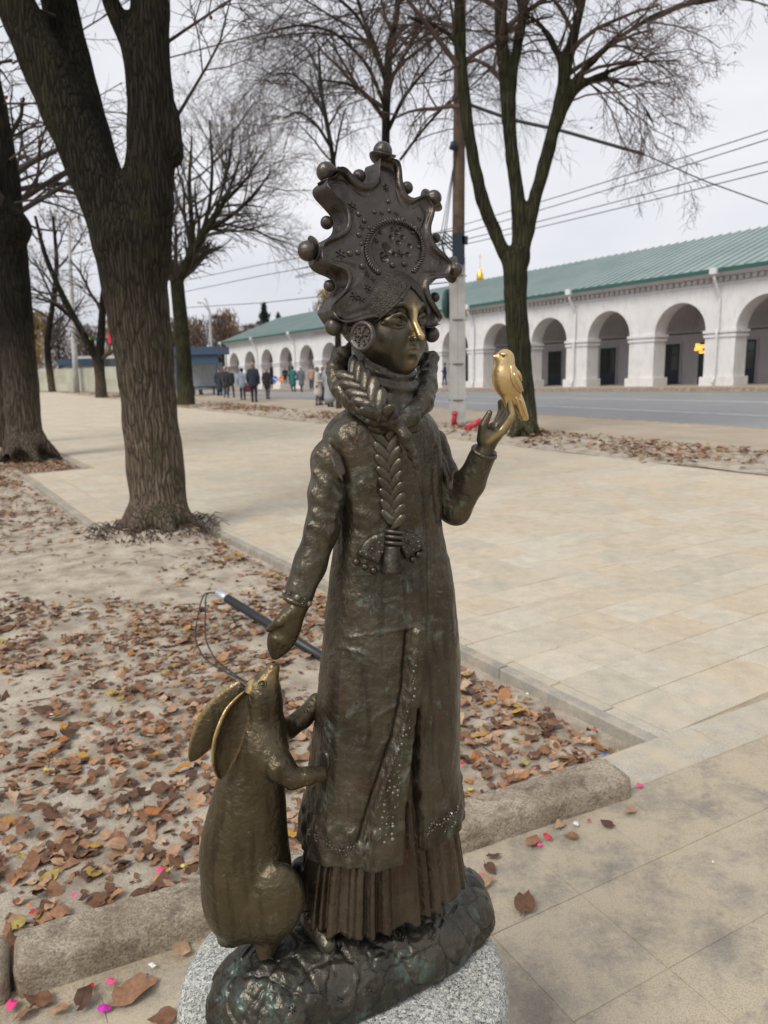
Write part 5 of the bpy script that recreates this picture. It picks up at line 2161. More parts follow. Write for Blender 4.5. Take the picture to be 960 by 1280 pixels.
class Tree:
    def __init__(s, seed): s.r = np.random.RandomState(seed); s.b = {3: [], 5: [], 8: []}; s.tips = []

    def line(s, p, d, L, n, wob, grav):
        pts = [np.array(p, float)]
        d = np.array(d, float)
        for i in range(n):
            d = d + s.r.randn(3) * wob + np.array([0, 0, grav])
            d /= np.linalg.norm(d)
            pts.append(pts[-1] + d * L / n)
        return np.array(pts)

    def grow(s, p, d, L, r, lev, spec):
        """spec[lev] = (children, length ratio, spread, gravity, wobble)"""
        nch, lr, spread, grav, wob = spec[lev]
        n = 6 if lev == 0 else 5 if lev == 1 else 4
        pts = s.line(p, d, L, n, wob, grav)
        rad = r * np.linspace(1, .35, n + 1)
        s.b[5 if r > .03 else 3].append((pts, rad))
        if lev + 1 < len(spec):
            s.sprout(pts, rad, nch, L * lr, spread, lev + 1, spec)
        else:
            s.tips.append(pts[-1])
            s.tips.append(pts[len(pts) // 2])

    def sprout(s, pts, rad, nch, L, spread, lev, spec, f0=.25):
        n = len(pts) - 1
        for c in range(nch):
            f = f0 + (1 - f0) * (c + s.r.rand()) / nch
            x = min(f * n, n - 1e-3)
            i = int(x)
            q = pts[i] * (1 - x + i) + pts[i + 1] * (x - i)
            tn = pts[i + 1] - pts[i]
            tn = tn / np.linalg.norm(tn)
            a = s.r.randn(3)
            a -= tn * (a @ tn)
            a /= np.linalg.norm(a)
            sp = spread * (.7 + .6 * s.r.rand())
            d = tn * math.cos(sp) + a * math.sin(sp)
            rr = np.interp(f, np.linspace(0, 1, n + 1), rad) * (.45 + .15 * s.r.rand())
            s.grow(q, d, L * (.7 + .6 * s.r.rand()) * (1.15 - .45 * f), max(rr, .0045), lev, spec)

    def limb(s, pts, rad):
        pts = np.array(pts, float)
        rad = np.array(rad, float)
        # smooth the given path
        k = len(pts)
        u = np.linspace(0, k - 1, (k - 1) * 5 + 1)
        P = np.stack([np.interp(u, np.arange(k), pts[:, i]) for i in range(3)], 1)
        for _ in range(3): P[1:-1] = (P[:-2] + 2 * P[1:-1] + P[2:]) / 4
        Rr = np.interp(u, np.arange(k), rad)
        s.b[8].append((P, Rr))
        return P, Rr

    def crown(s, name, mat, root):
        VV, FF, n = [], [], 0
        for sides in (3, 5):
            if s.b[sides]:
                V, F = tubes_np(s.b[sides], sides)
                VV.append(V)
                FF.append(F + n)
                n += len(V)
        return mk(name, np.concatenate(VV), np.concatenate(FF), mat, root)

    def leaves(s, count, size, mat, root, name='last_leaves', sel=None):
        tips = np.array(s.tips)
        if sel is not None: tips = tips[sel(tips)]
        if not len(tips): return
        q = tips[s.r.randint(len(tips), size=count)] + s.r.randn(count, 3) * .10
        a, b_ = s.r.randn(count, 3), s.r.randn(count, 3)
        a /= np.linalg.norm(a, axis=1)[:, None]
        b_ -= a * (a * b_).sum(1)[:, None]
        b_ /= np.linalg.norm(b_, axis=1)[:, None]
        sz = size * (.6 + .8 * s.r.rand(count))[:, None]
        V = np.stack([q - a * sz, q + b_ * sz * .6, q + a * sz, q - b_ * sz * .6], 1).reshape(-1, 3)
        F = np.arange(count * 4).reshape(-1, 4)
        return tag(mk(name, V, F, mat, root, smooth=False), kind='stuff')


def trunk_mesh(T, name, mat, root, extra=None, voxel=None, flare=None):
    """main stem and limbs: one mesh"""
    if voxel:
        segs = T.b[8]
        allp = np.concatenate([P for P, _ in segs])
        mr_ = max(R.max() for _, R in segs)

        def fn(P):
            d = None
            for pts, rad in segs:
                e = chain(P, pts[::2] if len(pts) > 6 else pts, rad[::2] if len(pts) > 6 else rad)
                d = e if d is None else smin(d, e, .10)
            if extra is not None: d = extra(P, d)
            return d + .018 * fbm(P, 1.3, 3, 2) + .006 * fbm(P * np.array([1, 1, .25], np.float32), 6, 4, 2)
        V, F = nets(fn, allp.min(0) - mr_ - .25, allp.max(0) + mr_ + .1, voxel)
        return mk(name, V, F, mat, root)
    V, F = tubes_np(T.b[8], 10)
    return mk(name, V, F, mat, root)


SPEC = [(9, .55, .75, .0, .10), (8, .50, .75, -.01, .13), (7, .45, .8, -.03, .16), (0, 0, 0, -.06, .2)]

# ---- forked tree in the bed, left
Y1 = 7.42
P1 = lambda x, y, d=0.0: atY(x, y, Y1 + d)
m1 = Y1 / CAM_F * 1.0
T1 = Tree(1)
b1 = G(TREE_S, TREE_T, 0)
T1.limb([P1(200, 690), P1(199, 640), P1(190, 540), P1(180, 440), P1(168, 350), P1(160, 300)], np.array([38, 34.5, 33.5, 34.5, 38, 41]) * m1)
T1.limb([P1(163, 320), P1(128, 240), P1(92, 160), P1(55, 80), P1(18, 0), P1(-30, -110, -.3), P1(-60, -230, -.6)], np.array([34, 30, 28, 25, 22, 16, 10]) * m1)
T1.limb([P1(150, 285, .2), P1(118, 180, .25), P1(95, 90, .3), P1(72, 0, .35), P1(55, -120, .5), P1(40, -260, .8)], np.array([26, 23, 21, 20, 15, 9]) * m1)
T1.limb([P1(176, 320), P1(188, 240), P1(191, 160), P1(186, 90), P1(187, 0), P1(196, -110, .2), P1(215, -250, .4)], np.array([34, 29, 27, 24, 22.5, 17, 10]) * m1)
T1.limb([P1(183, 110), P1(168, 62), P1(150, 28), P1(137, 0), P1(110, -90, -.4), P1(90, -200, -.8)], np.array([16, 13, 11, 10.5, 8, 5]) * m1)
tr1 = empty('linden_tree', tuple(b1), 'thick forked tree trunk with furrowed bark in the leaf-strewn bed', 'tree')


def flare1(P, d):
    for a in np.linspace(0, 6.28, 7)[:-1]:
        q0, q1 = b1 + np.array([.22 * math.cos(a), .22 * math.sin(a), .16]), b1 + np.array([.44 * math.cos(a + .2), .44 * math.sin(a + .2), -.03])
        d = smin(d, capsule(P, q0, q1, .10, .03), .12)
    d = smin(d, ellip(P, P1(218, 165, -.02), (.07, .10, .22)), .06)
    return smin(d, ellip(P, P1(222, 190, -.03), (.06, .09, .13)), .05)


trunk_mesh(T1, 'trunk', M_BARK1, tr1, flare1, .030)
for P_, R_l in list(T1.b[8])[1:]:
    T1.sprout(P_[len(P_) // 2:], R_l[len(P_) // 2:], 6, 2.4, .8, 1, SPEC, .2)
for x, y, dx, dz in ((70, 20, -1, .2), (15, 75, -1, -.1), (200, 60, .8, .6), (110, 130, -.6, .6), (222, 145, .8, .8)):
    T1.grow(P1(x, y, .1), (dx, .3, dz), 1.3, .018, 1, SPEC)
T1.crown('crown', M_TWIG, tr1)
T1.leaves(260, .028, M_BLEAF, tr1)
# root sprouts and matted roots at the foot
mb = MB()
rr_ = random.Random(2)
for i in range(300):
    a = rr_.uniform(0, 6.28)
    rq = rr_.uniform(.26, .62)
    q = b1 + np.array([rq * math.cos(a), rq * math.sin(a), .085 - .12 * (rq - .26)])
    d = np.array([math.cos(a) * .5 + rr_.uniform(-.4, .4), math.sin(a) * .5 + rr_.uniform(-.4, .4), rr_.uniform(-.15, .30)])
    L = rr_.uniform(.08, .28)
    mb.tube([q, q + d * L * .5 + np.array([0, 0, .02]), q + d * L + np.array([0, 0, -.05])], [.007, .005, .002], 4)
tag(mb.build('root_sprouts', M_TWIGR, tr1, smooth=True), kind='stuff')

# ---- dark trunk at the left edge
Y0 = 13.9
P0_ = lambda x, y, d=0.0: atY(x, y, Y0 + d)
m0 = Y0 / CAM_F
T0 = Tree(2)
b0 = np.array([*ground(36, 574)[:2], 0.0])
T0.limb([P0_(34, 585), P0_(31, 545), P0_(24, 460), P0_(16, 360), P0_(8, 270), P0_(0, 180), P0_(-25, 60), P0_(-45, -60)], np.array([24, 21, 20, 20, 19.5, 17, 14, 10]) * m0)
tr0 = empty('linden_tree', tuple(b0), 'dark thick tree trunk cut off by the left edge of the photo', 'tree')


def flare0(P, d):
    for a in np.linspace(0, 6.28, 7)[:-1]:
        d = smin(d, capsule(P, b0 + np.array([.25 * math.cos(a), .25 * math.sin(a), .30]), b0 + np.array([.62 * math.cos(a + .2), .62 * math.sin(a + .2), -.08]), .12, .04), .16)
    return smin(d, ellip(P, P0_(18, 285, -.1), (.27, .25, .30)), .1)


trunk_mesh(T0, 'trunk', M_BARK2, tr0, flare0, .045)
P_, R_l = T0.b[8][0]
T0.sprout(P_[len(P_) // 2:], R_l[len(P_) // 2:], 12, 3.6, .9, 1, SPEC, .1)
for x, y, dx, dz, L in ((10, 255, 1, .1, 1.6), (5, 130, 1, .05, 1.8), (15, 80, 1, .3, 2.4), (0, 20, 1, .2, 2.6), (12, 200, 1, .4, 1.9)):
    T0.grow(P0_(x, y, -.2), (dx, .2, dz + .25), L * 1.25, .022, 1, SPEC)
T0.crown('crown', M_TWIG, tr0)
T0.leaves(160, .035, M_BLEAF, tr0)
T0b = Tree(21)
q = np.array([*ground(2, 556)[:2], 0.0])
PB = lambda x, y: atY(x, y, q[1])
T0b.limb([PB(2, 560), PB(0, 450), PB(-6, 330), PB(-20, 200)], np.array([11, 10, 9.5, 9]) * q[1] / CAM_F)
trb = empty('linden_tree', tuple(q), 'second dark trunk half hidden at the extreme left edge', 'tree')
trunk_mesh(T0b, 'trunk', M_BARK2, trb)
P_, R_l = T0b.b[8][0]
T0b.sprout(P_[9:], R_l[9:], 8, 3.0, .9, 1, SPEC)
T0b.crown('crown', M_TWIG, trb)

# ---- tree behind the bird
YC = 15.95
PC = lambda x, y, d=0.0: atY(x, y, YC + d)
mc = YC / CAM_F
TC = Tree(3)
bC = np.array([*ground(655, 546)[:2], 0.0])
TC.limb([PC(656, 556), PC(655, 520), PC(650, 450), PC(645, 390), PC(644, 340), PC(645, 320)], np.array([17.5, 15.5, 14.5, 13.5, 14.5, 14]) * mc)
limbs = [TC.limb([PC(640, 335), PC(622, 300), PC(604, 255), PC(592, 205), PC(582, 140), PC(576, 70), PC(574, 0), PC(566, -90), PC(552, -180)], np.array([9, 8, 7.6, 7.4, 7, 6.5, 6, 4.5, 3]) * mc),
         TC.limb([PC(646, 330), PC(650, 300), PC(649, 258), PC(640, 200), PC(634, 120), PC(627, 60), PC(625, 0), PC(620, -90), PC(610, -190)], np.array([11, 9.5, 8.5, 8, 7.5, 7, 6.5, 4.5, 3]) * mc),
         TC.limb([PC(651, 325), PC(662, 272), PC(680, 210), PC(698, 140), PC(706, 90), PC(718, 40), PC(728, 0), PC(745, -80), PC(765, -170)], np.array([9.5, 8.2, 7.5, 7, 6.2, 5.6, 5, 3.8, 2.5]) * mc),
         TC.limb([PC(635, 150), PC(642, 90), PC(652, 30), PC(660, -30), PC(668, -110)], np.array([5.5, 5.2, 4.8, 4, 2.5]) * mc),
         TC.limb([PC(700, 128), PC(726, 92), PC(764, 52), PC(812, 22), PC(862, 3), PC(925, -6), PC(985, 18)], np.array([4.2, 3.8, 3.2, 2.8, 2.3, 1.7, 1.0]) * mc),
         TC.limb([PC(694, 160), PC(722, 108), PC(752, 92), PC(800, 76), PC(842, 80)], np.array([3.6, 3.1, 2.4, 1.8, .8]) * mc),
         TC.limb([PC(700, 128), PC(724, 106), PC(760, 96), PC(790, 110), PC(816, 150), PC(826, 192)], np.array([3.0, 2.6, 2.1, 1.6, 1.2, .6]) * mc),
         TC.limb([PC(576, 60), PC(560, 40), PC(530, 26), PC(498, 20)], np.array([3.5, 3.0, 2.2, 1.2]) * mc),
         TC.limb([PC(704, 96), PC(696, 60), PC(676, 30), PC(655, 16)], np.array([3.5, 3.0, 2.2, 1.4]) * mc),
         TC.limb([PC(606, 260, -.1), PC(608, 120, -.3), PC(586, 30, -.5), PC(560, -40, -.7)], np.array([1.6, 2.5, 3.5, 2]) * mc)]
limbs.pop()
TC.b[8].pop()
trC = empty('linden_tree', tuple(bC), 'bare tree with mossy three-way forked trunk behind the golden bird', 'tree')


def flareC(P, d):
    for a in np.linspace(0, 6.28, 6)[:-1]:
        d = smin(d, capsule(P, bC + np.array([.12 * math.cos(a), .12 * math.sin(a), .30]), bC + np.array([.40 * math.cos(a), .40 * math.sin(a), -.04]), .09, .03), .10)
    return smin(d, ellip(P, PC(653, 316, -.1), (.14, .12, .12)), .06)


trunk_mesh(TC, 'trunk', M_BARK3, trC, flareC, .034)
DRO = [(9, .55, .8, .0, .10), (8, .52, .8, -.06, .13), (8, .45, .8, -.10, .16), (0, 0, 0, -.12, .2)]
for i, (P_, R_l) in enumerate(limbs):
    if i < 4:
        k = int(len(P_) * .45)
        TC.sprout(P_[k:], R_l[k:], 9, 2.2, .85, 1, DRO, .05)
    else:
        TC.sprout(P_, R_l, 13, 1.6, .8, 1, DRO, .15)
TC.crown('crown', M_TWIGR, trC)
TC.leaves(420, .028, M_BLEAF, trC)

# ---- bare trees further along the strip
def mid_tree(name, label, base_px, path, widths, seed, nsp, L, mat, twig, spec=SPEC, leaves=0, lmat=None, lim=(), lims=.03, k0=.3):
    q = np.array([*ground(*base_px)[:2], 0.0]) if len(base_px) == 2 else np.array([*base_px[:2], 0.0])
    f = lambda x, y: atY(x, y, q[1])
    mm = q[1] / CAM_F
    T = Tree(seed)
    L0 = [T.limb([f(*p_) for p_ in path], np.array(widths) * mm)]
    for pth, w_ in lim:
        L0.append(T.limb([f(*p_) for p_ in pth], np.array(w_) * mm))
    root = empty(name, tuple(q), label, 'tree')
    trunk_mesh(T, 'trunk', mat, root)
    for i, (P_, R_l) in enumerate(L0):
        k = min(len(P_) - 2, int(len(P_) * (k0 if i == 0 else .15)))
        T.sprout(P_[k:], R_l[k:], nsp, L, .8, 1, spec, .05)
    T.crown('crown', twig, root)
    if leaves: T.leaves(leaves, lims, lmat, root)
    return root


UPS = [(9, .55, .6, .05, .10), (9, .55, .65, .03, .12), (8, .5, .7, .0, .15), (0, 0, 0, .0, .2)]
FINE = [(9, .55, .6, .05, .10), (9, .50, .65, .02, .12), (7, .5, .7, .0, .15), (0, 0, 0, .0, .2)]
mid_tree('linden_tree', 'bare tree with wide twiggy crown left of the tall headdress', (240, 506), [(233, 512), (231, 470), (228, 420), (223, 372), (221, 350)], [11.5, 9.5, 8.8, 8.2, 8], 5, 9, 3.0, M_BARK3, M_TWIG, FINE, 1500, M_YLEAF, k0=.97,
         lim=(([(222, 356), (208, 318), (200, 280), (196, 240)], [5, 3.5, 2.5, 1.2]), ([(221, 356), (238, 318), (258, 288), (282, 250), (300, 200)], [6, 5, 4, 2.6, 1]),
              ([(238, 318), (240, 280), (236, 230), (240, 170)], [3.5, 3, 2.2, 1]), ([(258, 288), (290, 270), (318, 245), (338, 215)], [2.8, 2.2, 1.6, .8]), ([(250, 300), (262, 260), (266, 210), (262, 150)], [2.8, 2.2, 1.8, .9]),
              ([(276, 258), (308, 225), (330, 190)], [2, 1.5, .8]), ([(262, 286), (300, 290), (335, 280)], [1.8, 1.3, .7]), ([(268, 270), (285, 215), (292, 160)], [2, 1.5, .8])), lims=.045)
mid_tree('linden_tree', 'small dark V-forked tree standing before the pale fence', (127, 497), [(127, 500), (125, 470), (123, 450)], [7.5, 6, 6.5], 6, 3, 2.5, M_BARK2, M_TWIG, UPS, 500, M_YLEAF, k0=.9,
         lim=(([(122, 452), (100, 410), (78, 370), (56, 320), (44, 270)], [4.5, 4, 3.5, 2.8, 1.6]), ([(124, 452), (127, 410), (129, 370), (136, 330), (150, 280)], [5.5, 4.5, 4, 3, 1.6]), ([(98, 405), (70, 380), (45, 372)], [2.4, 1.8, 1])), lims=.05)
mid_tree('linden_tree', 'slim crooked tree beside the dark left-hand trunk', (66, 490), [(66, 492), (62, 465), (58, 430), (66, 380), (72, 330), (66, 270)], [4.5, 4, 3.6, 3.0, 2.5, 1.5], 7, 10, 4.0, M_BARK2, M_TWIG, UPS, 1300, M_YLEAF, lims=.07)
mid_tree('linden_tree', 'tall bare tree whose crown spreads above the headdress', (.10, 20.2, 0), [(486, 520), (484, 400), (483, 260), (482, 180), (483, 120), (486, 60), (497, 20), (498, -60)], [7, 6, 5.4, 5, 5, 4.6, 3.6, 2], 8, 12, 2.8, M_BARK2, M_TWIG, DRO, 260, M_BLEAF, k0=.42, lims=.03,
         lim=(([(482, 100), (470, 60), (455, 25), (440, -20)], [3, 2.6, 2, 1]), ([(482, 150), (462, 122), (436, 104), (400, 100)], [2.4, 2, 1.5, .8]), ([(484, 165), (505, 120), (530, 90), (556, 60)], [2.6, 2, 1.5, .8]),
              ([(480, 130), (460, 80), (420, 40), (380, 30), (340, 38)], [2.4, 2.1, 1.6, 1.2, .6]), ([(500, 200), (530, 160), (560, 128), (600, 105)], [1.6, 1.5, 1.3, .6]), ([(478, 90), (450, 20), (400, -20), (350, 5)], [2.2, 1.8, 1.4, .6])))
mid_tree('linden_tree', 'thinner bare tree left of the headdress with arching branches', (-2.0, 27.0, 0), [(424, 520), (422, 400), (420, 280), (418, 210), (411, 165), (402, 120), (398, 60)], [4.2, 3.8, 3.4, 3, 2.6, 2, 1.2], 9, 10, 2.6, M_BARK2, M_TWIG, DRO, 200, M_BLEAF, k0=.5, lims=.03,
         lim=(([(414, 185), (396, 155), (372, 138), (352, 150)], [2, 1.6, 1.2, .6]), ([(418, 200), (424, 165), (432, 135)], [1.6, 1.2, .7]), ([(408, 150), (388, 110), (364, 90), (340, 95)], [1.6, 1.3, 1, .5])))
# ================================================================== fallen leaves and paper scraps
def leaf_mat(name, stops, per_object=True):
    mt, t, b = new_mat(name)
    p = pos(t)
    if per_object:
        rnd = t.nodes.new('ShaderNodeObjectInfo').outputs['Random']
    else:
        at = t.nodes.new('ShaderNodeAttribute')
        at.attribute_name = 'rnd'
        rnd = at.outputs['Fac']
    c = ramp(t, rnd, stops)
    c = mixc(t, 1.0, c, ramp(t, noise(t, 70, 4, .6, p), [(0.3, (.72,) * 3), (0.7, (1.18,) * 3)]), 'MULTIPLY')
    t.links.new(c, b.inputs['Base Color'])
    b.inputs['Roughness'].default_value = 0.7
    b.inputs['Specular IOR Level'].default_value = 0.3
    bump(t, b, noise(t, 160, 3, .6, p), .4, .002)
    return mt


LST = [(0.0, (0.075, 0.040, 0.026)), (0.18, (0.15, 0.074, 0.042)), (0.40, (0.235, 0.118, 0.062)), (0.60, (0.31, 0.172, 0.097)), (0.78, (0.39, 0.245, 0.150)), (0.88, (0.47, 0.33, 0.215)), (0.94, (0.32, 0.115, 0.03)), (0.97, (0.42, 0.25, 0.06)), (1.0, (0.33, 0.27, 0.08))]
M_LEAF_O = leaf_mat('dry_leaf', LST)
M_LEAF_J = leaf_mat('dry_leaf_litter', LST, False)


def leaf_shape(seed):
    """curled heart-shaped dry leaf about 1 unit long, lying in x-y"""
    r = np.random.RandomState(seed)
    k = 16
    a = np.arange(k) * 2 * math.pi / k
    f1, f2 = r.rand(2) * 6.28
    rad = .42 * (1 + .10 * np.cos(2 * a + f1) * r.rand() + .10 * np.cos(3 * a + f2) * r.rand() + .035 * r.randn(k)) * (1 + .45 * np.exp(-(np.minimum(a, 6.2832 - a) / .33) ** 2)) * (1 - .16 * np.exp(-((a - math.pi) / .3) ** 2))
    x, y = rad * np.cos(a), rad * np.sin(a) * r.uniform(.72, .98)
    cu, cv, tw = r.uniform(.0, .9), r.uniform(-.6, .7), r.uniform(-.4, .4)
    z = cu * y * y + cv * x * x + tw * x * y + .05 * np.sin(3 * a + f1) + .03 * r.randn(k)
    V = np.concatenate([np.stack([x, y, z], 1), np.stack([x * .5, y * .5, z * .22 + .012], 1), [[0, 0, .0]], [[-.62, .05 * r.randn(), .06]]])
    V[:, 2] -= V[:, 2].min() + .01
    F = [(i, (i + 1) % k, k + (i + 1) % k, k + i) for i in range(k)]
    F = [f for f in F] + [(k + i, k + (i + 1) % k, 2 * k) for i in range(k)]
    F += [(k // 2, 2 * k + 1, k // 2 + 1)]
    return V, F


LV = [leaf_shape(i) for i in range(14)]
LME = []
for V, F in LV:
    me = bpy.data.meshes.new('fallen_leaf')
    me.from_pydata(V.tolist(), [], F)
    me.polygons.foreach_set('use_smooth', np.full(len(me.polygons), True))
    me.materials.append(M_LEAF_O)
    me.update()
    LME.append(me)
rl = np.random.RandomState(7)


def bed_h(x, y):
    s, t_ = st_of(x, y)
    V = np.stack([np.asarray(x, float), np.asarray(y, float), 0 * np.asarray(x, float)], -1)
    return BED_Z + bedz(s, t_, V)


# candidates over the bed, dense in drifts
n = 64000
s = rl.uniform(-1.5, 13.0, n)
t_ = rl.uniform(-7.5, -0.09, n)
q = Garr(s, t_)
x, y = q[:, 0], q[:, 1]
kd = (np.stack([x, y], 1) - KF) @ K2
den = .50 * vnoise(x, y, 1.1, 21) + .35 * vnoise(x, y, 2.7, 22) + .15 * vnoise(x, y, 7, 23)
near_edge = np.exp(-((t_ + .16) / .16) ** 2) + .8 * np.exp(-((kd - KW - .08) / .10) ** 2)
prob = sst(.455, .585, den) * .98 + .035 + .50 * near_edge + .20 * sst(4.5, 7.0, s)
dtree = np.hypot(s - TREE_S, t_ - TREE_T)
prob *= sst(.30, .75, dtree) * (1 - .75 * np.exp(-(np.hypot((s - 4.5) / .9, (t_ + 1.1) / 1.1) / .75) ** 2)) * (1 - .6 * np.exp(-(np.hypot(s - 2.2, t_ + 2.1) / .5) ** 2))
ok = (rl.rand(n) < prob * .75) & (kd > KW + .03) & ~((s > 6.05) & (s < 11.2) & (t_ > -1.0))
x, y = x[ok], y[ok]
px, py = proj(np.stack([x, y, 0 * x], 1))
vis = (px > -60) & (px < 1000) & (py < 1300)
x, y, px, py = x[vis], y[vis], px[vis], py[vis]
z = bed_h(x, y)
m_ = len(x)
size = rl.uniform(.026, .066, m_) * np.where(rl.rand(m_) < .12, 1.5, 1)
yaw = rl.rand(m_) * 6.28
tlx, tly = rl.randn(m_) * .28, rl.randn(m_) * .28
hgt = z + .002 + rl.rand(m_) ** 2 * .028
kind_ = rl.randint(len(LV), size=m_)
flip_ = rl.rand(m_) < .4
order = np.argsort(np.hypot(x, y))
kd0 = (np.stack([x, y], 1) - KF) @ K2
behind = ((px > 385) & (px < 572) & (py > 500) & (py < 1290)) | ((px > 252) & (px < 372) & (py > 880)) | ((px > 225) & (px < 625) & (py > 1125))
single = [i for i in order if not behind[i] and -5 < px[i] < 965][:270]
sset = set(single)
for i in single:
    o = bpy.data.objects.new('fallen_leaf', LME[kind_[i]])
    COL.objects.link(o)
    o.location = (x[i], y[i], hgt[i])
    o.scale = (size[i],) * 3
    o.rotation_euler = (tlx[i] + (math.pi if flip_[i] else 0), tly[i], yaw[i])
    if flip_[i]: o.location[2] += size[i] * .12
    zone = ('dry brown leaf in the bed corner right of the coat' if px[i] > 572 else 'dry brown leaf close behind the left kerb' if kd0[i] < KW + .35 else 'dry brown leaf between the conduit pipe and the hare ears' if px[i] > 225
            else 'dry brown leaf in the bed near the left edge of the photo' if px[i] < 110 else 'dry brown leaf on the sandy bed left of the hare')
    tag(o, zone, 'leaf', zone.replace('dry brown leaf', 'dry leaves'))


def litter(name, idx, x, y, hgt, size, yaw, tx, ty, kind_, flip_, mat, label):
    VV, FF4, FF3, RN, n0 = [], [], [], [], 0
    V4 = []
    for i in idx:
        V, F = LV[kind_[i]]
        V = V * size[i]
        if flip_[i]: V = V * np.array([1, -1, -1]) + np.array([0, 0, size[i] * .2])
        c, s_ = math.cos(yaw[i]), math.sin(yaw[i])
        zt = V[:, 2] + V[:, 1] * tx[i] * .6 + V[:, 0] * ty[i] * .6
        VV.append(np.stack([x[i] + V[:, 0] * c - V[:, 1] * s_, y[i] + V[:, 0] * s_ + V[:, 1] * c, hgt[i] + zt], 1))
        for f in F: FF3.append(tuple(k + n0 for k in f))
        n0 += len(V)
        RN += [rl.rand()] * len(V)
    o = mk(name, np.concatenate(VV), FF3, mat, None, col=np.array(RN), attr='rnd')
    return tag(o, label, None, None, 'stuff')


# twigs and pebbles
mb = MB()
for i in range(260):
    ss, tt = rl.uniform(-.5, 8), rl.uniform(-5, -.1)
    g = G(ss, tt)
    if (g[:2] - KF) @ K2 < KW + .03: continue
    zz = float(bed_h(g[0], g[1])) + .006
    a, L = rl.rand() * 6.28, rl.uniform(.05, .22)
    p0_ = np.array([g[0], g[1], zz])
    mb.tube([p0_, p0_ + np.array([math.cos(a) * L * .5, math.sin(a) * L * .5, rl.uniform(0, .012)]), p0_ + np.array([math.cos(a + .3) * L, math.sin(a + .3) * L, 0])], [.003, .0025, .0015], 4, False)
tag(mb.build('twig_litter', M_TWIGR), 'thin broken twigs scattered over the tree bed', kind='stuff')
npb = 5200
ss, tt = rl.uniform(-1.2, 6, npb), rl.uniform(-4, -.05, npb)
g = Garr(ss, tt)
kk = (g[:, :2] - KF) @ K2 > KW + .01
g = g[kk]
zz = bed_h(g[:, 0], g[:, 1])
oc = np.array([(1, 0, 0), (0, 1, 0), (-1, 0, 0), (0, -1, 0), (0, 0, .8), (0, 0, -.8)])
of = np.array([(0, 1, 4), (1, 2, 4), (2, 3, 4), (3, 0, 4), (1, 0, 5), (2, 1, 5), (3, 2, 5), (0, 3, 5)])
sz_ = .002 + .007 * rl.rand(len(g)) ** 3
V = (np.stack([g[:, 0], g[:, 1], zz], 1)[:, None] + sz_[:, None, None] * oc[None] * (1 + .4 * rl.randn(len(g), 6, 1))).reshape(-1, 3)
F = (np.arange(len(g))[:, None, None] * 6 + of[None]).reshape(-1, 3)
tag(mk('gravel', V, F, M_SOIL, None, smooth=False), 'fine gravel and grit in the sandy bed', kind='stuff')
litter('leaf_litter', [i for i in range(m_) if i not in sset], x, y, hgt, size, yaw, tlx, tly, kind_, flip_, M_LEAF_J, 'drifts of dry brown leaves over the tree bed')

# crushed leaf crumbs between the whole ones
n = 16000
s = rl.uniform(-1.5, 9.0, n)
t_ = rl.uniform(-6.0, -0.07, n)
q = Garr(s, t_)
den = .50 * vnoise(q[:, 0], q[:, 1], 1.1, 21) + .35 * vnoise(q[:, 0], q[:, 1], 2.7, 22) + .15 * vnoise(q[:, 0], q[:, 1], 7, 23)
ok = (rl.rand(n) < sst(.36, .60, den) * .6 + .06) & ((q[:, :2] - KF) @ K2 > KW + .02) & ~((s > 6.05) & (t_ > -1.0))
q = q[ok]
px, py = proj(q)
q = q[(px > -20) & (px < 980)]
m_ = len(q)
zz = bed_h(q[:, 0], q[:, 1])
k = 5
a = np.arange(k) * 2 * math.pi / k
rad = rl.uniform(.006, .017, (m_, 1)) * (.5 + .7 * rl.rand(m_, k))
V = np.stack([q[:, None, 0] + rad * np.cos(a + q[:, :1] * 50), q[:, None, 1] + rad * np.sin(a + q[:, :1] * 50), zz[:, None] + .002 + .010 * rl.rand(m_, k) * (rad / .012)], -1).reshape(-1, 3)
o = mk('leaf_crumbs', V, np.arange(m_ * k).reshape(-1, k), M_LEAF_J, None, smooth=False, col=np.repeat(rl.rand(m_) ** 1.8 * .8, k), attr='rnd')
tag(o, 'crushed brown leaf crumbs over the sandy bed', kind='stuff')

# litter along the strip by the street
n = 15000
s = rl.uniform(2, 60, n)
t_ = rl.uniform(6.95, 9.45, n)
q = Garr(s, t_)
den = .6 * vnoise(q[:, 0], q[:, 1], .8, 31) + .4 * vnoise(q[:, 0], q[:, 1], 2.2, 32)
ok = rl.rand(n) < (sst(.38, .60, den) * .7 + .06) * np.where(s > 30, .5, 1) * sst(6.9, 7.5, t_)
q = q[ok]
px, py = proj(q)
ok = (px > -30) & (px < 990)
q = q[ok]
m_ = len(q)
litter('leaf_litter_strip', range(m_), q[:, 0], q[:, 1], np.full(m_, .012) + rl.rand(m_) * .05, rl.uniform(.06, .13, m_), rl.rand(m_) * 6.28, rl.randn(m_) * .3, rl.randn(m_) * .3, rl.randint(14, size=m_), rl.rand(m_) < .4, M_LEAF_J, 'brown leaves heaped along the strip by the street')
# behind the left-hand trunk
n = 1500
s = rl.uniform(11.2, 16.5, n)
t_ = rl.uniform(-6, .0, n)
q = Garr(s, t_)
keep = rl.rand(n) < sst(.4, .6, vnoise(q[:, 0], q[:, 1], .9, 41))
q = q[keep]
m_ = len(q)
litter('leaf_litter_far', range(m_), q[:, 0], q[:, 1], np.full(m_, -.02), rl.uniform(.05, .09, m_), rl.rand(m_) * 6.28, rl.randn(m_) * .3, rl.randn(m_) * .3, rl.randint(14, size=m_), rl.rand(m_) < .4, M_LEAF_J, 'brown leaves round the trunk at the left edge')

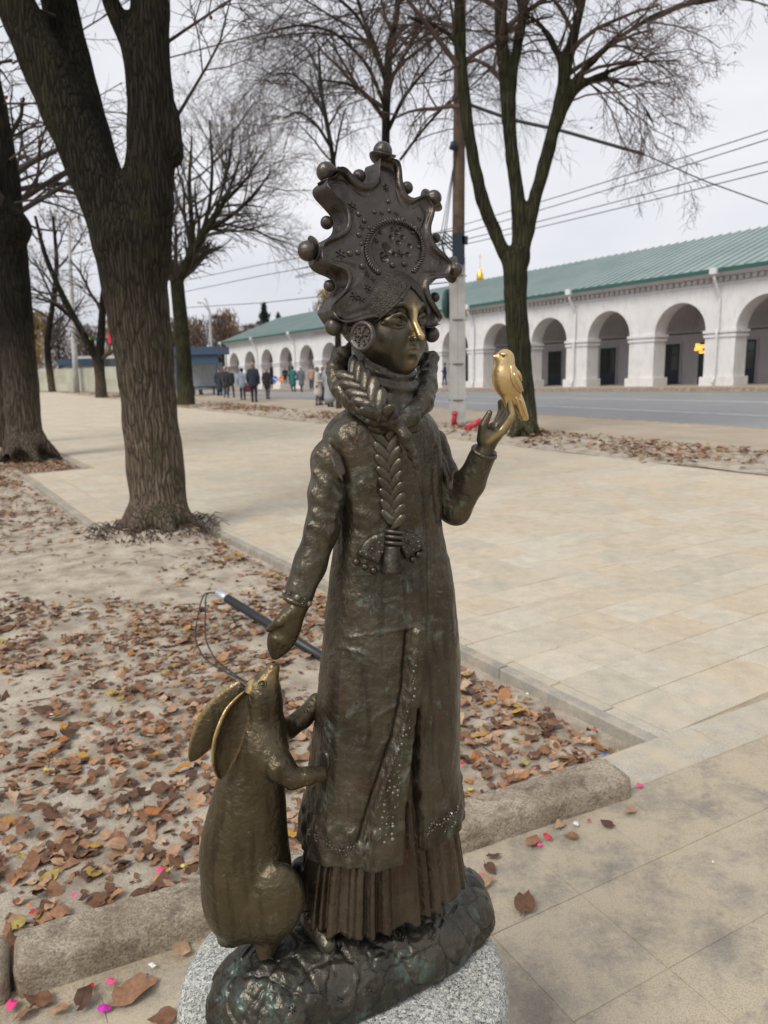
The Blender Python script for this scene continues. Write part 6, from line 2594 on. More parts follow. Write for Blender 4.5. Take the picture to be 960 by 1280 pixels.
# single leaves lying on the walk and by the kerb
for px, py, sz, k, lab in ((655, 1131, .098, 0, 'crumpled tan leaf lying alone on the grey walk stones'), (600, 1102, .085, 1, 'rust brown leaf touching the edge of the pedestal'),
                           (612, 1085, .055, 2, 'small brown leaf at the foot of the kerb, right of the pedestal'), (617, 1070, .05, 3, 'small leaf standing upright against the kerb near the skirt'),
                           (165, 1240, .125, 4, 'large round brown leaf on the walk below the kerb'), (226, 1187, .075, 5, 'tan leaf leaning on the kerb left of the hare'), (206, 1272, .07, 6, 'pale leaf on the walk at the bottom edge'),
                           (52, 1250, .075, 7, 'ochre leaf lying in the gutter at the lower left'), (105, 1250, .07, 8, 'brown leaf in the gutter beside a pink scrap'), (788, 1013, .05, 3, 'brown leaf at the kerb end beside a pink scrap'),
                           (760, 1030, .05, 1, 'small brown leaf just off the end of the kerb'), (666, 1052, .065, 2, 'curled leaf under the kerb beside red scraps'), (715, 1045, .05, 6, 'leaf at the kerb foot between red scraps'), (700, 1030, .045, 5, 'small flat leaf at the kerb foot'),
                           (30, 1268, .06, 0, 'brown leaf at the lower left corner'), (75, 1262, .05, 2, 'small leaf in the gutter, lower left')):
    g = ground(px, py, .012)
    o = bpy.data.objects.new('fallen_leaf', LME[k])
    COL.objects.link(o)
    o.location = tuple(g)
    o.scale = (sz * .95,) * 3
    o.rotation_euler = (rl.randn() * .15, rl.randn() * .15, rl.rand() * 6.28)
    tag(o, lab, 'leaf', 'leaves on the walk')

# paper scraps
SC_COL = {'pink': (0.75, 0.05, 0.22), 'blue': (0.02, 0.10, 0.42), 'violet': (0.18, 0.03, 0.45), 'white': (0.72, 0.72, 0.72), 'red': (0.55, 0.02, 0.04), 'cyan': (0.02, 0.38, 0.55), 'orange': (0.7, 0.2, 0.03), 'yellow': (0.55, 0.48, 0.08), 'magenta': (0.5, 0.02, 0.36)}
M_SCR = {k: simple('scrap_' + k, v, .45, 0, .15, 60) for k, v in SC_COL.items()}


def scrap(col, px, py, sz, lab):
    bedp = ground(px, py, BED_Z + .02)
    s, t_ = st_of(bedp[0], bedp[1])
    g = bedp if t_ < -.03 and (bedp[:2] - KF) @ K2 > KW else ground(px, py, .008)
    r = np.random.RandomState(int(px * 7 + py))
    k = 9
    a = np.arange(k) * 2 * math.pi / k
    rad = sz * (.55 + .45 * r.rand(k))
    V = [np.array([rad[i] * math.cos(a[i]), rad[i] * .7 * math.sin(a[i]), sz * .35 * r.rand()]) for i in range(k)] + [np.array([0, 0, sz * .45])]
    rot = r.rand() * 6.28
    c, s_ = math.cos(rot), math.sin(rot)
    V = [g + np.array([v[0] * c - v[1] * s_, v[0] * s_ + v[1] * c, v[2] + .002]) for v in V]
    o = mk('paper_scrap', V, [(i, (i + 1) % k, k) for i in range(k)], M_SCR[col], None, g, smooth=False)
    tag(o, lab, 'paper scrap', 'bright paper scraps')


for col, px, py, sz, lab in (('pink', 15, 1258, .022, 'hot pink scrap in the lower left corner'), ('magenta', 131, 1262, .022, 'magenta scrap on the walk at the bottom left'), ('pink', 139, 1228, .018, 'pink strip along the gutter under the left kerb'),
                             ('red', 112, 1235, .016, 'dark red scrap in the gutter, lower left'), ('white', 190, 1208, .014, 'white scrap by the kerb left of the pedestal'), ('blue', 184, 1221, .010, 'tiny blue scrap by the kerb left of the pedestal'),
                             ('pink', 200, 1089, .022, 'bright pink scrap above the left kerb'), ('violet', 206, 1093, .012, 'violet corner of paper above the left kerb'), ('yellow', 228, 1083, .014, 'yellow green strip near the hare'), ('pink', 93, 1120, .014, 'pink curl among leaves left of the kerb'),
                             ('red', 40, 1141, .016, 'red scrap on the leaves at the far left'), ('orange', 37, 1132, .012, 'orange scrap on the leaves at the far left'), ('blue', 110, 961, .012, 'dark blue scrap halfway up the bed'), ('yellow', 58, 963, .022, 'yellowish leaf-like scrap at the left'),
                             ('red', 154, 912, .014, 'red scrap left of the hare ears'), ('cyan', 175, 922, .010, 'turquoise scrap left of the hare ears'), ('blue', 102, 778, .015, 'blue scrap in the far part of the bed'), ('cyan', 103, 777, .008, 'bright blue dot in the far part of the bed'),
                             ('pink', 48, 788, .016, 'pink scrap in the far bed by the left edge'), ('pink', 207, 811, .016, 'pink scrap beside the loop of black wire'), ('white', 65, 894, .016, 'white scrap at the left of the bed'), ('blue', 304, 752, .014, 'violet blue scrap beside the black pipe'),
                             ('violet', 579, 840, .014, 'violet scrap right of the coat'), ('white', 659, 868, .014, 'white scrap against the edging, right'), ('red', 743, 911, .016, 'red scrap against the edging, right corner'), ('blue', 754, 943, .018, 'dark blue scrap in the right corner of the bed'),
                             ('cyan', 714, 962, .013, 'sky blue scrap in the right corner of the bed'), ('blue', 687, 950, .014, 'blue scrap among leaves right of the coat'), ('red', 578, 955, .016, 'crimson scrap close to the coat'), ('pink', 634, 978, .012, 'pale pink scrap above the right kerb'),
                             ('yellow', 588, 988, .014, 'lime scrap beside a rust leaf near the coat'), ('white', 606, 930, .010, 'white crumb right of the coat'), ('orange', 670, 895, .014, 'orange scrap against the edging'), ('pink', 800, 983, .020, 'hot pink scrap at the end of the kerb'),
                             ('red', 684, 1047, .022, 'red scrap under the right kerb'), ('pink', 673, 1056, .018, 'pink scrap under the right kerb'), ('blue', 699, 1036, .009, 'tiny blue scrap under the right kerb'), ('red', 736, 1026, .012, 'dark red scrap at the kerb foot'),
                             ('white', 720, 1031, .016, 'white paper strip at the kerb foot'), ('pink', 601, 1093, .012, 'magenta edge of paper beside the pedestal'), ('white', 891, 1078, .006, 'tiny white speck on the walk at the right')):
    scrap(col, px, py, sz, lab)

# ================================================================== black conduit with loose wires
M_BLACK = simple('black_plastic', (0.020, 0.021, 0.024), 0.45)
M_ALU = simple('bare_pipe_end', (0.55, 0.58, 0.62), 0.35, .4)
pa, pb = ground(284, 748, .14), ground(430, 838, -.06)
cd = empty('conduit_pipe', tuple(pb * np.array([1, 1, 0])), 'black plastic conduit sticking up from the leaves behind the mitten', 'pipe')
mk('pipe', *tube([pb, (pa + pb) / 2, pa], .028, 14), M_BLACK, cd)
d = (pa - pb) / np.linalg.norm(pa - pb)
mk('pipe_end', *tube([pa - d * .01, pa + d * .10], .024, 14), M_ALU, cd)
e = pa + d * .09
for k, (dx, dz) in enumerate(((0, 0), (.07, .01))):
    pts = [e, e + np.array([-.10 + dx * .2, 0, .01]), ground(246 + dx * 150, 775, .12), ground(243 + dx * 190, 800, .06), ground(256 + dx * 190, 826, .02), ground(300 + dx * 100, 850 + dx * 40, .01), ground(330, 858 + 60 * dx, -.02)]
    pts = np.array(pts)
    u = np.linspace(0, len(pts) - 1, 36)
    P_ = np.stack([np.interp(u, np.arange(len(pts)), pts[:, i]) for i in range(3)], 1)
    for _ in range(4): P_[1:-1] = (P_[:-2] + 2 * P_[1:-1] + P_[2:]) / 4
    mk('wire', *tube(P_, .0045, 6), M_BLACK, cd)

# ================================================================== pole, wires
M_CONC = simple('pole_concrete', (0.40, 0.40, 0.38), .85, 0, .2, 2, .01)
M_WOOD = simple('pole_wood', (0.115, 0.078, 0.055), .85, 0, .35, 4, .01)
M_WIRE = simple('cable', (0.05, 0.05, 0.055), .6)
M_RED = simple('red_plastic', (0.45, 0.03, 0.05), .4)
M_TEAL = simple('teal_disc', (0.035, 0.085, 0.08), .5)
M_CABL = simple('blue_black_cable', (0.02, 0.03, 0.05), .5)
YP = 19.4
PP = lambda x, y, d=0.0: atY(x, y, YP + d)
pb_ = np.array([*PP(571, 535)[:2], 0.0])
pole = empty('utility_pole', tuple(pb_), 'wooden utility pole bolted to concrete footing posts beside the road', 'pole')
for x0, x1 in ((567.5, 566), (577, 576)):
    a, c = PP(x0, 536), PP(x1, 322)
    a[2] = 0
    w_ = .095
    V = [a + np.array(o) for o in ((-w_, -.1, 0), (w_, -.1, 0), (w_, .1, 0), (-w_, .1, 0))] + [c + np.array(o) for o in ((-w_, -.1, 0), (w_, -.1, 0), (w_, .1, 0), (-w_, .1, 0))]
    mk('footing_post', V, [(0, 3, 2, 1), (4, 5, 6, 7), (0, 1, 5, 4), (1, 2, 6, 5), (2, 3, 7, 6), (3, 0, 4, 7)], M_CONC, pole, smooth=False)
mk('wooden_mast', *tube([PP(573, 470, .18), PP(573, 300, .05), PP(574, 150), PP(575.5, 0), PP(576, -60)], [.16, .15, .14, .13, .12], 12), M_WOOD, pole)
for y in (345, 400, 455, 500):
    c = PP(572, y)
    mk('clamp', *tube([c + np.array([.22 * math.cos(a), .16 * math.sin(a) + .03, 0]) for a in np.linspace(0, 6.28, 17)], .012, 5, False), M_WIRE, pole)
dc_ = PP(559, 380, .15)
mk('disc', *tube([dc_, dc_ + np.array([.06, -.03, 0])], [.36, .36], 24), M_TEAL, pole)
mb = MB()
mb.box(PP(566, 330, -.25), PP(580, 292, -.1))
mb.box(PP(578, 305, -.25), PP(584, 296, -.1))
mb.build('junction_box', M_CABL, pole)
for k in range(4):
    pts = [PP(567 + k, 300 + 6 * k, -.2), PP(556 - k * 2, 290 + 3 * k, -.28), PP(552 + k, 305 + 4 * k, -.25), PP(560 + k, 330, -.22), PP(566 + k, 345, -.18)]
    mk('cable_loop', *tube(pts, .02, 6), M_CABL, pole)
mk('insulator', *tube([PP(566, 186, -.18), PP(567, 178, -.16)], [.09, .07], 10), M_CABL, pole)
for k, x in enumerate((556, 560, 563)):
    mk('stay_wire', *tube([PP(570, 190, -.1), PP((x + 570) / 2 - 4, 250, -.1), PP(x - 8, 310, -.1)], .010, 5), M_WIRE, pole)
for px, py, ln, rz, lab in ((567, 534, .40, 1.5, 'short upright red plastic pipe at the pole foot'), (582, 538, .50, .5, 'red plastic pipe leaning at the foot of the pole')):
    g = np.array([*ground(px, py)[:2], .03])
    d = np.array([math.cos(rz) * .7, -.3, .75 if rz > 1 else .36])
    mb = MB()
    mb.tube([g, g + d * ln * .5, g + d * ln], [.065, .065, .065], 12)
    mb.tube([g + d * ln, g + d * (ln + .05)], [.075, .075], 12)
    tag(mb.build('red_pipe', M_RED, None, g, smooth=True), lab, 'pipe')


def wire(pts, r, lab, sag=0.0):
    pts = np.array(pts, float)
    u = np.linspace(0, len(pts) - 1, 24)
    P_ = np.stack([np.interp(u, np.arange(len(pts)), pts[:, i]) for i in range(3)], 1)
    f = u / (len(pts) - 1)
    P_[:, 2] -= sag * 4 * f * (1 - f)
    tag(mk('overhead_wire', *tube(P_, r, 5), M_WIRE, None, P_[0]), lab, 'wire', 'overhead wires')


def onT(px, py, T):
    d = ray(px, py)
    k = (T + C0 @ E2) / (d[:2] @ E2)
    return CAMP + d * k


for i, (y0, y1) in enumerate(((155, 272), (166, 282), (194, 291), (206, 297))):
    a, c = onT(960, y0, 24), onT(580, y1, 24)
    dd = c - a
    wire([a - dd * .5, a + dd * 2.2], .020, ('topmost', 'second', 'third', 'lowest')[i] + ' of the four street wires right of the pole', .35)
wire([PP(578, 128), PP(640, 150), PP(700, 163), PP(805, 193)], .042, 'thick cable bundle sloping down from the pole through the branches')
wire([PP(805, 193), PP(880, 226), PP(980, 262), PP(1200, 330)], .016, 'thin cable continuing down to the right from the bundle')
wire([atY(190, 78, 24), atY(280, 54, 24), atY(345, 38, 24), PP(570, -10)], .022, 'single wire across the sky left of the headdress')
for i, (ya, yb) in enumerate(((352, 308), (366, 322), (385, 372))):
    wire([atY(225, ya, 40), atY(330, (ya + yb) / 2, 34), PP(568, yb - 20)], .015, ('upper', 'middle', 'lower')[i] + ' of the wires crossing low behind the headdress on the left')

# ================================================================== far left: fence, shelter, posts, signs, cars
M_FENCE = simple('pale_fence', (0.47, 0.46, 0.36), .8, 0, .15, 1)
f0, f1 = ground(22, 489), ground(152, 491.5)
f0, f1 = np.array([f0[0], f0[1], 0]), np.array([f1[0], f1[1], 0])
fen = empty('picket_fence', tuple(f0), 'pale picket fence far off at the left edge of the square', 'fence')
dd = f1 - f0
nf = 64
fd = dd / np.linalg.norm(dd)
for i in range(nf + 1):
    q = f0 + dd * i / nf
    mb = MB()
    V = [q + fd * a + np.array([0, b_, z]) for z in (0.05, 1.55) for a, b_ in ((-.085, -.012), (.085, -.012), (.085, .012), (-.085, .012))] + [q + np.array([0, 0, 1.66])]
    mb.add(V, [(0, 1, 5, 4), (1, 2, 6, 5), (2, 3, 7, 6), (3, 0, 4, 7), (4, 5, 8), (5, 6, 8), (6, 7, 8), (7, 4, 8)])
    mb.build('picket', M_FENCE, fen)
for z in (.35, 1.25):
    mk('rail', *tube([f0 + np.array([0, .04, z]), f1 + np.array([0, .04, z])], .035, 4), M_FENCE, fen)
M_BLUE = simple('blue_shelter_paint', (0.035, 0.07, 0.125), .5)
M_SHG = simple('dusty_glass', (0.30, 0.33, 0.34), .15)
YS = 41.0
PS = lambda x, y, d=0.0: atY(x, y, YS + d)
ms_ = YS / CAM_F
sh0 = PS(255, 497)
shl = empty('bus_shelter', (sh0[0], sh0[1], 0), 'dark blue bus shelter with flat roof behind the waiting people', 'bus shelter')
a, c = PS(214, 447), PS(277, 433)
mb = MB()
mb.box((a[0], YS - .3, a[2] + .12), (c[0], YS + 2.0, c[2]))
mb.build('roof', M_BLUE, shl)
mb = MB()
mb.box((a[0] + .2, YS - .15, a[2] - .35), (c[0] - .2, YS + .0, a[2] + .12))
mb.build('fascia', M_BLUE, shl)
for x, y in ((a[0] + .25, YS - .1), (c[0] - .3, YS - .1), (a[0] + .25, YS + 1.8), (c[0] - .3, YS + 1.8)):
    mb = MB()
    mb.box((x - .06, y - .06, 0), (x + .06, y + .06, a[2] + .12))
    mb.build('post', M_BLUE, shl)
mb = MB()
mb.box((a[0] + .3, YS + 1.78, .3), (c[0] - .35, YS + 1.81, a[2] - .3))
mb.build('glass_panel', M_SHG, shl)
mb = MB()
mb.box((a[0] + .5, YS + 1.2, .42), (c[0] - .6, YS + 1.6, .48))
mb.box((a[0] + .7, YS + 1.3, 0), (a[0] + .78, YS + 1.5, .42))
mb.box((c[0] - .9, YS + 1.3, 0), (c[0] - .82, YS + 1.5, .42))
mb.build('bench', M_BLUE, shl)
YS2 = 58.0
q = atY(92, 455, YS2)
kio = empty('kiosk', (q[0], q[1], 0), 'small blue-roofed kiosk behind the pale fence', 'kiosk')
a, c = atY(76, 462, YS2), atY(110, 450, YS2)
mb = MB()
mb.box((a[0], YS2 - .4, a[2] + .3), (c[0], YS2 + 2.2, c[2] + .1))
mb.build('roof', M_BLUE, kio)
mb = MB()
mb.box((a[0] + .4, YS2, -1), (c[0] - .4, YS2 + 2, a[2] + .3))
mb.build('wall', M_SHG, kio)
# posts
g = ground(95, 491)
lp = empty('lamp_post', (g[0], g[1], 0), 'pale concrete lamp post before the fence at the left', 'lamp post')
Yl = g[1]
mk('column', *tube([atY(96, 492, Yl), atY(93, 440, Yl), atY(91, 395, Yl), atY(88, 330, Yl), atY(86, 285, Yl)], [.19, .17, .14, .11, .09], 10), M_CONC, lp)
mk('arm', *tube([atY(86, 286, Yl), atY(88, 266, Yl), atY(98, 262, Yl)], [.06, .05, .05], 6), M_CONC, lp)
Yl = 75.0
g = atY(262, 470, Yl)
lp = empty('lamp_post', (g[0], g[1], g[2]), 'slender street lamp with two arms above the bus shelter', 'lamp post')
mk('column', *tube([atY(266, 482, Yl), atY(264, 430, Yl), atY(262, 390, Yl), atY(258, 376, Yl)], [.16, .13, .10, .08], 8), M_CONC, lp)
for x0, y0, x1, y1 in ((262, 390, 247, 379), (258, 377, 256, 374)):
    mk('arm', *tube([atY(x0, y0, Yl), atY((x0 + x1) / 2, y1, Yl), atY(x1, y1 - 1, Yl)], [.07, .06, .1], 6), M_CONC, lp)
# crossing sign and signal
M_YEL = simple('sign_yellow', (0.55, 0.62, 0.05), .5)
M_SBLU = simple('sign_blue', (0.02, 0.10, 0.42), .5)
M_SWHT = simple('sign_white', (0.75, 0.75, 0.75), .5)
M_SRED = simple('sign_red', (0.65, 0.02, 0.05), .5)
M_SORG = simple('barrier_orange', (0.75, 0.20, 0.02), .5)
Yq = 62.0


def plate_sign(name, label, x0, x1, y0, y1, layers, Yq, foot=488):
    a, c = atY(x0, y1, Yq), atY(x1, y0, Yq)
    xm = (a[0] + c[0]) / 2
    gy = atY((x0 + x1) / 2, foot, Yq)
    root = empty(name, (xm, Yq, gy[2]), label, 'sign')
    mk('post', *tube([(xm, Yq + .06, gy[2]), (xm, Yq + .06, c[2])], .05, 8), M_CONC, root)
    for i, (nm, mt_, f) in enumerate(layers):
        cx, cz = xm, (a[2] + c[2]) / 2
        w_, h_ = (c[0] - a[0]) / 2, (c[2] - a[2]) / 2
        P_ = [(cx + u * w_, Yq - .012 * i, cz + v * h_) for u, v in f] + [(cx + u * w_, Yq - .012 * i + .03, cz + v * h_) for u, v in f]
        k = len(f)
        mk(nm, P_, [tuple(range(k)), tuple(range(2 * k - 1, k - 1, -1))] + [(j, k + j, k + (j + 1) % k, (j + 1) % k) for j in range(k)], mt_, root, smooth=False)


SQ = lambda s: [(-s, -s), (s, -s), (s, s), (-s, s)]
CI = lambda s: [(s * math.cos(a), s * math.sin(a)) for a in np.linspace(0, 2 * math.pi, 20, endpoint=False)]
plate_sign('crossing_sign', 'yellow edged blue pedestrian crossing sign by the V-forked tree', 112.5, 122.5, 420, 432, (('board', M_YEL, SQ(1)), ('panel', M_SBLU, SQ(.68)), ('triangle', M_SWHT, [(-.5, -.5), (.5, -.5), (0, .5)]), ('figure', M_BLACK, [(-.18, -.42), (.0, -.1), (.2, -.42), (.12, .0), (.06, .2), (-.08, .2), (-.12, 0)])), 66.0)
plate_sign('signal_board', 'bright red traffic signal board left of the forked trunk', 135, 142, 416, 429, (('board', M_SRED, SQ(1)), ('lens', M_SRED, CI(.5))), 66.0)
plate_sign('direction_sign', 'round blue sign with white arrow at the road edge', 340, 347, 470, 477.5, (('board', M_SBLU, CI(1)), ('arrow', M_SWHT, [(-.5, .35), (.1, -.25), (-.1, -.5), (.6, -.5), (.5, .15), (.3, -.05), (-.3, .5)])), 58.0, 480)
plate_sign('road_barrier', 'orange road works board beside the round blue sign', 348, 355, 469, 477, (('board', M_SORG, [(-1, -1), (1, -1), (.8, .2), (0, 1), (-.8, .2)]), ('stripe', M_SWHT, [(-.5, -.5), (.5, -.5), (.5, -.3), (-.5, -.3)])), 58.5, 480)


def car(px, py, Yc, col, L, Hh, rz, label, van=False):
    g = atY(px, py, Yc)
    root = empty('parked_car', tuple(g), label, 'car')
    M_B = simple('car_paint', col, .25, .3)
    c, s_ = math.cos(rz), math.sin(rz)
    tr = lambda V: [g + np.array([v[0] * c - v[1] * s_, v[0] * s_ + v[1] * c, v[2]]) for v in V]
    top = [(-.48, .30), (-.5, .62), (-.34, .70), (-.22, 1.0), (.20, 1.0), (.36, .70), (.5, .60), (.5, .30)] if not van else [(-.5, .2), (-.5, .95), (-.47, 1.0), (.40, 1.0), (.46, .6), (.5, .5), (.5, .2)]
    k = len(top)
    V = [(x * L, y, z * Hh) for y in (-.85, .85) for x, z in top]
    mk('body', tr(V), [tuple(range(k)), tuple(range(2 * k - 1, k - 1, -1))] + [(j, k + j, k + (j + 1) % k, (j + 1) % k) for j in range(k)], M_B, root, smooth=False)
    gl = [(-.31, .71), (-.21, .95), (.19, .95), (.32, .71)] if not van else [(-.45, .62), (-.45, .9), (.38, .9), (.43, .62)]
    for y in (-.86, .86):
        mk('window', tr([(x * L, y, z * Hh) for x, z in gl]), [(0, 1, 2, 3)], M_GLASS, root, smooth=False)
    for x in (-.31, .31):
        for y in (-.8, .8):
            w_ = mk('wheel', *tube(tr([(x * L, y - .1, .3), (x * L, y + .1, .3)]), .31, 16), M_BLACK, root)
            mk('rim', *tube(tr([(x * L, y - .11, .3), (x * L, y + .11, .3)]), .18, 12), M_ALU, w_)


car(263, 482, 62, (0.45, 0.50, 0.52), 4.2, 1.5, .35, 'silver car standing behind the bus shelter')
car(141, 480, 64, (0.62, 0.62, 0.62), 5.0, 2.3, .2, 'pale van seen over the fence beside the forked trunk', True)

# ================================================================== people on the pavement
mt, t, b = new_mat('clothing')
at = t.nodes.new('ShaderNodeAttribute')
at.attribute_name = 'Col'
t.links.new(mixc(t, 1.0, at.outputs['Color'], ramp(t, noise(t, 9, 4, .6), [(.3, (.8,) * 3), (.7, (1.15,) * 3)]), 'MULTIPLY'), b.inputs['Base Color'])
b.inputs['Roughness'].default_value = .85
M_CLO = mt
SKIN = (0.42, 0.26, 0.19)


def person(px, py, hy, coat, legs, hat, label, clen=.45, stride=.12, face=1.57, arms='down', hair=None, bag=None, wide=1.0, T=None):
    g = ground(px, py)
    if T is not None: g = onT(px, py, T)
    top = atY(px, hy, g[1])
    Hh = max(1.45, top[2] - g[2])
    k = Hh / 1.75
    c, s_ = math.cos(face), math.sin(face)       # facing direction
    fw, lt = np.array([c, s_, 0]), np.array([-s_, c, 0])
    q = lambda f, l, z: (g + k * (fw * f + lt * l) + np.array([0, 0, z * k])).astype(np.float32)
    Mx = np.stack([fw, lt, UP], 1)
    prim = []
    bm = (.035, .030, .028)
    for sd, st_ in ((1, stride), (-1, -stride)):
        prim.append((lambda P, sd=sd, st_=st_: chain(P, [q(0, sd * .09, .90), q(st_ * .7 + .03, sd * .10, .48), q(st_, sd * .10, .10)], [.095 * k, .07 * k, .05 * k]), legs))
        prim.append((lambda P, sd=sd, st_=st_: capsule(P, q(st_ - .03, sd * .10, .05), q(st_ + .13, sd * .11, .04), .05 * k, .042 * k), bm))
    prim.append((lambda P: ellip(P, q(0, 0, 1.22), (.135 * k * wide, .20 * k * wide, .29 * k), Mx), coat))
    prim.append((lambda P: capsule(P, q(0, -.13, 1.38), q(0, .13, 1.38), .085 * k * wide, .085 * k * wide), coat))
    prim.append((lambda P: capsule(P, q(0, 0, 1.05), q(0, 0, 1.0 - clen), .16 * k * wide, (.16 + .09 * clen) * k * wide), coat))
    hands = []
    for sd in (1, -1):
        if arms == 'front':
            e1_, e2_ = q(.06, sd * .24, 1.10), q(.26, sd * .10, 1.12)
        elif arms == 'swing':
            e1_, e2_ = q(-.08 * sd, sd * .26, 1.12), q(.12 * -sd, sd * .27, .88)
        else:
            e1_, e2_ = q(-.02, sd * .27, 1.12), q(.05, sd * .26, .86)
        prim.append((lambda P, sd=sd, e1_=e1_, e2_=e2_: chain(P, [q(0, sd * .19, 1.40), e1_, e2_], [.07 * k, .06 * k, .05 * k]), coat))
        prim.append((lambda P, e2_=e2_: ellip(P, e2_ + np.array([0, 0, -.05 * k], np.float32), (.035 * k, .035 * k, .055 * k)), SKIN))
    prim.append((lambda P: capsule(P, q(0, 0, 1.42), q(.02, 0, 1.54), .055 * k, .05 * k), SKIN))
    prim.append((lambda P: smin(ellip(P, q(.02, 0, 1.63), (.095 * k, .075 * k, .115 * k), Mx), capsule(P, q(.10, 0, 1.63), q(.125, 0, 1.61), .015 * k, .015 * k), .02), SKIN))
    prim.append((lambda P: np.maximum(ellip(P, q(-.005, 0, 1.655), (.118 * k, .10 * k, .115 * k), Mx), -((P - q(.045, 0, 1.60)) @ (np.array([-.8, 0, .6]) @ Mx.T).astype(np.float32))), hat if hair is None else hair))
    if hair is not None:
        prim.append((lambda P: np.maximum(ellip(P, q(-.005, 0, 1.675), (.122 * k, .105 * k, .105 * k), Mx), q(0, 0, 1.66)[2] - P[:, 2]), hat))

    def fn(P):
        d = None
        for f, _ in prim:
            e = f(P)
            d = e if d is None else smin(d, e, .025)
        return d
    V, F = nets(fn, g - np.array([.55, .55, .05]), g + np.array([.55, .55, Hh + .12]), .032)
    Dm = np.stack([f(V.astype(np.float32)) for f, _ in prim], 1)
    colr = np.array([c_ for _, c_ in prim])[Dm.argmin(1)]
    o = mk('person', V, F, M_CLO, None, g, col=colr)
    tag(o, label, 'person', 'people on the street')
    if bag is not None:
        h = q(.05, -.27, .62)
        mb = MB()
        mb.box(h - np.array([.14, .07, .16]), h + np.array([.14, .07, .16]))
        mb.tube([h + np.array([-.08, 0, .16]), h + np.array([0, 0, .26]), h + np.array([.08, 0, .16])], .012, 5)
        bo = mb.build('handbag', simple('bag_leather', bag, .5), None, h)
        tag(bo, 'burgundy bag carried by the person in the pale blue jacket', 'bag')
    return o


NAVY, BLK, GREY = (.018, .022, .040), (.016, .016, .018), (.30, .31, .33)
person(251, 493, 456, (.020, .022, .035), BLK, (.42, .24, .26), 'person in dark coat and pinkish hat beside the shelter tree', .45, .05, 1.2)
person(275, 495, 462, (.025, .040, .045), BLK, (.06, .04, .03), 'person in dark green coat half hidden behind a person with pale scarf', .55, .05, -1.2)
person(283, 497, 458, (.035, .036, .045), (.16, .17, .19), (.40, .27, .24), 'person in dark jacket with pale scarf under the shelter edge', .30, .06, -1.5, 'front')
person(289, 497, 460, (.030, .034, .036), (.030, .034, .04), (.11, .06, .04), 'person with brown hair in dark jacket striding with arms out', .12, .20, -1.0, 'swing')
person(304, 500, 461, (.33, .40, .48), BLK, (.02, .02, .025), 'person in pale blue jacket and black hat', .18, .04, 1.5, bag=(.16, .02, .05))
person(318, 503, 453, NAVY, BLK, (.30, .24, .20), 'tall man in navy coat standing with hands in pockets', .18, .05, 1.4, 'down', wide=1.18)
person(335, 499, 461, (.035, .024, .026), (.13, .125, .115), (.42, .37, .34), 'person in dark brown coat walking away with pale hair', .28, .10, 1.3)
person(357, 480, 461, BLK, BLK, (.02, .02, .02), 'dark figure standing under the second lowest far arch', .3, .04, -1.4, T=26.8)
person(367, 490, 463, (.020, .15, .135), (.03, .035, .04), (.02, .03, .03), 'person in teal green coat crossing the road', .42, .08, 1.5)
person(377, 490, 463, (.13, .13, .15), (.05, .05, .055), (.50, .42, .40), 'person in grey coat walking beside the teal coat', .42, .16, 1.2)
person(390, 488, 464, (.42, .28, .21), (.05, .06, .09), (.10, .07, .06), 'person in beige pink jacket farther off in the road', .12, .06, -1.5)
person(398, 507, 460, (.52, .47, .40), (.08, .08, .07), (.10, .14, .11), 'person in cream coat and green hat reading something', .42, .05, -.2, 'front')
person(405, 506, 462, (.045, .065, .11), (.42, .40, .38), (.20, .13, .10), 'person in slate blue coat between cream and grey coats', .60, .05, 1.4)
person(413, 509, 452, (.30, .32, .33), BLK, (.12, .02, .05), 'person in long grey coat and burgundy hat near the statue collar', .62, .06, 1.2, wide=1.1)
person(556, 481, 461, (.02, .04, .10), (.02, .035, .07), (.05, .04, .035), 'person in blue work clothes by the arcade behind the pole', .1, .14, 3.0, 'front', T=29.0)

# ================================================================== trees and roofs closing the view
M_FARB = simple('far_brown_twigs', (0.13, 0.085, 0.060), .9, 0, .35, .3)
M_FARY = simple('far_golden_leaves', (0.26, 0.175, 0.065), .9, 0, .4, .3)
M_FARG = simple('far_dark_needles', (0.022, 0.040, 0.028), .9, 0, .4, .3)


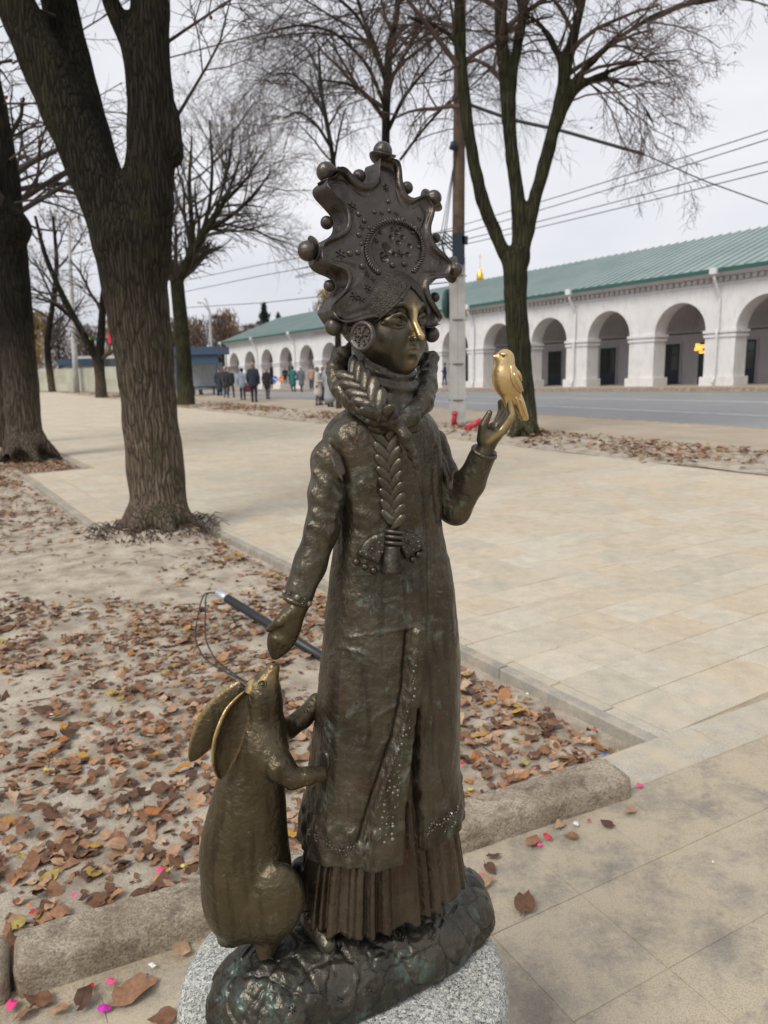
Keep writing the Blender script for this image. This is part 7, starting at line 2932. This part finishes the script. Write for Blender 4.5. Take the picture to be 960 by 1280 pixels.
def far_tree(px, ytop, ybase, wpx, Yf, mat, label, seed, conifer=False, n=1500):
    base = atY(px, ybase, Yf)
    top = atY(px, ytop, Yf)
    w_ = wpx * Yf / CAM_F
    Hh = top[2] - base[2]
    r = np.random.RandomState(seed)
    root = empty('spruce_tree' if conifer else 'far_tree', tuple(base), label, 'tree', 'trees closing the view')
    mk('trunk', *tube([base, base + UP * Hh * .5, base + UP * Hh * .96], [Hh * .022, Hh * .014, .03], 6), M_BARK2, root)
    if conifer:
        h = r.rand(n) ** 1.4
        tier = .75 + .25 * np.sin(h * 60)
        rad = w_ * (1 - h) * tier * np.sqrt(r.rand(n))
        z = .08 + .92 * h
    else:
        # several lobes thrown up by a forked stem
        lob = r.rand(9, 3) * np.array([6.28, .75, .62]) + np.array([0, .1, .30])
        li = r.randint(9, size=n)
        off = r.randn(n, 3) * np.array([.26, .26, .13])
        z = np.clip(lob[li, 2] + off[:, 2], .12, 1.0)
    a = r.rand(n) * 6.28
    if conifer:
        q = base + np.stack([rad * np.cos(a), rad * np.sin(a), z * Hh - .10 * rad], 1)
    else:
        q = base + np.stack([w_ * (lob[li, 1] * np.cos(lob[li, 0]) * .8 + off[:, 0]), w_ * (lob[li, 1] * np.sin(lob[li, 0]) * .8 + off[:, 1]), z * Hh], 1)
    sz = Hh * .030 * (.5 + r.rand(n))
    d1, d2 = r.randn(n, 3), r.randn(n, 3)
    if not conifer: d1 = d1 * .5 + np.array([0, 0, 1.0])
    d1 /= np.linalg.norm(d1, axis=1)[:, None]
    d2 /= np.linalg.norm(d2, axis=1)[:, None]
    el = 1.6 if not conifer else 1.2
    V = np.stack([q - d1 * sz[:, None] * el, q + d2 * sz[:, None] * .22, q + d1 * sz[:, None] * el, q - d2 * sz[:, None] * .22], 1).reshape(-1, 3)
    mk('crown', V, np.arange(4 * n).reshape(-1, 4), mat, root, smooth=False)
    for k in range(5 if not conifer else 0):
        a_ = r.rand() * 6.28
        mk('limb', *tube([base + UP * Hh * (.25 + .08 * k), base + UP * Hh * (.5 + .08 * k) + w_ * .35 * np.array([math.cos(a_), math.sin(a_), 0]), base + UP * Hh * (.72 + .05 * k) + w_ * .5 * np.array([math.cos(a_), math.sin(a_), 0])], [Hh * .01, Hh * .006, .02], 5), M_BARK2, root)


far_tree(335, 380, 485, 46, 125, M_FARG, 'dark spruce top rising over the far end of the green roof', 1, True, 4200)
far_tree(352, 392, 485, 36, 128, M_FARG, 'smaller dark spruce right of the taller one', 2, True, 3000)
far_tree(297, 388, 485, 14, 110, M_FARY, 'golden birch in front of the brown treeline', 3)
far_tree(403, 366, 485, 18, 150, M_FARY, 'pale golden tree top beside the headdress', 4)
for i, (px, yt, w_, mt_, lab) in enumerate(((250, 402, 26, M_FARB, 'brown leafless tree above the bus shelter roof'), (278, 396, 24, M_FARB, 'brown leafless tree between lamp and birch'), (222, 398, 26, M_FARB, 'brown leafless tree behind the crown of the wide linden'),
                                            (190, 405, 24, M_FARB, 'brown tree just left of the forked trunk foot of sky'), (310, 408, 16, M_FARB, 'low brown tree at the end of the arcade roof'), (150, 402, 22, M_FARY, 'golden brown tree behind the red signal board'),
                                            (112, 408, 24, M_FARB, 'brown tree behind the crossing sign'), (78, 400, 26, M_FARB, 'brown tree behind the kiosk'), (48, 392, 24, M_FARY, 'golden tree beside the dark trunk at left'), (16, 400, 26, M_FARB, 'brown tree hidden behind the leftmost trunks'))):
    far_tree(px, yt, 486, w_, 92 + 7 * (i % 4), mt_, lab, 20 + i, n=2300)
# grey gabled house at the end of the street
M_GREYR = simple('grey_tin_roof', (0.28, 0.28, 0.29), .6)
M_TANW = simple('tan_house_wall', (0.36, 0.26, 0.19), .9, 0, .15, 1)
Yh = 102.0
g = atY(283, 480, Yh)
hou = empty('house', tuple(g), 'low tan house with grey gabled roof beyond the bus shelter', 'house')
a, c = atY(262, 482, Yh), atY(298, 441, Yh)
mb = MB()
mb.box((a[0], Yh, a[2]), (c[0], Yh + 8, c[2]))
mb.build('wall', M_TANW, hou)
rt2 = atY(281, 428, Yh)
V = [(a[0] - .6, Yh - .5, c[2] - .2), (c[0] + .6, Yh - .5, c[2] - .2), (rt2[0], Yh - .5, rt2[2]), (a[0] - .6, Yh + 8.5, c[2] - .2), (c[0] + .6, Yh + 8.5, c[2] - .2), (rt2[0], Yh + 8.5, rt2[2])]
mk('roof', V, [(0, 1, 2), (5, 4, 3), (0, 2, 5, 3), (1, 4, 5, 2)], M_GREYR, hou, smooth=False)
for x in (268, 278, 288):
    w0, w1 = atY(x, 466, Yh), atY(x + 4, 454, Yh)
    mb = MB()
    mb.box((w0[0], Yh - .05, w0[2]), (w1[0], Yh, w1[2]))
    mb.build('window', M_GLASS, hou)
